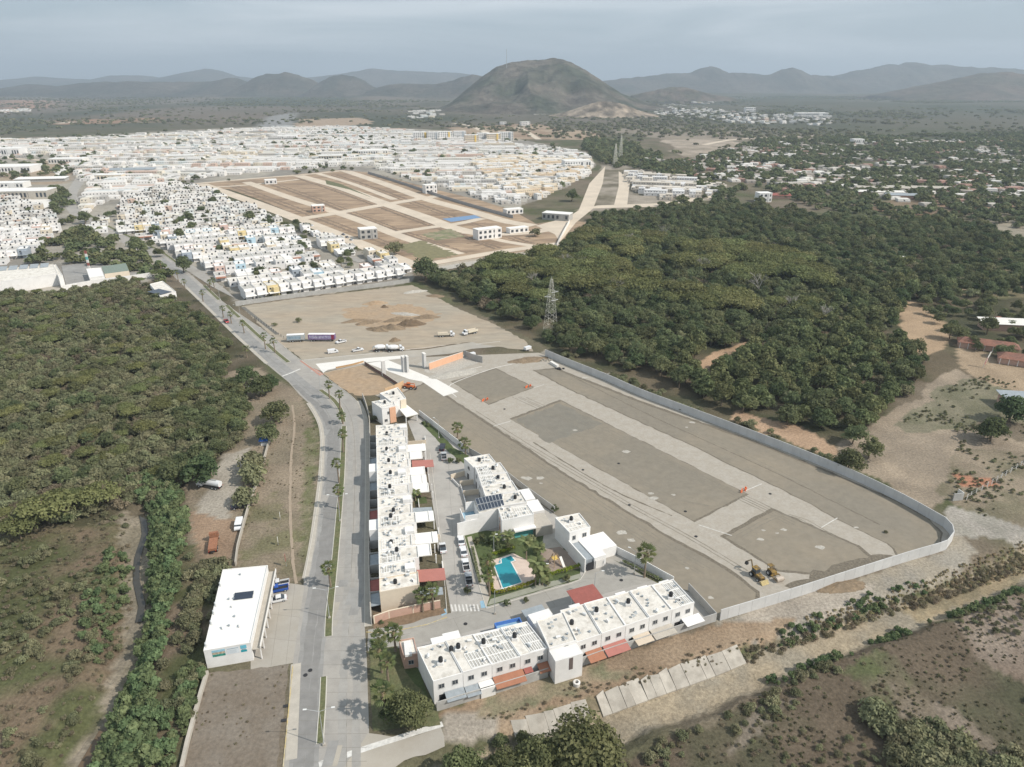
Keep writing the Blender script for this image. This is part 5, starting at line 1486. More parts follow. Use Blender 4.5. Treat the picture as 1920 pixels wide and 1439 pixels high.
# ---- row A, beside the main road. long axis runs away from the camera
HA = 6.0
A_nl, A_nr, A_fr, A_fl = [Vector(G(a, b, HA)) for a, b in [(712, 1113), (786, 1099), (760, 796), (705, 800)]]
NA = 17
ordn = ['nearest', 'second', 'third', 'fourth', 'fifth', 'sixth', 'seventh', 'eighth', 'ninth', 'tenth', 'eleventh', 'twelfth', 'thirteenth', 'fourteenth', 'fifteenth', 'sixteenth', 'farthest']
frontA = ['dark', 'red', 'garden', 'white', 'white', 'bed', 'white', 'dark', 'lawn', 'white', 'white', 'white', 'red', 'white', 'white', 'gap', 'gap']
wordA = {'dark': 'a shaded car port in front', 'red': 'a faded red car port roof', 'garden': 'a small planted front garden', 'white': 'a white car port roof', 'bed': 'a flower bed in front',
         'lawn': 'a green front lawn', 'gap': 'a plain paved front'}
for i in range(NA):
    t0, t1 = i / NA + 0.0008, (i + 1) / NA - 0.0008
    h_ = HA + (0.0, 0.3, 0.08, 0.42, 0.2, -0.1)[(i * 5) % 6]
    quad = [A_nl.lerp(A_fl, t0), A_nr.lerp(A_fr, t0), A_nr.lerp(A_fr, t1), A_nl.lerp(A_fl, t1)]
    cut = (0, .06, -.05, .1, 0, -.07, .03)[i % 7]
    quad = [quad[0], quad[1].lerp(quad[0], cut), quad[2].lerp(quad[3], cut), quad[3]]
    hs = House('%s terraced house of the roadside row, with %s' % (ordn[i], wordA[frontA[i]].replace('in front', '').strip()), quad, h_, px=False, seed=i, group='terraced houses beside the main road',
               wall=M_cream if i == 0 else None)
    if i in (2, 5, 8, 14): hs.ribs(0.08, 0.55, 0.05, 0.95, 7, 2)
    if i in (3, 9, 12): hs.ribs(0.1, 0.9, 0.1, 0.9, 10, 3, grey=False)
    if i in (1,): hs.ribs(0.06, 0.42, 0.4, 0.95, 5, 1)
    if i in (0, 2, 3, 5, 6, 8, 10, 11, 13, 15): hs.tank((0.40, .34, .46, .38)[i % 4], (.5, .3, .7)[i % 3], plinth=i % 3 > 0)
    if i % 5 == 3: hs.tank(0.36, 0.3, white=True, plinth=False)
    hs.clutter(9)
    if i % 3 == 1: hs.ext(1, 0.1, 0.55, -2.6, -0.2, h_ + .06, h_ + 1.1 + .1 * (i % 4), M_wall, 'stair_head')
    for t in (0.28, 0.72):
        hs.win(1, t, 4.4); hs.win(3, t, 4.4, 1.0, 1.0)
    hs.win(1, 0.3, 1.6, 1.4, 1.2); hs.door(1, 0.75)
    f = frontA[i]
    ed = 6.3
    if f == 'white':
        hs.ext(1, 0.0, 1.0, 0.02, ed - 1.2 * (i % 2), 2.75 + i * 0.02, 3.0 + i * 0.02, M_roofrib, 'carport_roof')
        hs.ext(1, 0.03, 0.10, ed - 0.3, ed, 0, 2.74, M_wall, 'carport_post'); hs.ext(1, 0.90, 0.97, ed - 0.3, ed, 0, 2.74, M_wall, 'carport_post')
        hs.ext(1, 0.03, 0.97, ed - 1.5, ed - 1.3, 3.0 + i * 0.01, 3.35, M_wall, 'roof_curb')
    elif f == 'red':
        hs.ext(1, 0.05, 1.0, 0.4, ed + 1.2, 2.7, 2.82, M_pinkroof, 'awning', zfar=2.5)
        for t in (0.08, 0.95):
            hs.ext(1, t, t + 0.02, ed + 0.9, ed + 1.0, 0, 2.3, M_galv, 'awning_post')
    elif f == 'dark':
        hs.ext(1, 0.05, 0.6, 0.1, ed - 0.5, 2.5, 2.6, M_greyroof, 'carport_roof', zfar=2.3)
    elif f == 'lawn':
        hs.ext(1, 0.05, 0.95, 2.6, 2.8, 0, 1.2, M_wall, 'garden_wall')
    if f in ('garden', 'bed', 'gap'):
        hs.ext(1, 0.0, 0.02, 0.1, ed, 0, 1.8, M_cream, 'garden_wall')
        hs.ext(1, 0.1, 0.9, ed - 0.2, ed, 0, 1.1, M_wall, 'front_wall')
    # back yards along the road wall
    hs.ext(3, 0.0, 0.03, 0.05, 2.7, 0, 2.6, M_greyblock, 'yard_wall')
    if i in (0, 3, 6, 10, 13): hs.ext(3, 0.08, 0.96, 0.05, 2.6, 2.3, 2.4, (M_redroof if i in (6,) else M_greyroof), 'yard_roof', zfar=2.1)
    if i in (1, 7): hs.ext(3, 0.08, 0.96, 0.05, 2.6, 2.3, 2.4, M_redroof, 'yard_roof', zfar=2.1)
    if i in (5, 11): hs.ext(3, 0.02, 0.98, 0.03, 2.5, 0, h_ - 0.3, M_wall, 'rear_room')

# back wall along the road
def wall_run(label, pts, h, m, w=0.2, px=True, step=3.0, name='wall', cap=None, post=None, group=None, pz=0.0, panelname='panel', gap=0.02, z0=0.0):
    line = [G(a, b, pz) for a, b in pts] if px else pts
    ln = resample(line, step)
    o = Vector(ln[0])
    r = thing(name, label, 'wall' if 'fence' not in name else 'fence', (o.x, o.y, 0), 0, group)
    for i in range(len(ln) - 1):
        a, b = Vector(ln[i]) - o, Vector(ln[i + 1]) - o
        d = (b - a).normalized(); q = Vector((-d.y, d.x)) * w / 2
        a2, b2 = a + d * gap, b - d * gap
        if i % 2 == 0 or True:
            hh = h if not hasattr(h, '__call__') else h(i / (len(ln) - 1))
            MB().prism([tuple(a2 - q), tuple(b2 - q), tuple(b2 + q), tuple(a2 + q)], z0, hh).out(panelname, m, r)
        if post:
            MB().box((a.x, a.y, (hh + 0.06) / 2), (0.26, w + 0.1, hh + 0.06), math.atan2(d.y, d.x)).out('post', post, r)
    if cap:
        mb = MB()
        A_, B_ = offset_line(ln, w / 2 + 0.04), offset_line(ln, -w / 2 - 0.04)
        for i in range(len(ln) - 1):
            mb.prism([(p[0] - o.x, p[1] - o.y) for p in (A_[i], A_[i + 1], B_[i + 1], B_[i])], h, h + 0.1)
        mb.out('coping', cap, r)
    return r
wall_run('grey back wall between the terraced row and the main road', [(697, 1172), (693, 1080), (693, 980), (694, 880), (694, 815), (692, 785), (684, 757), (680, 748)], 2.4, M_greyblock, step=6, gap=0.0, cap=M_side)
wall_run('low brick coloured wall at the street corner of the terraced row', [(702, 1170), (730, 1160), (775, 1150), (826, 1140)], 2.3, M_pink, step=5, post=M_cream, cap=M_cream, gap=0.0)
wall_run('long grey precast perimeter wall round the building site', [(1022, 668), (1080, 692), (1140, 716), (1200, 743), (1300, 781), (1400, 819), (1500, 858), (1600, 900), (1690, 944), (1740, 972), (1768, 988), (1781, 1002), (1784, 1015), (1772, 1031), (1700, 1053), (1600, 1085), (1480, 1124), (1349, 1164)], 3.3, M_precast, step=3.1, post=None, name='perimeter_wall', gap=0.03)
wall_run('white boundary wall between the compound and the site, upper stretch', [(786, 779), (812, 799), (850, 829), (878, 850)], 2.3, M_wall, step=7, gap=0.0)
wall_run('white boundary wall between the compound and the site, lower stretch', [(1150, 1036), (1190, 1056), (1240, 1084), (1262, 1096)], 2.4, M_wall, step=7, gap=0.0)
wall_run('grey boundary wall behind the middle row', [(880, 850), (930, 880), (985, 922), (1040, 962)], 2.2, M_greyblock, step=7, gap=0.0)
wall_run('bare grey yard wall along the track, left stretch', [(819, 1334), (870, 1318), (920, 1303), (975, 1286), (1028, 1269)], 2.5, M_greyblock, step=5, gap=0.02)
wall_run('bare grey yard wall along the track, right stretch', [(1082, 1252), (1150, 1228), (1220, 1205), (1290, 1182), (1342, 1165)], 2.5, M_greyblock, step=5, gap=0.02)
wall_run('grey and white end wall of the compound beside the site', [(1342, 1165), (1318, 1138), (1290, 1108)], 2.4, M_greyblock, step=5, gap=0.0)
wall_run('pale concrete wall between the dirt yard and the verge', [(507, 822), (497, 860), (484, 903), (470, 942), (458, 985), (446, 1030), (442, 1062)], 1.5, M_side, w=0.3, step=5, gap=0.0)
wall_run('pale concrete wall down the left side of the vacant lot', [(389, 1264), (378, 1300), (364, 1350), (352, 1395), (341, 1445)], 1.0, M_side, w=0.7, step=5, gap=0.0)

# ---- row C along the track at the bottom
FC0 = [(812, 1280), (1027, 1219), (988, 1169), (782, 1217)]
FC1 = [(1081, 1207), (1302, 1132), (1262, 1089), (1050, 1147)]
def rowC(quad, n, k0, seed, words):
    q = [G(a, b, 6.0) for a, b in quad]
    for i in range(n):
        h_ = 6.0 + (0.0, 0.14, 0.06, 0.2, 0.1)[i % 5]
        sl = lerp_quad(q, i / n + 0.0015, (i + 1) / n - 0.0015)
        hs = House(words[i], sl, h_, px=False, seed=seed + i, group='white houses along the dirt track')
        for t in (0.27, 0.73):
            hs.win(0, t, 4.45, 1.25, 1.25)
            hs.win(2, t, 4.4, 1.1, 1.0)
        hs.door(0, 0.3, 1.6, 2.1); hs.win(0, 0.75, 1.6, 1.3, 1.1)
        yield i, hs
W0 = ['white house at the left end of the row along the track', 'white house with a grey lean-to, second from the left along the track',
      'white house with bare ribbed roof and orange canopy over its yard', 'white house left of the tall blank tower house, ribbed roof']
for i, hs in rowC(FC0, 4, 0, 100, W0):
    hs.clutter(6)
    if i == 0:
        hs.tank(0.5, 0.42); hs.ext(0, 0.35, 1.0, 0.1, 2.6, 2.5, 2.6, M_greyroof, 'yard_roof', zfar=2.2)
    if i == 1:
        hs.tank(0.25, 0.66); hs.tank(0.02, 0.7, plinth=False)
        hs.ribs(0.35, 0.98, 0.05, 0.5, 6, 2); hs.ext(0, 0.02, 0.5, 0.1, 2.7, 2.3, 2.4, M_greyroof, 'yard_roof', zfar=2.0); hs.ext(0, 0.5, 1.0, 0.1, 2.2, 0, 2.5, M_wall, 'rear_room')
    if i == 2:
        hs.tank(0.12, 0.62); hs.ribs(0.02, 0.98, 0.02, 0.55, 9, 2); hs.ribs(0.02, 0.98, 0.6, 0.98, 9, 2)
        hs.ext(0, 0.0, 1.08, 0.1, 3.0, 2.75, 2.85, M_orangeroof, 'canopy', zfar=2.2)
    if i == 3:
        hs.tank(0.2, 0.55); hs.ribs(0.4, 0.98, 0.05, 0.9, 7, 3); hs.ribs(0.03, 0.35, 0.7, 0.98, 4, 2)
        hs.ext(0, 0.1, 0.4, 0.1, 1.4, 2.7, 2.8, M_redroof, 'canopy', zfar=2.5); hs.ext(0, 0.6, 1.0, 0.1, 2.2, 2.9, 3.0, M_orangeroof, 'canopy', zfar=2.2)
    # street-side extensions at the back
    if i == 0:
        hs.ext(2, 0.0, 0.45, 0.05, 2.6, 0, 5.6, M_wall, 'rear_room'); hs.ext(2, 0.5, 1.0, 2.4, 2.6, 0, 3.2, M_wall, 'front_wall')
    if i == 1:
        hs.ext(2, 0.4, 1.0, 0.05, 3.6, 0, 5.2, M_wall, 'front_room'); hs.ext(2, 0.05, 0.35, 2.2, 2.4, 0, 3, M_lblue, 'terrace_wall')
    if i == 2:
        hs.ext(2, 0.1, 0.95, 0.05, 3.2, 0, 2.6, M_redroof, 'front_terrace')
    if i == 3:
        for a_, b_, c_, d_ in ((0.0, 1.0, 4.8, 5.0), (0.0, 0.03, 0.05, 4.8), (0.97, 1.0, 0.05, 4.8)):
            hs.ext(2, a_, b_, c_, d_, 0, 3.6, M_blue, 'terrace_wall')
        hs.ext(2, 0.03, 0.97, 0.1, 4.8, 0, 2.7, M_lblue, 'terrace_floor')
W1 = ['white house right of the tower house with two black roof tanks', 'white house with a salmon red roof behind its yard wall', 'white house with a cream lean-to, middle of the right group along the track',
      'white house with a pale green yard roof along the track', 'white end house beside the building site wall, ribbed roof']
for i, hs in rowC(FC1, 5, 4, 120, W1):
    hs.clutter(7)
    if i == 0:
        hs.tank(0.18, 0.55, plinth=False); hs.ext(0, 0.35, 1.0, 0.1, 2.8, 2.6, 2.7, M_orangeroof, 'canopy', zfar=1.9)
    if i == 1:
        hs.tank(0.25, 0.62); hs.ext(0, 0.05, 1.0, 0.1, 2.8, 2.6, 2.7, M_pinkroof, 'canopy', zfar=1.9)
        hs.ext(2, 0.0, 1.2, 0.1, 7.0, 5.0, 5.15, M_redroof, 'carport_roof')
        for t in (0.04, 0.96): hs.ext(2, t, t + 0.02, 6.6, 6.8, 0, 5.0, M_wall, 'carport_post')
    if i == 2:
        hs.tank(0.6, 0.6); hs.ext(0, 0.3, 1.0, 0.1, 2.8, 2.4, 2.5, M_tancon, 'yard_roof', zfar=2.1)
    if i == 3:
        hs.ext(0, 0.05, 1.0, 0.1, 2.8, 2.4, 2.5, M_side, 'yard_roof', zfar=2.0)
    if i == 4:
        hs.tank(0.3, 0.4); hs.ribs(0.45, 0.97, 0.05, 0.95, 7, 3); hs.ext(0, 0.45, 1.25, 0.1, 2.6, 2.6, 2.75, M_wall, 'yard_roof', zfar=2.4)
    if i in (0, 2, 3, 4): hs.ext(2, 0.1, 0.55, 0.05, 1.2, 3.1, 5.9 - i * 0.05, M_wall, 'stair_head')
# tall blank tower house between the two groups
hs = House('tall blank white tower house between the two groups along the track', [(1030, 1218), (1081, 1203), (1056, 1150), (1006, 1166)], 6.9, pz=6.9, seed=140)
hs.ext(0, 0.5, 0.64, 3.2, 3.26, 2.9, 6.1, mat('brown_shutter', (0.14, 0.11, 0.10), 0.1, 1), 'tall_window')
hs.ext(0, 0.55, 0.7, 0.03, 0.08, 6.55, 6.6, M_dark, 'gap')
hs.ext(0, 0.0, 1.0, 0.02, 3.2, 0, 6.4, M_wall, 'stair_wall')
hs.clutter(8); hs.ext(2, 0.15, 0.95, 0.05, 5.4, 0, 4.4, M_wall, 'front_room')
hs.ext(2, 0.15, 0.95, 5.5, 9.0, 2.7, 2.85, M_greyroof, 'carport_roof')
# small shop with a tiled terrace: the guard house at the gate
hs = House('small white and grey guard house with a pitched slab roof at the compound entrance', [(757, 1232), (783, 1228), (776, 1198), (748, 1203)], 3.6, pz=3.6, name='guard_house', cat='guard house', seed=150, wall=M_pink)
hs.ext(0, 0.1, 0.6, -4.0, 0.3, 3.7, 4.3, M_wall, 'roof_slab'); hs.win(0, 0.5, 1.8, 1.2, 1.2)

# ---- row B, the middle group behind the pool
Bq = [([(888, 878), (929, 868), (917, 853), (870, 861)], 'white house nearest the two palms in the middle row'),
      ([(897, 893), (951, 887), (938, 869), (890, 876)], 'white house with a crusted ribbed roof, second in the middle row'),
      ([(903, 913), (958, 902), (951, 888), (897, 894)], 'white house with a black roof tank, third in the middle row'),
      ([(910, 932), (972, 922), (960, 903), (904, 914)], 'white house just above the solar panels'),
      ([(940, 951), (988, 943), (976, 923), (943, 928)], 'white house right of the solar panels with a round roof patch'),
      ([(941, 978), (1001, 966), (989, 948), (934, 955)], 'white house with a blank front facing the pool')]
for i, (q, lb) in enumerate(Bq):
    hs = House(lb, q, 6.2 + 0.07 * i, pz=6.2 + 0.07 * i, seed=200 + i, group='white houses of the middle row')
    hs.clutter(8)
    if i in (1, 2): hs.ribs(0.04, 0.5, 0.05, 0.95, 8, 3)
    if i == 5: hs.ribs(0.04, 0.45, 0.05, 0.6, 6, 2); hs.ribs(0.5, 0.96, 0.1, 0.9, 6, 2, grey=False)
    if i in (0, 1, 2, 3): hs.tank((0.45, 0.6, 0.62, 0.65)[i], 0.5, plinth=False)
    if i == 4: hs.tank(0.6, 0.5, plinth=False)
    hs.win(3, 0.5, 4.5, 1.3, 1.2); hs.door(3, 0.4)
    if i < 4:
        hs.ext(3, 0.0, 0.04, 0.05, 5, 0, 1.9, M_cream, 'garden_wall')
        hs.ext(3, 0.1, 0.9, 4.8, 5, 0, 1.0, M_wall, 'front_wall')
    if i == 5:
        hs.win(3, 0.5, 3.5, 1.4, 4.0, two=False, frame=M_peach, pane=M_orangeroof)
        hs.ext(0, 0.35, 1.02, 0.05, 1.6, 3.0, 3.4, M_wall, 'balcony'); hs.ext(0, 0.38, 0.98, 0.05, 0.1, 0.0, 2.9, M_teal, 'ground_floor_window')
        hs.ext(1, -0.3, 1.0, 0.1, 5.2, 0, 3.0, M_side, 'side_room')
    if i in (3, 4): hs.ext(1, 0.0, 1.0, 0.1, 5.5, 0, 2.9, M_wall, 'side_room')
# solar panel house
hs = House('white house with the large blue-black solar array', [(898, 963), (945, 952), (938, 930), (888, 940)], 6.4, pz=6.4, seed=220, parapet=0.0)
arr = hs
for r_i in range(2):
    for k in range(8):
        u, v = 0.05 + k * 0.124, 0.08 + r_i * 0.46
        P = [hs.at(u, v), hs.at(u + 0.114, v), hs.at(u + 0.114, v + 0.42), hs.at(u, v + 0.42)]
        zz = 6.6 + v * 0.7
        o = MB().prism([tuple(p) for p in P], [zz, zz, zz + 0.3, zz + 0.3], [zz + 0.06, zz + 0.06, zz + 0.36, zz + 0.36]).out('solar_panel', M_alu, hs.root)
        P2 = [hs.at(u + 0.006, v + 0.012), hs.at(u + 0.108, v + 0.012), hs.at(u + 0.108, v + 0.408), hs.at(u + 0.006, v + 0.408)]
        MB().prism([tuple(p) for p in P2], [zz + 0.03, zz + 0.03, zz + 0.33, zz + 0.33], [zz + 0.075, zz + 0.075, zz + 0.375, zz + 0.375]).out('solar_cells', M_solar, o)
hs.ext(3, 0.0, 1.0, 4.0, 4.2, 0, 4.6, M_wall, 'terrace_wall'); hs.ext(3, 0.97, 1.0, 0.05, 4.0, 0, 6.2, M_wall, 'terrace_wall')
hs.ext(3, 0.0, 0.97, 0.05, 4.0, 0, 3.0, M_lblue, 'terrace_floor'); hs.ext(0, -0.85, 0.0, -0.22, 0.0, 0, 4.7, M_wall, 'terrace_wall')
hs.ext(2, 0.0, 1.3, 0.05, 0.25, 0, 6.3, M_wall, 'screen_wall')

# ---- D, the villa by the end of the street
hs = House('white villa with a paved roof terrace beside the turning circle', [(1068, 1001), (1107, 990), (1086, 964), (1041, 973)], 6.6, pz=6.6, name='villa', seed=230)
hs.clutter(6); hs.tank(0.45, 0.6); hs.ribs(0.05, 0.95, 0.05, 0.5, 6, 2, grey=False)
hs.win(0, 0.22, 4.9, 1.0, 1.4); hs.win(0, 0.72, 4.9, 1.3, 1.3)
hs.ext(0, 0.0, 0.45, 0.05, 8.0, 0, 3.1, M_greyroof, 'roof_terrace'); hs.ext(0, 0.45, 1.0, 0.05, 8.5, 0, 3.4, M_wall, 'garage')
hs.ext(0, -0.05, 0.0, 0.0, 9.0, 0, 4.4, M_wall, 'side_wall'); hs.ext(0, 1.0, 1.75, -1.0, 6.0, 0, 3.3, M_wall, 'side_room')
hs.ext(0, 0.1, 0.42, 8.6, 8.7, 0, 2.5, M_dark, 'garage_door'); hs.ext(0, 0.5, 0.9, 8.6, 8.75, 0, 2.5, M_newslab, 'garage_door')

# ---- the far gate houses of row A
hs = House('white house with a salmon front at the top of the terraced row', [(716, 768), (741, 762), (736, 748), (697, 755)], 6.6, pz=6.6, name='corner_house', seed=240)
hs.win(0, 0.5, 4.6, 1.3, 1.2); hs.tank(0.5, 0.6, plinth=False); hs.clutter(6); hs.ribs(0.1, 0.9, 0.1, 0.9, 7, 3, grey=False)
hs.ext(0, 0.55, 1.0, 0.05, 0.3, 0.2, 6.5, M_peach, 'coloured_front'); hs.win(0, 0.25, 1.7)
hs = House('white house with a cream front behind the salmon fronted one', [(733, 754), (761, 748), (746, 728), (712, 739)], 6.9, pz=6.9, name='corner_house', seed=241)
hs.ext(0, 0.62, 1.0, 0.05, 0.3, 0.2, 6.8, M_cream, 'coloured_front'); hs.win(0, 0.8, 4.9, 1.3, 1.3); hs.tank(0.55, 0.6, plinth=False); hs.clutter(5)
hs = House('flat white car port roof on posts beside the corner house', [(761, 782), (784, 776), (762, 759), (745, 763)], 3.2, pz=3.2, name='carport', cat='car port', seed=242, z0=2.9, parapet=0.0, roof=M_roofrib)
for u, v in ((0.05, 0.06), (0.95, 0.06), (0.05, 0.94), (0.95, 0.94)):
    p = hs.at(u, v); MB().box((p.x, p.y, 1.45), (0.4, 0.4, 2.9)).out('post', M_wall, hs.root)

# ---- the white shop building on the west side
hs = House('long white shop building with a painted gable beside the forecourt', [(382, 1222), (470, 1207), (502, 1062), (418, 1070)], 4.9, pz=4.9, name='shop_building', cat='shop building', seed=250, parapet=0.3, roof=M_roofrib)
for k in range(5):
    hs.put(TANKW, 0.05, (0.05, 0.30, 0.42, 0.52, 0.78)[k], name='water_tank')
for k in range(8): hs.put(VENT if k % 3 else ACU, hs.rg.uniform(0.15, 0.8), hs.rg.uniform(0.08, 0.95))
for k in range(2):
    u, v = 0.40, 0.56 + 0.045 * k
    P = [hs.at(u, v), hs.at(u + 0.42, v), hs.at(u + 0.42, v + 0.035), hs.at(u, v + 0.035)]
    MB().prism([tuple(p) for p in P], [5.1, 5.1, 5.4, 5.4], [5.15, 5.15, 5.45, 5.45]).out('solar_panel', M_solar, hs.root)
hs.ext(1, 0.0, 1.0, 0.03, 1.9, 3.0, 3.15, M_side, 'walkway_roof'); hs.ext(1, 0.0, 1.0, 1.75, 1.95, 3.16, 3.9, M_newslab, 'balcony_rail')
for k in range(9):
    hs.ext(1, 0.03 + k * 0.115, 0.11 + k * 0.115, 0.02, 0.06, 0.2, 2.6, M_glass, 'shop_window')
    hs.ext(1, k * 0.12, k * 0.12 + 0.01, 1.7, 1.9, 0, 3.0, M_wall, 'post')
# printed gable
a_, b_, d_, n_ = hs.edge(0)
def gable(t0, t1, z0, z1, m, nm, dd=0.05):
    hs.ext(0, t0, t1, 0.02, dd, z0, z1, m, nm)
gable(0.16, 0.44, 2.9, 4.7, mat('mural_sky', (0.30, 0.52, 0.62), 0.15, 1.2), 'painted_sign')
gable(0.165, 0.435, 3.55, 4.1, mat('mural_beach', (0.45, 0.36, 0.26), 0.5, 2.5), 'painted_sign', 0.06)
gable(0.165, 0.435, 2.92, 3.5, mat('mural_water', (0.05, 0.26, 0.20), 0.6, 2.5), 'painted_sign', 0.06)
gable(0.47, 0.74, 3.0, 4.75, mat('sign_white', (0.66, 0.70, 0.72), 0.03, 1), 'painted_sign')
gable(0.49, 0.72, 4.35, 4.5, mat('sign_text_grey', (0.25, 0.32, 0.36), 0.3, 6), 'sign_lettering', 0.06)
for k in range(3): gable(0.49, 0.68, 3.9 - k * 0.28, 3.95 - k * 0.28, MATS['sign_text_grey'], 'sign_lettering', 0.06)
gable(0.77, 0.90, 3.9, 4.85, mat('sign_light_blue', (0.16, 0.48, 0.60), 0.1, 2), 'painted_sign')
gable(0.77, 0.90, 2.95, 3.5, mat('sign_teal', (0.02, 0.32, 0.38), 0.1, 2), 'painted_sign')
gable(0.79, 0.88, 3.6, 3.78, MATS['sign_text_grey'], 'sign_lettering', 0.06)

# ---- walls and gate piers of the building site entrance
wall_run('peach painted wall of the site court', [(805, 694), (830, 685), (868, 672)], 3.2, M_peach, step=4, name='entrance_wall', cap=M_newslab)
wall_run('grey return wall of the site court', [(870, 669), (886, 676), (905, 681)], 3.2, M_greyblock, step=6, name='entrance_wall', gap=0.0)
wall_run('peach wall stub beside the orange loader', [(722, 741), (740, 735), (757, 726)], 3.0, mat('tan_orange_wall', (0.58, 0.40, 0.24), 0.08, 1), step=4, name='entrance_wall', gap=0.02)
wall_run('dark brown retaining wall along the entrance drive', [(684, 684), (704, 697), (728, 712), (750, 727)], 1.6, mat('brown_wall', (0.20, 0.13, 0.11), 0.12, 1), step=5, name='entrance_wall', gap=0.0, cap=M_side)
wall_run('low orange wall beside the new pavement', [(630, 692), (660, 686), (682, 680)], 0.9, mat('ochre_wall', (0.45, 0.28, 0.14), 0.12, 1), step=5, name='entrance_wall', gap=0.0)
for (a, b, w_, d_, h_, lb) in ((720, 705, 1.6, 0.9, 7.0, 'single pale slab pier on the entrance drive'), (758, 697, 1.6, 2.6, 7.2, 'tall double pale pier in the middle of the entrance'),
                           (764, 698, 1.0, 2.2, 7.6, 'second half of the tall entrance pier'), (796, 690, 1.1, 2.4, 7.0, 'pale pier at the end of the peach wall')):
    X0, Y0 = G(a, b)
    o = thing('gate_pier', lb, 'pier', (X0, Y0, 0), 0.5)
    MB().box((0, 0, h_ / 2), (w_, d_, h_)).out('shaft', M_precast, o)
    MB().box((0, 0, h_ + 0.07), (w_ + 0.12, d_ + 0.12, 0.14)).out('cap', M_newslab, o)

# spray paint on the end of the yard wall
a0, a1 = Vector(G(1288, 1181.5)), Vector(G(1316, 1173))
d_ = (a1 - a0); n_ = Vector((d_.y, -d_.x)).normalized() * 0.13
gr = thing('graffiti', 'yellow green and blue spray paint on the grey yard wall', 'graffiti', (a0.x, a0.y, 0))
for k in range(7):
    p = d_ * (k / 7 + .02) + n_; q = d_ * (k / 7 + .13) + n_
    MB().prism([tuple(p), tuple(q), tuple(q + n_ * .1), tuple(p + n_ * .1)], 0.9 - .1 * (k % 2), 1.7 + .2 * (k % 3)).out('letter_shape', mat(('spray_green', 'spray_yellow', 'spray_blue')[k % 3], ((0.18, 0.42, 0.10), (0.55, 0.50, 0.12), (0.12, 0.28, 0.45))[k % 3], .3, 3), gr)
# ------------------------------------------------------------------ the town
WALLC = [(0.74, 0.71, 0.67)] * 12 + [(0.68, 0.62, 0.52), (0.66, 0.58, 0.46), (0.60, 0.46, 0.38), (0.62, 0.64, 0.62), (0.52, 0.48, 0.43), (0.70, 0.67, 0.60), (0.45, 0.43, 0.40), (0.6, 0.57, 0.52)]
TOWN = {}
def proto_house(style, storeys, colname, c, seed):
    """one house of the town standing at the origin, front facing -y"""
    g = random.Random(seed)
    m = mat('town_wall_' + colname, c, 0.05, 0.5, rand=0.06)
    w, d, h = 6.4, g.uniform(10, 12.5), 3.0 * storeys + 0.2
    P = []
    P.append(('wall', MB().box((0, 0, h / 2), (w, d, h)).mesh('wall', m)))
    mb = MB()
    for x0, y0, sx, sy in ((0, -d / 2 + .08, w, .16), (0, d / 2 - .08, w, .16), (-w / 2 + .08, 0, .16, d - .32), (w / 2 - .08, 0, .16, d - .32)):
        mb.box((x0, y0, h + 0.2), (sx, sy, 0.4))
    P.append(('parapet', mb.mesh('parapet', m)))
    P.append(('roof', MB().box((0, 0, h + 0.03), (w - 0.32, d - 0.32, 0.06)).mesh('roof', g.choice([M_roof, M_roof, M_roofgrey, M_roofrib]))))
    P.append(('front_bay', MB().box((g.choice([-1, 1]) * w * 0.22, -d / 2 - 1.2, (h - 0.7) / 2), (w * 0.5, 2.4, h - 0.7)).mesh('front_bay', m)))
    P.append(('car_port', MB().box((0, -d / 2 - 2.1, 2.6), (w - 0.2, 3.8, 0.18)).mesh('car_port', g.choice([M_roofrib, M_roofrib, M_greyroof, M_orangeroof] if style else [M_roofrib]))))
    wins = []
    for lv in range(storeys):
        for s in (-1, 1):
            wins.append((s * w * 0.24, -d / 2 - (2.41 if False else 0.02), 1.6 + 3 * lv))
    wm = MB().box((0, 0, 0), (1.05, 0.1, 1.05)).mesh('window', M_glass)
    return P, [(x_, -d / 2 - 0.03, z_) for x_, _, z_ in wins] + [(x_, d / 2 + 0.03, 4.6 if storeys > 1 else 1.6) for x_ in (-w * .24, w * .24)], wm, (g.uniform(-1.5, 1.5), g.uniform(-2, 3), h)
PROTOS = []
for k, (cn, c) in enumerate([('white', (0.76, 0.74, 0.72)), ('white', (0.76, 0.74, 0.72)), ('cream', (0.68, 0.60, 0.48)), ('white', (0.76, 0.74, 0.72)), ('pink', (0.62, 0.46, 0.40)), ('pale blue', (0.42, 0.55, 0.62)), ('yellow', (0.66, 0.54, 0.30)), ('white', (0.76, 0.74, 0.72)), ('slate', (0.34, 0.38, 0.42)), ('white', (0.76, 0.74, 0.72))]):
    PROTOS.append((cn, (1 if k in (1, 3, 7) else 2), proto_house(k % 3, 1 if k in (1, 3, 7) else 2, cn.replace(' ', '_'), c, 300 + k)))
TM = TANK
def town_house(k, x, y, rz, label, group):
    cn, st, (P, wins, wm, tk) = PROTOS[k]
    r = thing('town_house', label, 'house', (x, y, 0), rz, group)
    for nm, me in P: link(bpy.data.objects.new(nm, me), r)
    for wx, wy, wz in wins:
        o = link(bpy.data.objects.new('window', wm), r); o.location = (wx, wy, wz)
    o = link(bpy.data.objects.new('water_tank', TM), r); o.location = (tk[0], tk[1], tk[2] + 0.05)
    return r

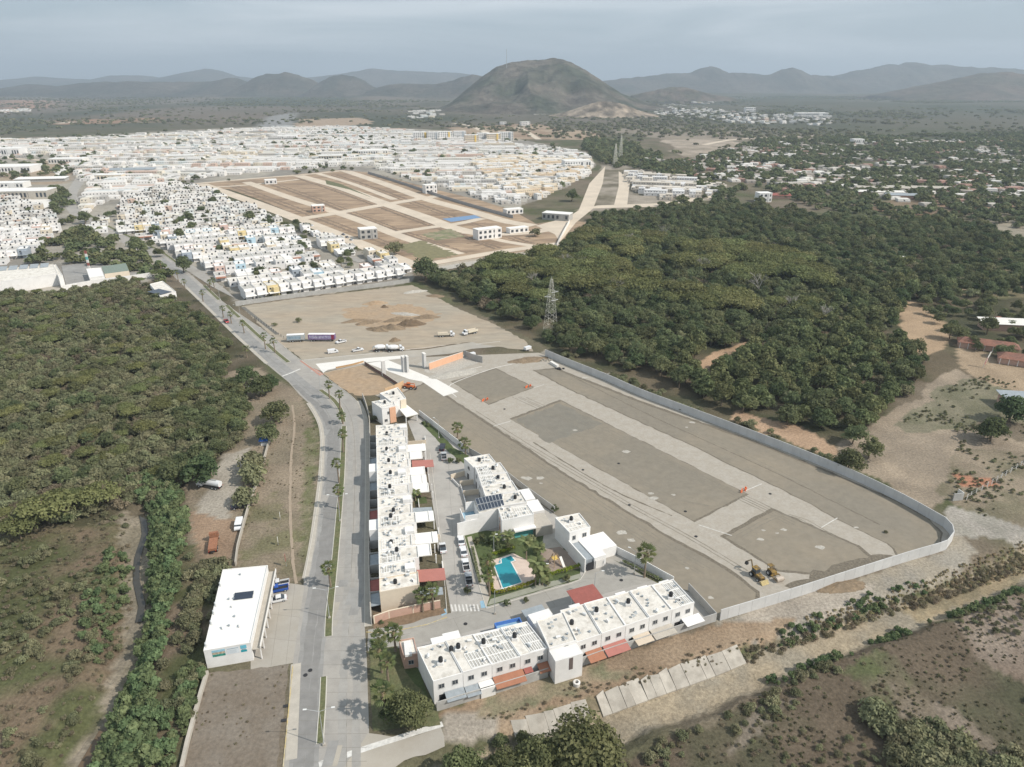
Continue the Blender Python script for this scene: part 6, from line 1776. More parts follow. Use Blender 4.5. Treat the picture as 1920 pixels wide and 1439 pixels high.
def rows_in(poly_px, ang, dx, pitch, seed, skip=(), keep=0.93, cross=0, holes=()):
    """house positions on parallel streets: pairs of rows back to back"""
    poly = GA(poly_px); hs_ = [GA(h_) for h_ in holes]
    A = np.array(poly); c = A.mean(0)
    u = np.array([math.cos(ang), math.sin(ang)]); v = np.array([-u[1], u[0]])
    L = np.abs(A - c).max() * 1.6
    g = np.random.default_rng(seed)
    out = []
    b = -L
    n = 0
    while b < L:
        for side, off in ((0, 0.0), (1, 13.0)):
            a = np.arange(-L, L, dx) + g.uniform(0, dx)
            q = c + a[:, None] * u + (b + off) * v
            k = pip(q[:, 0], q[:, 1], poly)
            for h_ in hs_: k &= ~pip(q[:, 0], q[:, 1], h_)
            k &= g.uniform(0, 1, len(a)) < keep
            if cross:
                k &= ((a + L) % cross) > 11
            d = q[:, 1] * CT + H * ST
            sx = 960 + q[:, 0] / d * F
            k &= (sx > -60) & (sx < 1980)
            for p in q[k]: out.append((p[0], p[1], ang + (0 if side == 0 else math.pi)))
        b += pitch
        n += 1
    return out

ANG = math.atan2(49, 95)
near_rows = rows_in([(150, 436), (240, 372), (330, 345), (392, 356), (440, 380), (520, 410), (600, 440), (690, 476), (765, 508), (700, 520), (560, 536), (455, 556), (415, 528), (380, 500), (350, 488), (300, 462), (230, 440)], ANG, 6.5, 33, 1, keep=0.95, cross=140,
                    holes=[[(640, 474), (700, 488), (690, 512), (620, 508)], [(470, 512), (580, 498), (590, 508), (480, 528)]])
left_rows = rows_in([(0, 355), (90, 400), (118, 430), (95, 452), (60, 480), (0, 500), (-60, 500), (-60, 360)], ANG - 0.08, 6.7, 32, 2, keep=0.95)
allh = [(a, 'near') for a in near_rows] + [(a, 'left') for a in left_rows]
# the long front row facing the bare lot, built exactly along its wall
f0, f1 = Vector(G(462, 566)), Vector(G(764, 521))
dd = (f1 - f0); n_ = int(dd.length / 6.6); dn = dd.normalized(); nn = Vector((-dn.y, dn.x))
front = [((f0 + dd * ((i + .5) / n_) + nn * 9.5)[:], math.atan2(dn.y, dn.x)) for i in range(n_)]
fw = GA([(440, 572), (770, 528), (770, 490), (430, 530)])
allh = [h_ for h_ in allh if not (h_[1] == 'near' and (Vector(h_[0][:2]) - f0).dot(nn) < 19 and -5 < (Vector(h_[0][:2]) - f0).dot(dn) < dd.length + 5)]
allh.sort(key=lambda h_: h_[0][1])
for i, (p, r_) in enumerate(front):
    k = (6 if i == 2 else [0, 9][i % 2])
    town_house(k, p[0], p[1], r_, ('white house %s in the long front row above the bare dirt lot' % ('%s from the left' % ordn[i].replace('nearest', 'first').replace('farthest', 'last') if i < 17 else '%s from the right' % ordn[n_ - 1 - i].replace('nearest', 'first'))) if k != 6 else 'yellow house in the front row facing the bare dirt lot', 'front row above the dirt lot')
ind_h, rest_h = allh[:262], allh[262:]
hr = random.Random(9)
def row_word(x_, y_, zn):
    k = int(((Vector((x_, y_)) - f0).dot(nn)) // 33) if zn == 'near' else int((y_ - ind_h[0][0][1]) // 33)
    n_w = ['first', 'second', 'third', 'fourth', 'fifth', 'sixth', 'seventh', 'eighth', 'ninth', 'tenth', 'eleventh', 'twelfth', 'thirteenth'][max(0, min(12, k))]
    px_ = 960 + F * x_ / (y_ * CT + H * ST)
    if zn == 'near':
        t = 'road end' if px_ < np.interp(y_, [400, 560, 750, 950], [480, 380, 250, 200]) + 50 else 'plots end' if px_ > np.interp(y_, [400, 480, 600, 800], [720, 640, 560, 420]) - 50 else 'middle part'
    else:
        t = 'picture edge' if px_ < 45 else 'avenue side'
    return n_w, t
for (x_, y_, r_), zn in ind_h:
    rw_ = (Vector((x_, y_)) - f0); sg = (int(rw_.dot(nn) // 16.5) * 7 + int(rw_.dot(dn) // 42) * 13) % 5
    k = (0, 1, 9, 7, 3)[sg] if hr.random() < .68 else hr.choice([0, 1, 9, 7, 2, 2, 4, 5, 6, 8])
    cn, st, _ = PROTOS[k]
    n_w, t_w = row_word(x_, y_, zn)
    town_house(k, x_, y_, r_, '%s %s-storey house, %s row back, %s, %s' % (cn, 'one' if st == 1 else 'two', n_w, t_w, 'block above the tan lot' if zn == 'near' else 'block left of the avenue'),
               '%s houses of the %s row, %s block' % (cn, n_w, zn))

def town_mass(name, label, hs_, seed, hmin=3.0, hmax=6.0, cols=None, wins=True, size=(6.3, 11), scale=1.0, tall=0.38, far=False):
    """thousands of far houses in one mesh: body, dark windows on all sides, roof tank"""
    n = len(hs_)
    if not n: return
    g = np.random.default_rng(seed)
    A = np.array(hs_)
    w = size[0] * scale * g.uniform(1.0, 1.1, n); d = size[1] * scale * g.uniform(0.75, 1.1, n)
    ca, sa = math.cos(A[0, 2]), math.sin(A[0, 2])
    uu, vv = A[:, 0] * ca + A[:, 1] * sa, -A[:, 0] * sa + A[:, 1] * ca
    cc = np.array(cols or WALLC)[g.integers(0, len(cols or WALLC), n)] * g.uniform(0.9, 1.05, n)[:, None]
    rowv = vnoise(np.floor(uu / 75) * 7.3, np.floor(vv / 11) * 5.1, 1.0, seed)      # stretches of a row share a height
    dev = g.uniform(0, 1, n)
    h = np.where((rowv > 1 - tall) ^ (dev < (.06 if far else .2)), hmax, hmin) * (1 + .04 * vnoise(uu, vv, 20, seed))
    if far:
        w[:] = 6.9 * size[0] / 6.3; d[:] = size[1]
        seg = (vnoise(np.floor(uu / 75) * 3.1, np.floor(vv / 11) * 2.7, 1.0, seed + 4) * 997).astype(int) % len(cols or WALLC)
        cc = np.where(g.uniform(0, 1, n)[:, None] < .75, np.array(cols or WALLC)[seg], cc)
    Vs, Fs, Cs, Ms = [], [], [], []
    base = np.array([[-1, -1, 0], [1, -1, 0], [1, 1, 0], [-1, 1, 0], [-1, -1, 1], [1, -1, 1], [1, 1, 1], [-1, 1, 1]], float)
    fq = np.array([[0, 1, 5, 4], [1, 2, 6, 5], [2, 3, 7, 6], [3, 0, 4, 7], [4, 5, 6, 7]])
    def boxes(cx, cy, z0, sx, sy, sz, col):
        """boxes in house space then turned"""
        V = np.repeat(base[None], n, 0).copy()
        V[:, :, 0] = V[:, :, 0] * (sx / 2)[:, None] + cx[:, None]
        V[:, :, 1] = V[:, :, 1] * (sy / 2)[:, None] + cy[:, None]
        V[:, :, 2] = V[:, :, 2] * sz[:, None] + z0[:, None]
        co, si = np.cos(A[:, 2])[:, None], np.sin(A[:, 2])[:, None]
        X_ = V[:, :, 0] * co - V[:, :, 1] * si + A[:, 0][:, None]
        Y_ = V[:, :, 0] * si + V[:, :, 1] * co + A[:, 1][:, None]
        VV = np.stack([X_, Y_, V[:, :, 2]], -1).reshape(-1, 3)
        b = sum(len(v) for v in Vs)
        Vs.append(VV)
        Fs.append((np.arange(n)[:, None, None] * 8 + fq[None] + b).reshape(-1, 4))
        Cs.append(np.repeat(np.broadcast_to(col, (n, 3)), 8, 0))
    o = np.ones(n)
    boxes(0 * o, 0 * o, 0 * o, w, d, h, cc)
    roofc = (cc * .93) if far else np.where(g.uniform(0, 1, n)[:, None] < 0.75, np.array([[0.66, 0.64, 0.60]]), np.array([[0.42, 0.39, 0.35]])) * g.uniform(0.85, 1.08, n)[:, None]
    boxes(0 * o, 0 * o, h, w - .5, d - .5, 0.12 * o, roofc)
    boxes(g.choice([-1, 1], n) * w * (0 if far else .2), -d / 2 - 1.1, 0 * o, w * (1.0 if far else .5), 2.2 * o, h * (.62 if far else g.uniform(.5, .9, n)), cc * 0.97)
    boxes(g.uniform(-1.5, 1.5, n), g.uniform(-3, 3, n), h, 2.6 * o, 2.4 * o, np.where(g.uniform(0, 1, n) < (.05 if far else .12), 2.0, 0.2), cc)
    if not far: boxes(g.uniform(-2, 2, n), g.uniform(-3, 3, n), h + .1, 1.1 * o, 1.1 * o, 1.4 * o, np.array([[0.03, 0.03, 0.03]]))
    if wins and far:
        dk = np.array([[0.12, 0.12, 0.12]])
        for sx_ in (-.24, .24): boxes(sx_ * w, 0 * o, np.where(h > 5, 4.1, .9), 1.1 * o, d + .1, 1.1 * o, dk)
        boxes(0 * o, -d / 2 - 1.1, 1.0 * o, 1.2 * o, 2.3 * o, 1.1 * o, dk)
    elif wins:
        dk = np.array([[0.05, 0.05, 0.055]])
        for sx_ in (-.24, .24):
            for zz in (1.0, 4.0):
                ok = (zz + 1.3 < h)
                boxes(sx_ * w, 0 * o, np.where(ok, zz, 0.0), 1.3 * o, d + .1, np.where(ok, 1.25, 0.02), dk)
        boxes(0 * o, -d / 2 - 1.1, 0.2 * o, 1.2 * o, 2.3 * o, 2.0 * o, dk)
        boxes(0 * o, 0 * o, 1.2 * o, w + .08, 1.2 * o, 1.1 * o, dk)
    VV = np.concatenate(Vs); FF = np.concatenate(Fs); CC = np.concatenate(Cs)
    o_ = link(bpy.data.objects.new(name, np_mesh(name, VV, FF, M_town, colors=CC)))
    return tag(o_, label, 'houses', kind='stuff')
M_town = attr_mat('town_walls', var=0.06, s=0.6, s_big=0.05, big=0.06, rough=0.85, spec=0.2)

town_mass('town_houses', 'remaining houses of the blocks on both sides of the avenue', [h_[0] for h_ in rest_h], 40)
far1 = rows_in([(160, 340), (110, 300), (60, 262), (200, 258), (480, 242), (620, 238), (760, 246), (900, 262), (1100, 290), (1112, 308), (1060, 350), (1000, 372), (955, 388), (880, 366), (800, 345), (700, 314), (640, 312), (480, 324), (330, 340), (240, 350)], 0.10, 6.8, 34, 3, keep=0.90)
town_mass('far_town_houses', 'thousands of white houses spreading beyond the unfinished subdivision', far1, 41, far=True, tall=.3)
far2 = rows_in([(-300, 262), (60, 262), (110, 290), (0, 300), (-300, 310)], 0.3, 7.5, 36, 4, keep=0.85)
town_mass('far_town_houses', 'white houses at the far left edge of the town', far2, 42, far=True, tall=.3)
cream = rows_in([(880, 300), (1000, 296), (1110, 306), (1100, 330), (1050, 352), (1010, 376), (960, 366), (900, 330)], 0.55, 5.6, 24, 5, keep=0.97)
town_mass('cream_houses', 'dense estate of small cream and tan houses', cream, 43, cols=[(0.68, 0.58, 0.44), (0.70, 0.66, 0.60), (0.62, 0.50, 0.36), (0.72, 0.70, 0.66)], size=(5.0, 8), far=True, tall=.5)
v1 = rows_in([(1165, 322), (1260, 332), (1360, 352), (1330, 368), (1240, 376), (1190, 358)], -0.25, 6.2, 27, 6, keep=0.85)
town_mass('suburb_houses', 'pale terraced suburb beside the green valley', v1, 44, cols=[(0.68, 0.62, 0.54), (0.72, 0.70, 0.68), (0.60, 0.54, 0.46)], far=True)
g_ = np.random.default_rng(77)
Xv, Yv = scatter([(1180, 302), (1300, 300), (1420, 268), (1919, 262), (2050, 270), (2050, 400), (1850, 395), (1560, 372), (1380, 350), (1250, 325)], 19, seed=45, dens=lambda a, b: np.clip((fbm(a, b, 90, 120) - 0.34) * 4, 0.08, 0.9))
town_mass('village_houses', 'scattered village houses among the trees on the right', [(a, b, r) for a, b, r in zip(Xv, Yv, g_.uniform(-0.5, 0.5, len(Xv)))], 46, hmin=2.8, hmax=4.5, cols=[(0.72, 0.69, 0.64), (0.66, 0.62, 0.57), (0.50, 0.46, 0.41), (0.42, 0.37, 0.32), (0.56, 0.52, 0.46), (0.40, 0.25, 0.20)], size=(11, 10), far=True, tall=.2)
Xv, Yv = scatter([(1250, 195), (1420, 215), (1560, 220), (1560, 236), (1380, 232), (1220, 215)], 48, seed=47)
town_mass('plain_houses', 'distant pale buildings strung over the plain', [(a, b, r) for a, b, r in zip(Xv, Yv, g_.uniform(-.5, .5, len(Xv)))], 48, size=(14, 16), wins=False)
Xv, Yv = scatter([(1228, 178), (1300, 183), (1350, 190), (1330, 196), (1240, 188)], 55, seed=49)
town_mass('plain_houses', 'distant white estate left of the plain woods', [(a, b, r) for a, b, r in zip(Xv, Yv, g_.uniform(-.5, .5, len(Xv)))], 50, size=(16, 22), wins=False)
Xv, Yv = scatter([(0, 207), (60, 204), (62, 209), (0, 214)], 40, seed=51)
town_mass('plain_houses', 'row of white buildings far away at the left edge', [(a, b, .2) for a, b in zip(Xv, Yv)], 52, size=(16, 22), wins=False)
Xv, Yv = scatter([(760, 212), (830, 210), (832, 222), (770, 224)], 34, seed=53)
town_mass('plain_houses', 'white institute buildings at the foot of the hill', [(a, b, .2) for a, b in zip(Xv, Yv)], 54, size=(20, 24), wins=False, hmax=9)
Xv, Yv = scatter([(980, 211), (1080, 208), (1085, 218), (990, 218)], 34, seed=55)
town_mass('plain_houses', 'white buildings beside the quarried hill', [(a, b, .2) for a, b in zip(Xv, Yv)], 56, size=(18, 20), wins=False)

# wall under the front row
wall_run('long grey wall under the white front row', [(442, 574), (520, 563), (600, 552), (700, 540), (768, 530)], 2.6, M_greyblock, step=8, gap=0.02)
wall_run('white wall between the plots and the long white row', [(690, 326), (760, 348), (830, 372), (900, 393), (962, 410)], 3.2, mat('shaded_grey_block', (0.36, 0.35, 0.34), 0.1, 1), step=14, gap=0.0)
wall_run('pale wall round the lower corner of the subdivision', [(776, 510), (860, 494), (960, 480), (1044, 466)], 1.6, M_side, step=14, gap=0.0)
wall_run('white wall of the subdivision entrance', [(1044, 464), (1056, 440), (1068, 418)], 3.0, M_wall, step=8, gap=0.0)

far3 = rows_in([(170, 345), (330, 332), (325, 352), (250, 366), (185, 384), (160, 400), (150, 380)], 0.3, 6.8, 34, 13, keep=0.9)
town_mass('town_houses', 'white houses at the bend of the avenue above the near block', far3, 57, far=True)
# apartment blocks
def block(label, x, y, w, d, h, rz, cols=(M_wall, M_greyroof), name='apartment_block', floors=4, cat='apartment block', group=None):
    r = thing(name, label, cat, (x, y, 0), rz, group)
    MB().box((0, 0, h / 2), (w, d, h)).out('wall', cols[0], r)
    MB().box((0, 0, h + .25), (w + .3, d + .3, .5)).out('roof', M_roofrib, r)
    mb = MB()
    n = max(2, int(w / 4))
    for f_ in range(floors):
        for k in range(n):
            o = MB().box((-w / 2 + (k + .5) * w / n, -d / 2 - .05, (f_ + .55) * h / floors), (w / n * .5, .2, h / floors * .5)).out('window', M_glass, r)
    MB().box((w * 0.25, -d / 2 - .15, h / 2), (w * .12, .4, h)).out('coloured_strip', cols[1], r)
    return r
for i, (a, b, w_, cl) in enumerate([(790, 264, 34, M_wall), (812, 264, 26, M_wall), (835, 263, 30, M_wall), (862, 262, 26, M_wall), (884, 270, 28, M_cream), (906, 266, 24, M_wall), (925, 267, 28, M_cream), (948, 264, 30, M_wall)]):
    X0, Y0 = G(a, b)
    block('%s of the pale five-storey apartment blocks at the far end of the town' % ['leftmost', 'second from left', 'third from left', 'fourth from left', 'fifth from left', 'sixth from left', 'seventh from left', 'rightmost'][i], X0, Y0, w_, 16, 17, 0.2, (cl, (M_yellow, M_greyroof)[i % 2]), floors=5, group='apartment blocks')
X0, Y0 = G(914, 447)
block('white three-unit show house with dark windows in the subdivision', X0, Y0, 22, 9, 8, 0.55, (M_wall, M_wall), name='show_house', floors=2, cat='house')
X0, Y0 = G(690, 447); block('grey unfinished two-storey house alone among the plots', X0, Y0, 14, 10, 8, 0.4, (M_greyblock, M_greyblock), name='unfinished_house', floors=2, cat='house')
X0, Y0 = G(597, 397); block('small brown unfinished house at a plot corner', X0, Y0, 12, 9, 6, 0.4, (M_pink, M_greyblock), name='unfinished_house', floors=2, cat='house')
X0, Y0 = G(806, 362); block('white cube house beside the long grey wall', X0, Y0, 14, 10, 9, 0.5, (M_wall, M_wall), name='white_house', floors=2, cat='house')
X0, Y0 = G(508, 345); block('pale low pavilion at the far avenue', X0, Y0, 14, 10, 5, 0.4, (M_wall, M_wall), name='pavilion', floors=1, cat='pavilion')
X0, Y0 = G(1045, 412); block('grey gatehouse of the subdivision with a slanting white roof', X0, Y0, 26, 12, 6, -0.4, (M_greyblock, M_greyblock), name='gatehouse', floors=1, cat='gatehouse')
X0, Y0 = G(962, 401); block('low white club pavilion by the avenue', X0, Y0, 18, 8, 4.5, 0.5, (M_wall, M_wall), name='pavilion', floors=1, cat='pavilion')
X0, Y0 = G(970, 436); block('open white terrace building right of the show house', X0, Y0, 18, 7, 4, 0.5, (M_wall, M_wall), name='pavilion', floors=1, cat='pavilion')
X0, Y0 = G(1080, 314); block('white warehouse at the corner of the cream estate', X0, Y0, 40, 20, 10, 0.2, (M_wall, M_wall), name='warehouse', floors=1, cat='warehouse')
X0, Y0 = G(984, 236); block('white house on the graded hill slope', X0, Y0, 26, 20, 10, 0.2, (M_wall, M_wall), name='white_house', floors=2, cat='house')
X0, Y0 = G(943, 234); block('small white house left on the graded hill slope', X0, Y0, 18, 14, 7, 0.2, (M_wall, M_wall), name='white_house', floors=2, cat='house')
X0, Y0 = G(1520, 218); block('long pale factory hall on the far plain', X0, Y0, 110, 40, 11, 0.0, (M_wall, M_wall), name='factory_hall', floors=1, cat='factory')
X0, Y0 = G(1405, 210); block('pale industrial plant with silos on the plain', X0, Y0, 40, 30, 16, 0.0, (M_wall, M_wall), name='factory_hall', floors=2, cat='factory')
X0, Y0 = G(1606, 270); block('white warehouse among the village trees', X0, Y0, 22, 16, 9, 0.1, (M_wall, M_wall), name='warehouse', floors=1, cat='warehouse')
X0, Y0 = G(1430, 378); block('pale tall house at the edge of the village', X0, Y0, 14, 12, 9, 0.1, (M_wall, M_wall), name='white_house', floors=2, cat='house')
for i, (a, b, w_, d_, m_, lb) in enumerate([(1655, 358, 60, 12, M_side, 'long pale shed roof in the field, upper'), (1735, 358, 60, 14, M_side, 'long pale shed roof in the field, right'), (1650, 366, 50, 10, M_newslab, 'long pale shed roof in the field, lower'),
                             (1690, 372, 34, 12, M_greyroof, 'grey shed with solar roof in the field'), (1455, 372, 30, 12, M_redroof, 'red roofed house at the village edge'), (80, 340, 60, 18, M_roofrib, 'long roofed market hall left of the avenue'),
                             (235, 323, 80, 20, M_greyroof, 'long dark roofed shopping arcade'), (1900, 618, 34, 9, M_newslab, 'white roofed stable behind the ranch house'), (1915, 765, 16, 12, M_greyroof, 'grey shed roof cut by the right edge'),
                             (1640, 504, 12, 3.5, M_newslab, 'small white roof deep in the wood'), (1690, 494, 10, 3.5, M_newslab, 'tiny white roof deep in the wood, right')]):
    X0, Y0 = G(a, b)
    r = thing('shed', lb, 'shed', (X0, Y0, 0), -0.15 if a > 1000 else 0.2)
    mb = MB().prism([(-w_ / 2, -d_ / 2), (w_ / 2, -d_ / 2), (w_ / 2, d_ / 2), (-w_ / 2, d_ / 2)], [3.6, 3.6, 4.6, 4.6], [3.8, 3.8, 4.8, 4.8]); mb.out('roof', m_, r)
    MB().box((0, 0, 1.75), (w_ - 2, d_ - 2, 3.5)).out('wall', M_pink if a > 1000 else M_greyblock, r)
# ranch house with tiled roof
def ranch(label, a, b, L, W, rz, h=3.2, m=None):
    X0, Y0 = G(a, b)
    r = thing('ranch_house', label, 'house', (X0, Y0, 0), rz)
    MB().box((0, 0, h / 2), (L - 1.5, W - 1.8, h)).out('wall', M_pink, r)
    mb = MB(); o2 = 0.5
    vs = [(-L / 2, -W / 2, h - .3), (L / 2, -W / 2, h - .3), (L / 2, W / 2, h - .3), (-L / 2, W / 2, h - .3), (-L / 2 + W * .35, 0, h + 1.8), (L / 2 - W * .35, 0, h + 1.8)]
    mb.add(vs, [(0, 1, 5, 4), (1, 2, 5), (2, 3, 4, 5), (3, 0, 4), (3, 2, 1, 0)])
    mb.out('roof', m or mat('old_clay_tiles', (0.27, 0.13, 0.09), 0.3, 1.2, c2=(0.16, 0.10, 0.08), s2=0.2), r)
    for k in range(int(L / 3.5)):
        x_ = -L / 2 + 1.2 + k * 3.4
        MB().cyl((x_, -W / 2 + .2, 0), (x_, -W / 2 + .2, h - .3), .15, n=8).out('porch_post', M_wall, r)
ranch('long ranch house with a weathered red tiled roof', 1850, 655, 26, 8, -0.45)
ranch('right wing of the ranch house with a brown tiled roof', 1905, 682, 16, 9, -0.5)
ranch('small red pyramid roof beside the stable', 1868, 610, 6, 6, -0.3)

# big white hall and roofed buildings left of the road
hs = House('large white hall with a row of grey skylights at the left edge', [(-40, 535), (108, 514), (100, 497), (-40, 508)], 7.5, pz=7.5, name='hall', cat='hall', seed=400)
for k in range(5):
    hs.ext(2, 0.05 + k * .14, 0.16 + k * .14, -6.4, -0.6, 7.6, 7.9, M_greyroof, 'skylight', zfar=9.2)
hs = House('pale side wing of the large white hall', [(110, 520), (118, 518), (105, 497), (98, 499)], 7.2, pz=7.2, name='hall_wing', cat='hall', seed=401)
wall_run('long white wall beside the hall down to the fuel station', [(120, 545), (180, 534), (245, 526), (285, 520)], 3.2, M_wall, step=9, gap=0.0)
hs = House('white kiosk of the fuel station', [(168, 522), (196, 518), (190, 503), (162, 505)], 4.5, pz=4.5, name='kiosk', cat='shop building', seed=402, roof=M_roofrib)
hs = House('green roofed canopy building of the fuel station', [(196, 514), (242, 508), (236, 494), (190, 500)], 4.5, pz=4.5, name='station_building', cat='shop building', seed=403, roof=mat('sage_green_roof', (0.20, 0.24, 0.20), 0.05, 1), wall=M_cream, parapet=0)
hs = House('low shop with a dark solar roof beside the road', [(300, 556), (330, 548), (305, 528), (281, 534)], 4.4, pz=4.4, name='solar_shop', cat='shop building', seed=404)
for k in range(6):
    hs.ext(0, 0.12, 0.85, -1.5 - k * 2.1, -3.3 - k * 2.1, 4.8, 4.86, M_solar, 'solar_panel')
# striped sign column
X0, Y0 = G(170, 515)
r = thing('sign_column', 'tall red, white and teal striped sign column by the fuel station', 'sign', (X0, Y0, 0))
for k in range(8):
    MB().box((0, 0, 1.0 + k * 2), (1.4, .6, 2)).out('band', (M_newslab, M_teal, M_newslab, M_redroof)[k % 4], r)

for a, b, w_, d_, h_, m_, lb in ((45, 372, 60, 26, 9, M_side, 'long beige warehouse at the left edge beside the yard'), (20, 322, 70, 40, 8, M_wall, 'broad white store roof at the far left edge'), (10, 292, 60, 30, 12, M_wall, 'white hall beyond the dirt field at the far left'),
                             (130, 306, 50, 24, 7, M_newslab, 'bright white market roof beside the avenue'), (10, 352, 50, 20, 6, M_roofrib, 'low white roof at the left edge above the yard'), (210, 560 - 222, 30, 16, 7, M_cream, 'cream corner building beside the shopping arcade'),
                             (540, 262, 40, 24, 8, M_wall, 'large white roof amid the far houses'), (700, 290, 50, 18, 7, M_wall, 'long white school roof amid the far houses'), (620, 300, 36, 16, 7, M_side, 'grey flat roofed building above the plots'), (340, 300, 44, 20, 7, M_side, 'grey flat roofed building amid the far left houses')):
    X0, Y0 = G(a, b)
    block(lb, X0, Y0, w_, d_, h_, 0.15, (m_, m_), name='large_building', floors=1, cat='building')
# ------------------------------------------------------------------ palms
def fan_frond(seed, R=2.1):
    """petiole and a folded drooping fan"""
    g = random.Random(seed)
    vs, fs = [], []
    pet = R * 0.45
    vs += [(0, -.04, 0), (0, .04, 0), (pet, .03, pet * .25), (pet, -.03, pet * .25)]; fs.append((0, 1, 2, 3))
    n = 12
    c = len(vs); vs.append((pet, 0, pet * .25))
    for k in range(n + 1):
        a = math.radians(-62 + 124 * k / n)
        rr_ = R * 0.60 * (1 - 0.30 * abs(a) / 1.4) * g.uniform(.9, 1.1) * (1.0 if k % 2 else 0.62)
        x_, y_ = pet + rr_ * math.cos(a), rr_ * math.sin(a)
        vs.append((x_ * .97, y_, pet * .25 - 0.22 * rr_ + (0.10 if k % 2 else -0.04) - abs(y_) * .15))
    for k in range(n): fs.append((c, c + 1 + k, c + 2 + k))
    mb = MB(); mb.add(vs, fs); me = mb.mesh('frond', L_palm)
    a = me.attributes.new('tone', 'FLOAT', 'POINT'); a.data.foreach_set('value', [g.uniform(0.1, 0.9)] * len(me.vertices))
    return me
def feather_frond(seed, R=2.3):
    """arching midrib with leaflets on both sides"""
    g = random.Random(seed)
    vs, fs = [], []
    n = 9
    P = [Vector((R * t * (1 - 0.12 * t), 0, R * (0.45 * t - 0.75 * t * t))) for t in [k / n for k in range(n + 1)]]
    for k in range(n):
        a, b = P[k], P[k + 1]
        w = 0.5 * math.sin(math.pi * (k + .8) / (n + 1)) + .12
        for s in (-1, 1):
            i = len(vs)
            vs += [tuple(a), tuple(b), tuple(b + Vector((.18, s * w, -.22 * w - .05))), tuple(a + Vector((.22, s * w, -.22 * w - .05)))]
            fs.append((i, i + 1, i + 2, i + 3))
    mb = MB(); mb.add(vs, fs); me = mb.mesh('frond', L_palm)
    a = me.attributes.new('tone', 'FLOAT', 'POINT'); a.data.foreach_set('value', [g.uniform(0.2, 1.0)] * len(me.vertices))
    return me
FANS = [fan_frond(k) for k in range(5)]
FEA = [feather_frond(k) for k in range(4)]
SKIRT = MB().lathe((0, 0, 0), [(0.16, -1.4), (0.42, -1.1), (0.50, -0.5), (0.30, 0.1)], 9).mesh('dead_leaf_skirt', mat('dead_fronds', (0.24, 0.18, 0.11), 0.3, 3))
def palm(label, px_, py_, topy, fan=True, s=1.0, name=None, n=26, group=None, v=0):
    X0, Y0 = G(px_, py_)
    zt = max(2.0, SIL(px_, topy, Y0)[1])
    r = thing(name or ('fan_palm' if fan else 'feather_palm'), label, 'palm tree', (X0, Y0, 0.02), 0, group)
    g = random.Random(int(px_ * 7 + py_))
    bx, by = g.uniform(-.3, .3), g.uniform(-.3, .3)
    mb = MB()
    for k in range(4):
        mb.cyl((bx * (k / 4) ** 2, by * (k / 4) ** 2, zt * k / 4 - (.3 if k == 0 else 0)), (bx * ((k + 1) / 4) ** 2, by * ((k + 1) / 4) ** 2, zt * (k + 1) / 4), (0.27 - .035 * k) * (1.1 if fan else .75), n=8, caps=False)
    mb.out('trunk', M_palmbark, r)
    if fan:
        o = link(bpy.data.objects.new('dead_leaf_skirt', SKIRT), r); o.location = (bx, by, zt); o.scale = (s, s, s)
    for k in range(n):
        t = k / n
        o = link(bpy.data.objects.new('frond', (FANS[k % 5] if fan else FEA[k % 4])), r)
        o.location = (bx, by, zt)
        el = (1.2 - 2.15 * t) if fan else (0.95 - 1.25 * t)
        o.rotation_euler = (g.uniform(-.2, .2), -el + g.uniform(-.15, .15), k * 2.399 + g.uniform(-.2, .2))
        o.scale = (s * g.uniform(.9, 1.12),) * 3
    return r
for a in [(618, 748, 722, 'topmost fan palm on the curved median'), (638, 768, 740, 'second fan palm from the top on the curved median'), (643, 795, 779, 'bushy fan palm at the break of the curved median'),
          (644, 849, 815, 'fan palm on the straight median, first below the break'), (636, 906, 870, 'fan palm halfway down the straight median'), (636, 955, 919, 'fan palm on the straight median above the bare stretch'),
          (620, 1101, 1066, 'lone fan palm low on the median opposite the shop forecourt')]:
    palm(a[3], a[0], a[1], a[2], s=1.0 if a[1] < 1000 else 1.1, n=19)
far_p = [(335, 529, 511), (347, 543, 528), (381, 566, 550), (419, 596, 579), (434, 607, 590), (382, 618, 601), (458, 625, 607), (498, 655, 630), (516, 662, 640), (356, 586, 571), (463, 671, 655), (303, 510, 494), (402, 540, 526), (395, 545, 530)]
for i, a in enumerate(far_p):
    palm('%s fan palm along the upper stretch of the dual road' % ['smallest', 'small', 'slim', 'leaning', 'tufted', 'roadside verge', 'tall', 'taller', 'nearest right', 'scrub edge', 'low verge', 'farthest', 'block side', 'second block side'][i], *a, s=1.0, n=15)
for a in [(858, 822, 802, 1.35, 'upper of the two fan palms by the middle row'), (873, 852, 832, 1.35, 'lower of the two fan palms by the middle row'), (793, 1148, 1117, 1.25, 'left fan palm at the end wall of the terraced row'),
          (813, 1144, 1106, 1.25, 'right fan palm at the end wall of the terraced row'), (712, 1232, 1196, 1.25, 'fan palm at the street corner, left'), (742, 1222, 1186, 1.3, 'fan palm at the street corner, right'),
          (716, 1262, 1218, 1.2, 'fan palm below the corner pair'), (728, 1280, 1240, 1.2, 'lowest of the corner fan palms'), (724, 1348, 1300, 1.5, 'large fan palm beside the dark round tree'),
          (914, 1100, 1052, 1.35, 'tall fan palm left of the swimming pool'), (918, 1118, 1076, 1.3, 'lower fan palm left of the swimming pool'), (1208, 1083, 1038, 1.6, 'big lone fan palm beside the turning circle')]:
    palm(a[4], a[0], a[1], a[2], s=a[3] * .92, n=21)
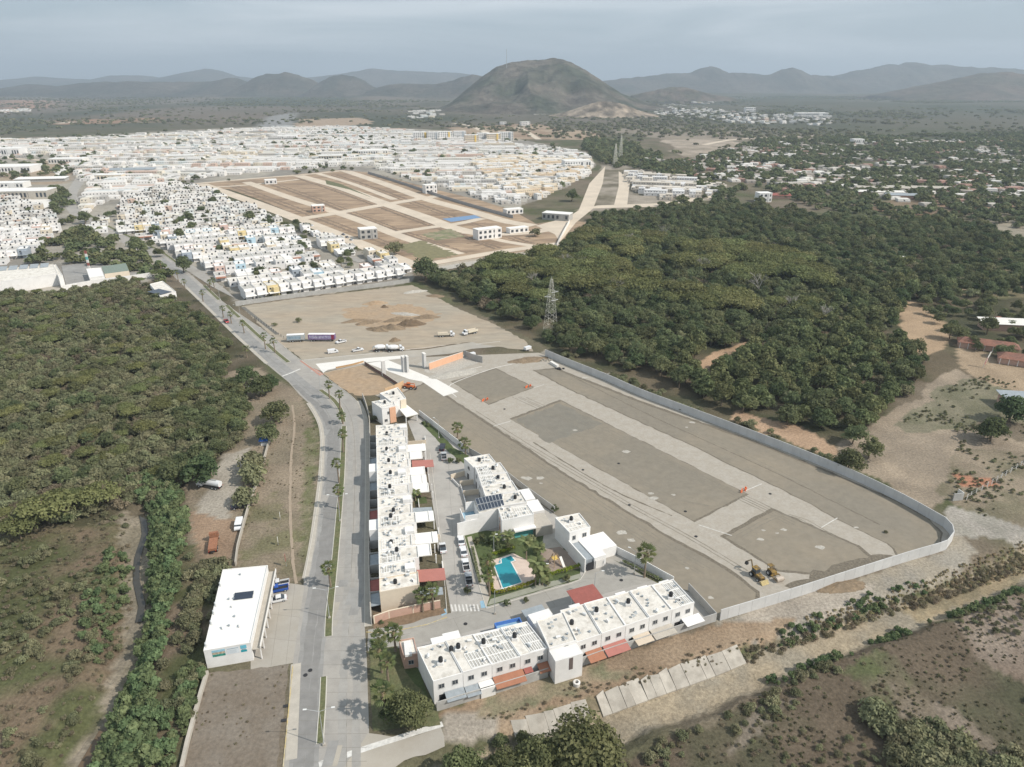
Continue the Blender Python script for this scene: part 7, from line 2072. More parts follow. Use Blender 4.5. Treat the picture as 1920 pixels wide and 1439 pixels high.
for a in [(779, 940, 925, .8, 'small feather palm on the front lawn of the terraced row'), (987, 1050, 1018, 1.05, 'feather palm behind the pool deck'), (1004, 1098, 1056, 1.15, 'left feather palm of the cluster right of the pool'),
          (1012, 1096, 1066, 1.1, 'middle feather palm of the cluster right of the pool'), (1017, 1098, 1078, 1.0, 'lowest feather palm of the cluster right of the pool'), (933, 1024, 1008, .85, 'small feather palm above the pool, left'),
          (951, 1022, 1004, .9, 'small feather palm above the pool, right'), (1009, 1040, 1036, .9, 'short feather palm beside the flagpole')]:
    palm(a[4], a[0], a[1], a[2], fan=False, s=a[3], n=18)

# hedges and round bushes
def hedge(label, pts, w, h, m, dens=26):
    ln = resample(GA(pts), 0.8)
    g = np.random.default_rng(len(pts) * 7 + int(pts[0][0]))
    L = len(ln); n = int(L * dens * 0.8)
    k = g.integers(0, L - 1, n); t = g.uniform(0, 1, n)
    A = np.array(ln)
    p = A[k] * (1 - t)[:, None] + A[np.minimum(k + 1, L - 1)] * t[:, None]
    o = A[0]
    P = np.stack([p[:, 0] - o[0] + g.uniform(-w / 2, w / 2, n), p[:, 1] - o[1] + g.uniform(-w / 2, w / 2, n), g.uniform(0.25, 1, n) ** .5 * h], 1)
    nn_ = g.normal(size=(n, 3)); nn_[:, 2] = np.abs(nn_[:, 2]) + .6; nn_ /= np.linalg.norm(nn_, axis=1)[:, None]
    a = np.cross(nn_, g.normal(size=(n, 3))); a /= np.linalg.norm(a, axis=1)[:, None]; b = np.cross(nn_, a)
    s = g.uniform(.12, .24, n)[:, None]
    V = np.stack([P - a * s, P - b * s, P + a * s, P + b * s], 1).reshape(-1, 3)
    me = np_mesh('hedge', V, np.arange(len(V)).reshape(-1, 4), m, tone=np.repeat(g.uniform(0, 1, n), 4))
    ob = link(bpy.data.objects.new('hedge', me)); ob.location = (o[0], o[1], 0.2)
    return tag(ob, label, 'hedge')
hedge('yellow green clipped hedge along the near side of the pool deck', [(921, 1104), (928, 1115), (965, 1108), (1000, 1096), (1008, 1088)], 0.9, 1.0, L_hedge, 60)
hedge('yellow green clipped hedge left of the pool deck', [(916, 1058), (918, 1080), (922, 1104)], 0.8, 1.0, L_hedge, 60)
hedge('yellow green clipped hedge in front of the playground', [(1030, 1082), (1060, 1074), (1090, 1064)], 1.0, 1.1, L_hedge, 60)
hedge('long clipped hedge strip beside the parked cars', [(886, 1030), (892, 1060), (900, 1095)], 0.6, 0.7, L_scrub, 60)
hedge('low hedge along the white boundary wall of the turning circle', [(1168, 1056), (1200, 1072), (1240, 1092)], 0.8, 0.7, L_broad, 50)
hedge('yellow green hedge between the garden palms', [(925, 1043), (945, 1037), (965, 1032)], 0.8, 0.9, L_hedge, 50)
for k_, a, b, s, lb in [('shrub', 794, 796, 1.1, 'dark round shrub by the upper boundary wall'), ('shrub', 803, 800, 1.2, 'green round shrub by the upper boundary wall'), ('shrub', 876, 1112, 1.3, 'brownish ball topiary at the corner of the parked cars'),
                       ('shrub', 893, 1020, 1.3, 'shrub at the top corner of the garden'), ('shrub', 915, 1020, 1.6, 'bushy shrub in the garden above the pool'), ('shrub', 905, 1012, 1.3, 'light shrub behind the garden bench'), ('shrub', 951, 1136, 1.2, 'round shrub on the garden verge, left'),
                       ('shrub', 986, 1130, 1.0, 'upright shrub on the garden verge'), ('shrub', 1026, 1098, 1.0, 'round shrub beside the palm cluster'), ('shrub', 1062, 1090, 1.4, 'round standard shrub on the right garden verge'),
                       ('shrub', 716, 1170, .8, 'yellow ball shrub at the corner flower bed'), ('shrub', 741, 1178, .9, 'spiky shrub at the corner flower bed'), ('shrub', 845, 868, 1.5, 'shrub under the two fan palms'), ('shrub', 860, 868, 1.5, 'yellowish shrub under the two fan palms'),
                       ('shrub', 1040, 960, 1.6, 'shrub between the middle row and the villa'), ('scrub', 995, 1015, .7, 'dark bush behind the pool deck'), ('shrub', 935, 1030, 1.4, 'shrub in the garden, left of two'), ('shrub', 955, 1030, 1.4, 'shrub in the garden, right of two'),
                       ('scrub', 720, 745, .8, 'dark bush behind the corner house'), ('scrub', 740, 740, .8, 'green bush behind the corner house'), ('scrub', 702, 790, .7, 'bush at the foot of the corner house'),
                       ('scrub', 1660, 1000, .3, 'tiny bush on the soil by the long wall'), ('scrub', 560, 605, 0.8, 'small tree by the fence of the tan lot, lower'), ('scrub', 515, 612, 0.7, 'small tree by the fence of the tan lot, upper')]:
    X0, Y0 = G(a, b)
    tree(k_, X0, Y0, s, lb, 'bush', z=0.1)

# ------------------------------------------------------------------ vehicles
P_white = mat('white_car_paint', (0.72, 0.72, 0.72), 0.03, 1, rough=0.35, spec=0.5)
P_silver = mat('silver_car_paint', (0.42, 0.43, 0.44), 0.03, 1, rough=0.3, spec=0.5)
P_black = mat('black_car_paint', (0.03, 0.03, 0.045), 0.03, 1, rough=0.3, spec=0.5)
P_red = mat('red_car_paint', (0.45, 0.04, 0.04), 0.03, 1, rough=0.35, spec=0.5)
P_blue = mat('blue_car_paint', (0.03, 0.10, 0.40), 0.03, 1, rough=0.35, spec=0.5)
P_cream = mat('cream_truck_paint', (0.66, 0.60, 0.48), 0.06, 1, rough=0.5)
P_yel = mat('yellow_machine_paint', (0.30, 0.19, 0.05), 0.35, 1.5, c2=(0.08, 0.065, 0.05), s2=1.2, amt2=0.85, rough=0.5)
P_org = mat('orange_machine_paint', (0.58, 0.16, 0.05), 0.15, 2, rough=0.6)
P_rust = mat('rusty_truck', (0.30, 0.14, 0.08), 0.35, 3)
M_tyre = mat('tyre_rubber', (0.025, 0.025, 0.025), 0.1, 3)
M_lamp = mat('lamp_lens', (0.75, 0.75, 0.72), 0.05, 3, rough=0.2)
M_tail = mat('tail_lens', (0.4, 0.02, 0.02), 0.05, 3, rough=0.3)
def wheel(r, x, y, rad=.34, w=.22):
    o = MB().cyl((x, y - w / 2, rad), (x, y + w / 2, rad), rad, n=14).out('wheel', M_tyre, r)
    MB().cyl((x, y - w / 2 - .01, rad), (x, y + w / 2 + .01, rad), rad * .55, n=8).out('rim', M_alu, o)
def place(name, label, cat, rear, front, group=None, z=0.03):
    a, b = Vector(G(*rear)), Vector(G(*front)); c = (a + b) / 2; d = b - a
    return thing(name, label, cat, (c.x, c.y, z), math.atan2(d.y, d.x), group)
def lamps(r, x0, x1, y, z):
    for s in (-1, 1):
        MB().box((x1, s * y, z), (.08, .35, .16)).out('headlight', M_lamp, r)
        MB().box((x0, s * y, z + .08), (.08, .22, .22)).out('tail_light', M_tail, r)
def car(label, rear, front, paint, style='sedan', name=None, dark_roof=False):
    r = place(name or {'sedan': 'parked_car', 'suv': 'parked_suv', 'pickup': 'pickup_truck', 'van': 'van'}[style], label, {'sedan': 'car', 'suv': 'car', 'pickup': 'pickup truck', 'van': 'van'}[style], rear, front)
    if style == 'sedan':
        body = [(-2.3, .35), (2.25, .35), (2.32, .62), (2.2, .80), (1.1, .93), (-1.5, .96), (-2.25, .92), (-2.33, .6)]
        cab = [(-1.75, .94), (1.05, .92), (.35, 1.38), (-.95, 1.42)]; top = [(-.95, 1.42), (.35, 1.38), (.3, 1.44), (-.9, 1.47)]; hw = .88
    elif style == 'suv':
        body = [(-2.3, .4), (2.25, .4), (2.35, .7), (2.25, .98), (1.1, 1.06), (-2.3, 1.08)]
        cab = [(-2.25, 1.07), (1.0, 1.05), (.4, 1.66), (-2.0, 1.70)]; top = [(-2.0, 1.70), (.4, 1.66), (.35, 1.74), (-1.95, 1.77)]; hw = .93
    elif style == 'pickup':
        body = [(-2.65, .5), (2.6, .5), (2.68, .8), (2.5, 1.05), (1.35, 1.13), (-.3, 1.13), (-.32, .72), (-2.55, .72), (-2.58, 1.13), (-2.68, 1.13)]
        cab = [(-.35, 1.12), (1.3, 1.12), (.75, 1.72), (-.25, 1.76)]; top = [(-.25, 1.76), (.75, 1.72), (.7, 1.80), (-.2, 1.82)]; hw = .93
    else:
        body = [(-2.5, .4), (2.3, .4), (2.42, .8), (2.2, 1.15), (1.6, 1.3), (1.2, 1.85), (.9, 2.0), (-2.45, 2.02)]
        cab = [(.6, 1.3), (1.62, 1.28), (1.22, 1.82), (.6, 1.86)]; top = [(-2.4, 2.02), (.9, 2.0), (.85, 2.06), (-2.35, 2.08)]; hw = .95
    MB().extr(body, -hw, hw).out('body', paint, r)
    MB().extr(cab, -hw + .10, hw - .10) .out('cabin_glass', M_glass, r) if style != 'van' else MB().extr(cab, -hw - .01, hw + .01).out('cabin_glass', M_glass, r)
    MB().extr(top, -hw + .13, hw - .13).out('car_roof', paint if not dark_roof else M_dark, r)
    if style == 'pickup':
        for s in (-1, 1): MB().box((-1.45, s * (hw - .05), .93), (2.3, .1, .42)).out('bed_side', paint, r)
        MB().box((-1.45, 0, .735), (2.2, 1.7, .03)).out('bed_floor', M_dark, r)
    if style != 'van':
        for s in (-1, 1):
            for xx in ((.2, -.75) if style != 'pickup' else (.35,)):
                MB().box((xx, s * (hw - .14), (cab[0][1] + cab[2][1]) / 2), (.07, .1, cab[2][1] - cab[0][1])).out('door_pillar', paint, r)
    L = body[0][0]
    for x_ in (L + .85, -L - .85):
        for s in (-1, 1): wheel(r, x_, s * (hw - .1), .36 if style != 'sedan' else .32)
    lamps(r, L - .02, -L + .03, hw - .22, .68)
    return r
car('white saloon car parked nose in at the shop forecourt', (537, 1124), (504, 1131), P_white)
car('dark open pickup with blue bonnet on the shop forecourt', (536, 1106), (506, 1112), P_blue, 'pickup')
car('white pickup parked behind the blue bonneted one', (534, 1097), (512, 1101), P_white, 'pickup')
car('topmost white saloon of the four parked beside the garden', (866, 1026), (863, 1009), P_white)
car('second white saloon of the four parked beside the garden', (871, 1046), (867, 1029), P_white)
car('white pickup third in the line beside the garden', (876, 1076), (871, 1052), P_white, 'pickup')
car('silver white pickup nearest the zebra crossing', (881, 1103), (877, 1078), P_silver, 'pickup')
car('white sports car with black stripes on the left side of the street', (832, 1040), (829, 1022), P_white, dark_roof=True)
car('black suv parked near the two fan palms', (828, 849), (831, 835), P_black, 'suv')
car('grey pickup behind the black suv', (833, 867), (832, 851), P_silver, 'pickup')
car('red pickup driving on the left carriageway', (420, 600), (430, 610), P_red, 'pickup')
car('silver hatchback on the upper dirt yard', (471, 738), (463, 724), P_silver, 'suv')
car('dark car under the feathery tree by the wall', (440, 954), (456, 950), P_black)
car('white van parked along the concrete wall', (452, 976), (445, 1002), P_white, 'van')
car('white pickup beside the purple trailer', (651, 641), (628, 646), P_white, 'pickup')
car('white box van on the tan dirt lot', (614, 664), (635, 661), P_white, 'van')
car('white crew cab pickup on the tan dirt lot', (660, 661), (683, 657), P_white, 'pickup')
for i, (a, b, c, d, pt, lb) in enumerate([(640, 440, 648, 443, P_black, 'dark car on the long street of the plots, upper'), (647, 445, 655, 448, P_black, 'dark car on the long street of the plots, middle'), (655, 450, 663, 453, P_silver, 'grey car on the long street of the plots, lower'),
                                        (582, 423, 588, 426, P_white, 'white car at the first crossing of the plots'), (425, 507, 431, 504, P_white, 'white car parked before the near housing block'), (435, 506, 442, 503, P_silver, 'silver car parked before the near housing block'),
                                        (425, 518, 432, 515, P_white, 'white car in the lane of the near block'), (465, 524, 472, 521, P_black, 'dark car in the lane of the near block')]):
    car(lb, (a, b), (c, d), pt)
def lorry(label, rear, front, kind, paint=P_white, name='lorry', cat='lorry'):
    r = place(name, label, cat, rear, front)
    MB().box((-.6, 0, .75), (7.6, .9, .25)).out('chassis', M_dark, r)
    MB().extr([(2.0, .7), (4.1, .7), (4.2, 1.5), (3.3, 1.75), (3.05, 2.7), (2.0, 2.8)], -1.15, 1.15).out('cab', paint, r)
    MB().extr([(3.08, 1.8), (3.36, 1.8), (3.12, 2.6), (2.95, 2.6)], -1.0, 1.0).out('windscreen', M_glass, r)
    for s in (-1, 1): MB().box((2.6, s * 1.15, 2.1), (.7, .04, .6)).out('side_window', M_glass, r)
    for x_ in (3.2, -1.8, -3.1):
        for s in (-1, 1): wheel(r, x_, s * 1.0, .5, .35)
    lamps(r, -4.4, 4.22, .9, 1.0)
    if kind == 'dump':
        mb = MB()
        mb.box((-1.4, 0, 1.15), (5.8, 2.3, .15))
        for s in (-1, 1): mb.box((-1.4, s * 1.18, 1.75), (5.8, .1, 1.1))
        mb.box((1.5, 0, 1.85), (.1, 2.3, 1.3)); mb.box((-4.3, 0, 1.7), (.1, 2.3, 1.0))
        mb.out('tipper_body', P_cream, r)
        MB().box((-1.4, 0, 1.9), (5.5, 2.2, .1)).out('load', M_padd if False else M_tancon, r)
    elif kind == 'mixer':
        mb = MB().cyl((-3.6, 0, 2.5), (-2.2, 0, 2.35), .6, 1.15, 14).cyl((-2.2, 0, 2.35), (.2, 0, 2.1), 1.15, 1.15, 14).cyl((.2, 0, 2.1), (1.4, 0, 1.95), 1.15, .7, 14)
        mb.out('mixing_drum', P_white, r)
        MB().cyl((-3.9, 0, 3.0), (-4.6, 0, 1.6), .35, .25, 8).out('chute', M_galv, r)
    elif kind == 'tank':
        MB().cyl((-4.2, 0, 1.9), (1.7, 0, 1.9), 1.0, 1.0, 14).out('tank', paint, r)
        MB().box((-1.2, 0, 2.93), (3.6, .6, .12)).out('walkway', M_galv, r)
    elif kind == 'rust':
        MB().box((-1.4, 0, 1.4), (5.4, 2.2, .7)).out('load_bed', P_rust, r)
    return r
lorry('white tanker truck under the dark round tree', (411, 917), (376, 911), 'tank', name='tanker_truck', cat='tanker truck')
lorry('rusty old truck without load on the dirt yard', (400, 1035), (403, 1012), 'rust', P_rust, name='old_truck', cat='truck')
lorry('white concrete mixer truck on the new side street', (722, 661), (761, 657), 'mixer', name='mixer_truck', cat='mixer truck')
lorry('second mixer truck close behind the white one', (706, 660), (728, 657), 'mixer', name='mixer_truck', cat='mixer truck')
lorry('cream tipper truck on the tan lot, left of the pair', (822, 632), (852, 631), 'dump', name='tipper_truck', cat='tipper truck')
lorry('cream tipper truck on the tan lot, right of the pair', (894, 624), (868, 630), 'dump', name='tipper_truck', cat='tipper truck')
def trailer(label, rear, front, L, m1, m2, m3):
    r = place('box_trailer', label, 'trailer', rear, front)
    MB().box((0, 0, 2.5), (L, 2.5, 2.6)).out('box', m1, r)
    MB().box((0, 0, 3.84), (L - .1, 2.4, .08)).out('box_roof', M_wall, r)
    for s in (-1, 1):
        MB().box((0, s * 1.27, 2.5), (L * .9, .04, 1.5)).out('painted_panel', m2, r)
        MB().box((L / 2 - 1, s * 1.28, 2.5), (1.4, .05, 2.4)).out('end_panel', m3, r)
    for k in range(7): MB().box((-L / 2 + 1 + k * L / 7.5, -1.25, .75), (.1, .1, 1.0)).out('leg', M_dark, r)
    for x_ in (-L / 2 + 1.5, -L / 2 + 2.8, L / 2 - 2):
        for s in (-1, 1): wheel(r, x_, s * 1.0, .48, .35)
trailer('grey blue box trailer standing at the edge of the tan lot', (537, 642), (574, 640), 8.5, mat('trailer_grey', (0.36, 0.40, 0.42), 0.1, 1), mat('trailer_print', (0.26, 0.34, 0.40), 0.4, 1.2), M_galv)
trailer('long purple printed box trailer on the tan lot', (577, 640), (632, 640), 13.2, mat('trailer_purple', (0.20, 0.13, 0.26), 0.2, 1), mat('trailer_purple_print', (0.30, 0.27, 0.42), 0.5, 1.2, c2=(0.62, 0.60, 0.66), s2=0.9, amt2=0.6), mat('trailer_maroon', (0.26, 0.04, 0.08), 0.1, 1))
# site machines
def backhoe():
    r = place('backhoe', 'yellow backhoe loader with its digging arm raised beside the precast wall', 'backhoe', (1405, 1072), (1432, 1095))
    MB().extr([(-1.6, .7), (2.0, .7), (2.1, 1.3), (.9, 1.55), (-1.6, 1.5)], -.65, .65).out('body', P_yel, r)
    MB().extr([(-1.3, 1.5), (.3, 1.5), (.15, 2.7), (-1.2, 2.7)], -.7, .7).out('cab_glass', M_glass, r)
    MB().box((-.55, 0, 2.78), (1.7, 1.6, .12)).out('cab_roof', P_yel, r)
    for x_, rad in ((-1.0, .72), (1.45, .5)):
        for s in (-1, 1): wheel(r, x_, s * .95, rad, .42)
    mb = MB()
    for s in (-1, 1): mb.cyl((.4, s * .6, 1.5), (2.6, s * .6, .7), .1, n=6)
    mb.out('loader_arm', P_yel, r)
    MB().extr([(2.5, .15), (3.5, .15), (3.3, .3), (2.8, .9), (2.5, .9)], -1.15, 1.15).out('loader_bucket', mat('worn_yellow_steel', (0.45, 0.36, 0.18), 0.3, 3), r)
    MB().cyl((-1.6, 0, 1.2), (-2.6, 0, 3.9), .2, .16, 6).out('boom', P_yel, r)
    MB().cyl((-2.6, 0, 3.9), (-4.2, 0, 2.3), .16, .13, 6).out('dipper', P_yel, r)
    MB().extr([(-4.5, 1.4), (-3.7, 1.5), (-3.8, 2.2), (-4.3, 2.4)], -.35, .35).out('bucket', M_dark, r)
backhoe()
def roller():
    r = place('soil_roller', 'yellow soil compactor with a wide pale steel drum', 'roller', (1441, 1073), (1464, 1094))
    MB().extr([(-2.3, .7), (-.2, .7), (-.2, 1.5), (-1.6, 1.7), (-2.3, 1.5)], -.75, .75).out('engine_body', P_yel, r)
    MB().box((-2.0, 0, 2.55), (1.3, 1.4, .1)).out('canopy', P_yel, r)
    for sx in (-2.5, -1.4):
        for s in (-1, 1): MB().cyl((sx, s * .6, 1.5), (sx, s * .6, 2.5), .05, n=5).out('canopy_post', M_dark, r)
    for s in (-1, 1): wheel(r, -1.4, s * .95, .75, .45)
    MB().cyl((1.6, -1.05, .75), (1.6, 1.05, .75), .75, n=20).out('drum', mat('worn_drum_steel', (0.45, 0.38, 0.31), 0.15, 3, rough=.5), r)
    mb = MB()
    for s in (-1, 1): mb.box((1.0, s * 1.15, .8), (2.6, .12, .25))
    mb.box((-.1, 0, .8), (.3, 2.4, .3)); mb.out('drum_frame', P_yel, r)
roller()
def loader():
    r = place('orange_loader', 'orange telescopic handler beside the peach wall stub', 'loader', (753, 727), (781, 731))
    MB().box((0, 0, 1.1), (4.2, 1.6, .7)).out('body', P_org, r)
    MB().box((-.4, .5, 1.9), (1.4, .9, 1.0)).out('cab', M_glass, r); MB().box((-.4, .5, 2.46), (1.5, 1.0, .1)).out('cab_roof', P_org, r)
    MB().cyl((-2.2, -.3, 1.9), (2.6, -.3, 2.8), .22, .16, 6).out('boom', P_org, r)
    MB().cyl((2.6, -.3, 2.8), (3.3, -.3, .8), .14, .12, 6).out('boom_head', P_org, r)
    MB().box((3.4, -.3, .6), (.3, 1.6, .7)).out('bucket', M_dark, r)
    for x_ in (-1.4, 1.5):
        for s in (-1, 1): wheel(r, x_, s * .95, .68, .45)
loader()
for (a, b, c, d, lb) in ((875, 672, 893, 668, 'white water tank trailer inside the walled site court'), (983, 660, 995, 656, 'white box trailer at the corner of the long wall')):
    r = place('tank_trailer', lb, 'trailer', (a, b), (c, d))
    MB().box((0, 0, 1.5), (3.6, 1.8, 1.2)).out('tank', P_white, r)
    MB().box((2.3, 0, .8), (1.4, .1, .1)).out('draw_bar', M_dark, r)
    for s in (-1, 1): wheel(r, 0, s * .9, .4, .25)
for a, b, lb in ((1024, 678, 'pile of white concrete rings beside the end of the long wall'),):
    X0, Y0 = G(a, b); r = thing('concrete_ring_pile', lb, 'concrete rings', (X0, Y0, 0))
    for k in range(5): MB().lathe((k * 1.1 - 2, (k % 2) * 1.2, 0), [(.5, 0), (.5, .8), (.38, .8), (.38, 0)], 10).out('ring', M_side, r)
r = place('concrete_box', 'long pale concrete block lying by the long wall', 'concrete block', (1033, 682), (1046, 690)); MB().box((0, 0, .6), (6, 1.3, 1.2)).out('block', M_newslab, r)
X0, Y0 = G(1051, 693); r = thing('scrap_heap', 'dark heap of scrap at the foot of the long wall', 'heap', (X0, Y0, 0)); 
for k in range(6): MB().box((rnd.uniform(-2, 2), rnd.uniform(-1, 1), .3), (rnd.uniform(.6, 1.6), rnd.uniform(.5, 1), rnd.uniform(.3, .8)), rnd.uniform(0, 3)).out('scrap', M_dark, r)
# well ring on the track
X0, Y0 = G(1081, 1285); r = thing('concrete_ring', 'round pale concrete well ring standing on the dirt track', 'concrete ring', (X0, Y0, 0))
MB().lathe((0, 0, 0), [(.75, 0), (.8, .9), (.62, 1.0), (.45, 1.0), (.45, .3)], 16).out('ring', M_newslab, r); MB().cyl((0, 0, .25), (0, 0, .32), .46, n=14).out('dark_inside', M_dark, r)
# heaps of earth
def heap(label, a, b, rx, ry, h, m, seed):
    X0, Y0 = G(a, b)
    n = 22; g = np.random.default_rng(seed)
    u = np.linspace(-1, 1, n); A_, B_ = np.meshgrid(u, u)
    rr_ = np.hypot(A_, B_) + (fbm(A_ * 3 + seed * 7, B_ * 3, 1.0, seed) - .5) * .5
    Z = np.clip(1 - rr_, 0, 1) * h * (0.7 + 0.7 * fbm(A_ * 4, B_ * 4 + seed, .8, seed + 2)) - .05
    V = np.stack([A_.ravel() * rx, B_.ravel() * ry, Z.ravel()], 1)
    ii_ = np.arange(n - 1)[:, None] * n + np.arange(n - 1)[None]
    FF = np.stack([ii_, ii_ + 1, ii_ + n + 1, ii_ + n], -1).reshape(-1, 4)
    FF = FF[(V[FF][:, :, 2] > -.04).any(1)]
    o = link(bpy.data.objects.new('earth_heap', np_mesh('earth_heap', V, FF, m, smooth=False))); o.location = (X0, Y0, 0.1); o.rotation_euler = (0, 0, g.uniform(-.4, .6))
    tag(o, label, 'earth heap', 'heaps of earth on the tan lot')
M_pile2 = mat('dark_brown_earth', (0.155, 0.11, 0.07), 0.3, 1.0, bump=0.2)
for i, (a, b, rx, ry, h, m, lb) in enumerate([(772, 609, 8, 4, 3.0, M_pile2, 'big dark brown earth heap on the tan lot'), (735, 616, 8, 4, 2.2, M_dirtpile, 'brown earth heap left of the big dark one'), (708, 619, 7, 3.5, 1.8, M_dirtpile, 'lower left brown earth heap of the tan lot'), (690, 606, 8, 3, 1.6, M_dirtpile, 'flat grey brown heap on the left of the tan lot'),
                                             (745, 601, 9, 3, 2.0, M_dirtpile, 'heap behind the big dark one'), (800, 596, 8, 3, 1.8, M_dirtpile, 'long heap toward the right of the tan lot'), (705, 570, 8, 3.5, 1.8, M_orange, 'orange sand heap at the top of the tan lot'), (721, 577, 2.5, 1.5, 1.4, M_pile2, 'small dark heap below the orange one'), (665, 603, 8, 2.5, 1.2, M_dirtpile, 'leftmost low heap of the tan lot'),
                                             (740, 640, 3.5, 2, 1.8, M_dirtpile, 'small grey heap near the new side street'), (760, 590, 9, 2.5, 1.2, M_rubble, 'pale rubble ridge on the tan lot'), (815, 556, 6, 3, 1.4, M_dirtpile, 'brown heap at the top right of the tan lot'), (778, 548, 8, 3, 1.2, M_rubble, 'pale debris heap by the corner tree'), (850, 702, 12, 4, 1.0, M_rubble, 'rubble in the walled site court'),
                                             (990, 676, 10, 4, 1.0, M_dirtpile, 'low earth heap at the start of the long wall'), (1575, 1100, 7, 2.5, 1.0, M_dirtpile, 'ridge of earth beside the near pad')]):
    heap(lb, a, b, rx, ry, h, m, i + 1)
# ------------------------------------------------------------------ posts, lamps, pylons, fences
def street_lamp(label, a, b, h, ang, double=True, arm=2.4, m=None):
    X0, Y0 = G(a, b); r = thing('street_lamp', label, 'street lamp', (X0, Y0, 0.1), ang)
    MB().cyl((0, 0, 0), (0, 0, h), .10, .06, 7).out('pole', m or M_galv, r)
    MB().box((0, 0, .2), (.5, .5, .5)).out('foot', M_side, r)
    for s in ((-1, 1) if double else (1,)):
        MB().cyl((0, 0, h - .1), (s * arm, 0, h + .7), .05, .04, 5).out('arm', m or M_galv, r)
        MB().box((s * (arm + .25), 0, h + .72), (.7, .28, .12)).out('lamp_head', M_lamp, r)
for i, (a, b, h_) in enumerate([(608, 1398, 9.0), (618, 1160, 8.5), (638, 978, 8.5), (601, 732, 8), (502, 646, 8), (452, 601, 8), (413, 565, 8)]):
    street_lamp('double armed street lamp on the median, ' + ['at the bottom of the picture', 'below the lone palm', 'on its bare middle stretch', 'at the tip of its curve', 'beyond the turn opening', 'in the upper stretch', 'far up the road'][i], a, b, h_, 0.1)
for i, (a, b, h_, an, lb) in enumerate([(928, 1152, 7, 0, 'thin lamp post on the cross street in front of the blue terrace'), (1114, 1118, 7, 0, 'thin lamp post beside the red car port'), (1189, 1077, 7, 2.6, 'lamp post by the wall of the turning circle'), (823, 822, 7, 2.6, 'lamp post by the upper boundary wall'), (1012, 1098, 6, 0, 'lamp post right of the pool'), (926, 1035, 5, 0, 'white post in the garden')]):
    street_lamp(lb, a, b, h_, an, double=False, arm=1.6 if h_ > 5 else .5)
def pylon(label, a, b, topy, w, arms=True, m=None, t=0.16):
    X0, Y0 = G(a, b); h_ = SIL(a, topy, Y0)[1]
    r = thing('pylon', label, 'pylon', (X0, Y0, 0), 0.35)
    mb = MB(); n = 11
    def wd(z): return w / 2 * (1 - z / h_) ** 0.85 + 0.28
    zs = [h_ * .96 * (1 - (1 - k / n) ** 1.25) for k in range(n + 1)]
    for k in range(n):
        a0, a1 = wd(zs[k]), wd(zs[k + 1])
        C0 = [(-a0, -a0, zs[k]), (a0, -a0, zs[k]), (a0, a0, zs[k]), (-a0, a0, zs[k])]
        C1 = [(-a1, -a1, zs[k + 1]), (a1, -a1, zs[k + 1]), (a1, a1, zs[k + 1]), (-a1, a1, zs[k + 1])]
        for q in range(4):
            mb.cyl(C0[q], C1[q], t * .62, n=4, caps=False)
            mb.cyl(C0[q], C1[(q + 1) % 4], t * .36, n=3, caps=False); mb.cyl(C0[(q + 1) % 4], C1[q], t * .36, n=3, caps=False)
            mb.cyl(C1[q], C1[(q + 1) % 4], t * .36, n=3, caps=False)
    mb.cyl((0, 0, h_ * .94), (0, 0, h_), .1, n=4); mb.out('lattice', m or mat('pylon_steel', (0.62, 0.60, 0.52), 0.1, 2, rough=.6), r)
    if arms:
        for z_, s in ((h_ * .74, 1), (h_ * .67, -1), (h_ * .60, 1)):
            for yy in (-.4, .4): MB().cyl((0, yy, z_ - .3), (s * 3.8, 0, z_), .10, n=4).out('cross_arm', M_galv, r)
            MB().cyl((s * .4, 0, z_ + 1.2), (s * 3.8, 0, z_), .06, n=4).out('stay', M_galv, r)
pylon('lattice power pylon standing in the wood behind the tan lot', 1032, 628, 519, 5.4, t=.09)
pylon('far lattice pylon beyond the green valley, left', 1153, 312, 268, 5.0, t=.28); pylon('far lattice pylon beyond the green valley, right', 1163, 300, 252, 5.0, t=.28)
X0, Z0 = SIL(950, 122, 3460); Z1 = SIL(950, 92, 3460)[1]
r = thing('radio_mast', 'thin radio mast on the summit of the big hill', 'mast', (X0, 3460, Z0 - 15)); MB().cyl((0, 0, 0), (0, 0, Z1 - Z0 + 15), 1.3, .8, 5).out('mast', M_galv, r)
def post_fence(label, pts, h, step, m, rail=True):
    ln = resample(GA(pts), step); o = ln[0]
    r = thing('post_fence', label, 'fence', (o[0], o[1], 0))
    for p in ln: MB().box((p[0] - o[0], p[1] - o[1], h / 2), (.16, .16, h)).out('post', m, r)
    if rail:
        mb = MB()
        for a, b in zip(ln[:-1], ln[1:]):
            for z_ in (h * .5, h * .9): mb.cyl((a[0] - o[0], a[1] - o[1], z_), (b[0] - o[0], b[1] - o[1], z_), .03, n=3, caps=False)
        mb.out('wire', M_galv, r)
post_fence('line of white concrete fence posts running up to the right edge', [(1812, 938), (1850, 915), (1885, 893), (1919, 872)], 2.2, 3.2, M_newslab)
post_fence('dark rail fence between the road and the tan lot', [(478, 598), (500, 612), (522, 628), (540, 640)], 1.3, 3.0, M_dark)
r = place('gate_wall', 'small grey gate wall stub at the end of the white post fence', 'gate wall', (1784, 940), (1806, 938)); MB().box((0, 0, 1.3), (3.4, .25, 2.6)).out('panel', M_greyblock, r); MB().box((1.7, 1.2, 1.3), (.2, 2.4, 2.6)).out('side_panel', M_newslab, r)
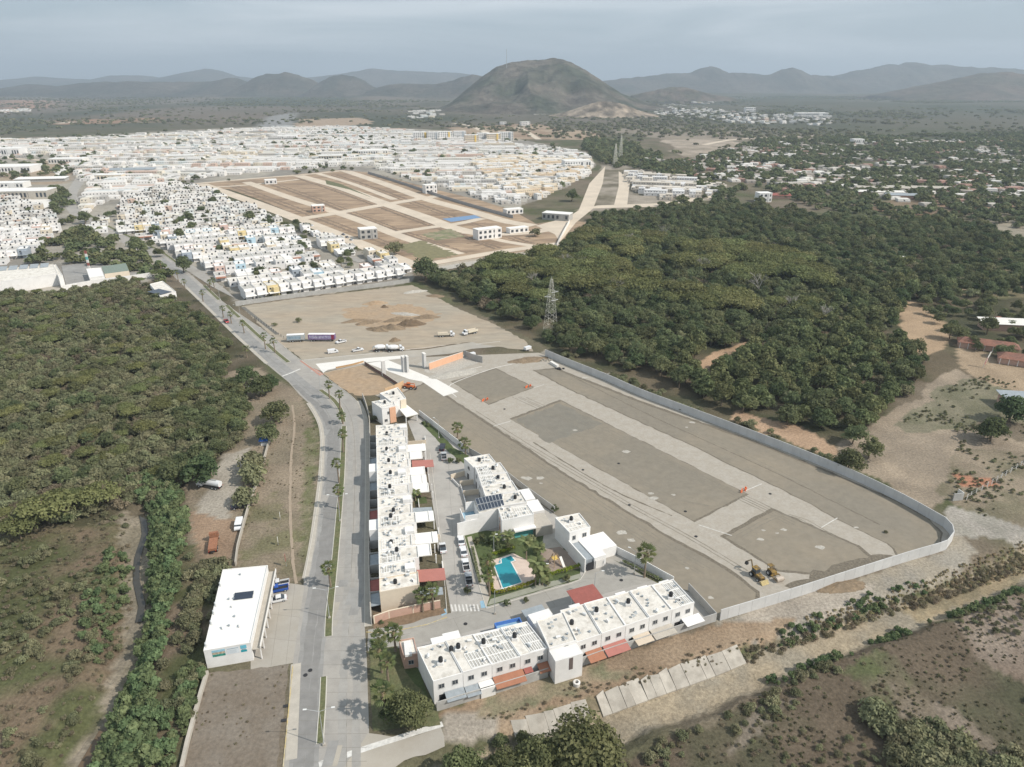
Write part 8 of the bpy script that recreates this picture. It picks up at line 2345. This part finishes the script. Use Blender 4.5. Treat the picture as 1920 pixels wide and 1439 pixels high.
# verge signs, stall, poles
for a, b, h_, m_, lb in ((526, 975, 2.6, M_newslab, 'white post sign standing on the dirt verge, upper'), (522, 1022, 2.6, M_newslab, 'white post sign standing on the dirt verge, lower'), (537, 1062, 4.0, M_redroof, 'red and white tall banner at the end of the verge'), (515, 790, 2.2, M_newslab, 'small white sign by the round green tree')):
    X0, Y0 = G(a, b); r = thing('verge_sign', lb, 'sign', (X0, Y0, 0), .3); MB().cyl((0, 0, 0), (0, 0, h_), .05, n=5).out('post', M_galv, r); MB().box((0, 0, h_ * .7), (.1, .8, h_ * .55)).out('sign_board', m_, r)
X0, Y0 = G(497, 834); r = thing('market_stall', 'small roadside stall under a bright blue tarpaulin', 'stall', (X0, Y0, 0), .1)
MB().prism([(-1.8, -1.4), (1.8, -1.4), (1.8, 1.4), (-1.8, 1.4)], [2.0, 2.0, 2.3, 2.3], [2.06, 2.06, 2.36, 2.36]).out('tarpaulin', mat('blue_tarpaulin', (0.04, 0.16, 0.55), 0.1, 2), r)
for sx in (-1.7, 1.7):
    for sy in (-1.3, 1.3): MB().cyl((sx, sy, 0), (sx, sy, 2.1), .04, n=5).out('pole', M_galv, r)
MB().box((0, -.5, .5), (2.4, .8, 1.0)).out('counter', M_wall, r)
for a, b, lb in ((910, 752, 'orange plastic barrier at the corner of the small pad'), (991, 727, 'orange netting at the far corner of the small pad'), (1395, 922, 'small orange marker at the corner of the long pad')):
    X0, Y0 = G(a, b); r = thing('site_barrier', lb, 'barrier', (X0, Y0, 0), .6)
    for k in range(4): MB().box((k * .9 - 1.3, (k % 2) * .5, .5), (.7, .25, .9), k * .5).out('panel', mat('barrier_orange', (0.75, 0.17, 0.06), 0.1, 2), r)
# playground frame with slide
X0, Y0 = G(1040, 1058); r = thing('climbing_frame', 'wooden climbing frame with a pale slide in the playground', 'climbing frame', (X0, Y0, 0.2), .4)
for k in range(6):
    a = k * math.pi / 3; MB().cyl((2 * math.cos(a), 2 * math.sin(a), 0), (.5 * math.cos(a), .5 * math.sin(a), 3.2), .09, n=6).out('beam', mat('weathered_wood', (0.34, 0.24, 0.15), 0.2, 3), r)
MB().prism([(1.2, -2.6), (1.9, -2.6), (1.9, -.2), (1.2, -.2)], [.1, .1, 1.8, 1.8], [.25, .25, 1.95, 1.95]).out('slide', M_newslab, r); MB().box((0, 0, 1.8), (1.6, 1.6, .12)).out('platform', M_yellow, r)
# ranch banner
X0, Y0 = G(1842, 690); r = thing('tall_banner', 'tall white, red and green feather banner in front of the ranch house', 'banner', (X0, Y0, 0), .3)
MB().cyl((0, 0, 0), (2.2, 0, 7.6), .08, n=5).out('pole', M_galv, r); MB().prism([(0.1, -.05), (.3, -.05), (.3, .05), (.1, .05)], 0, .2).out('foot', M_galv, r)
MB().add([(.4, 0, 1.2), (2.1, 0, 7.2), (3.3, .1, 7.6), (1.1, .1, 1.6)], [(0, 1, 2, 3)]).out('cloth', M_newslab, r); MB().add([(.5, -.03, 1.5), (1.4, -.03, 4.8), (1.7, -.03, 4.6), (.9, -.03, 1.5)], [(0, 1, 2, 3)]).out('stripe', P_red, r)
# sandwich board and bins on the forecourt
X0, Y0 = G(494, 1184); r = thing('folding_board', 'dark folding board standing on the shop forecourt', 'sign board', (X0, Y0, .1), .5)
for s in (-1, 1): MB().box((s * .35, 0, .75), (.06, 1.1, 1.6), 0, 0, s * .35).out('board', M_greyroof, r)
for a, b, lb in ((536, 1325, 'open dark drain pit beside the road kerb, upper'), (532, 1352, 'open dark drain pit beside the road kerb, lower')):
    X0, Y0 = G(a, b); o = MB().box((0, 0, .12), (1.0, .7, .1)).out('drain_cover', M_dark); o.location = (X0, Y0, 0.03); o.rotation_euler = (0, 0, .2); tag(o, lb, 'drain cover')
for i, (a, b) in enumerate([(573, 1267), (582, 1258), (873, 1171), (1165, 1089), (822, 850), (1160, 870), (1093, 882), (1180, 948), (1305, 1007), (946, 768), (1444, 927), (1285, 960)]):
    X0, Y0 = G(a, b); o = MB().cyl((0, 0, 0), (0, 0, .1), .45, n=12).out('manhole_cover', M_dark); o.location = (X0, Y0, 0.12)
    tag(o, 'round dark manhole cover on the ' + ['main road, left', 'main road, right', 'cross street of the compound', 'turning circle', 'upper street of the compound', 'slab road beside the middle pad', 'front slab road, upper', 'front slab road, middle', 'front slab road, lower', 'slab road near the small pad', 'slab road near the end of the middle pad', 'slab road between the pads'][i], 'manhole cover')
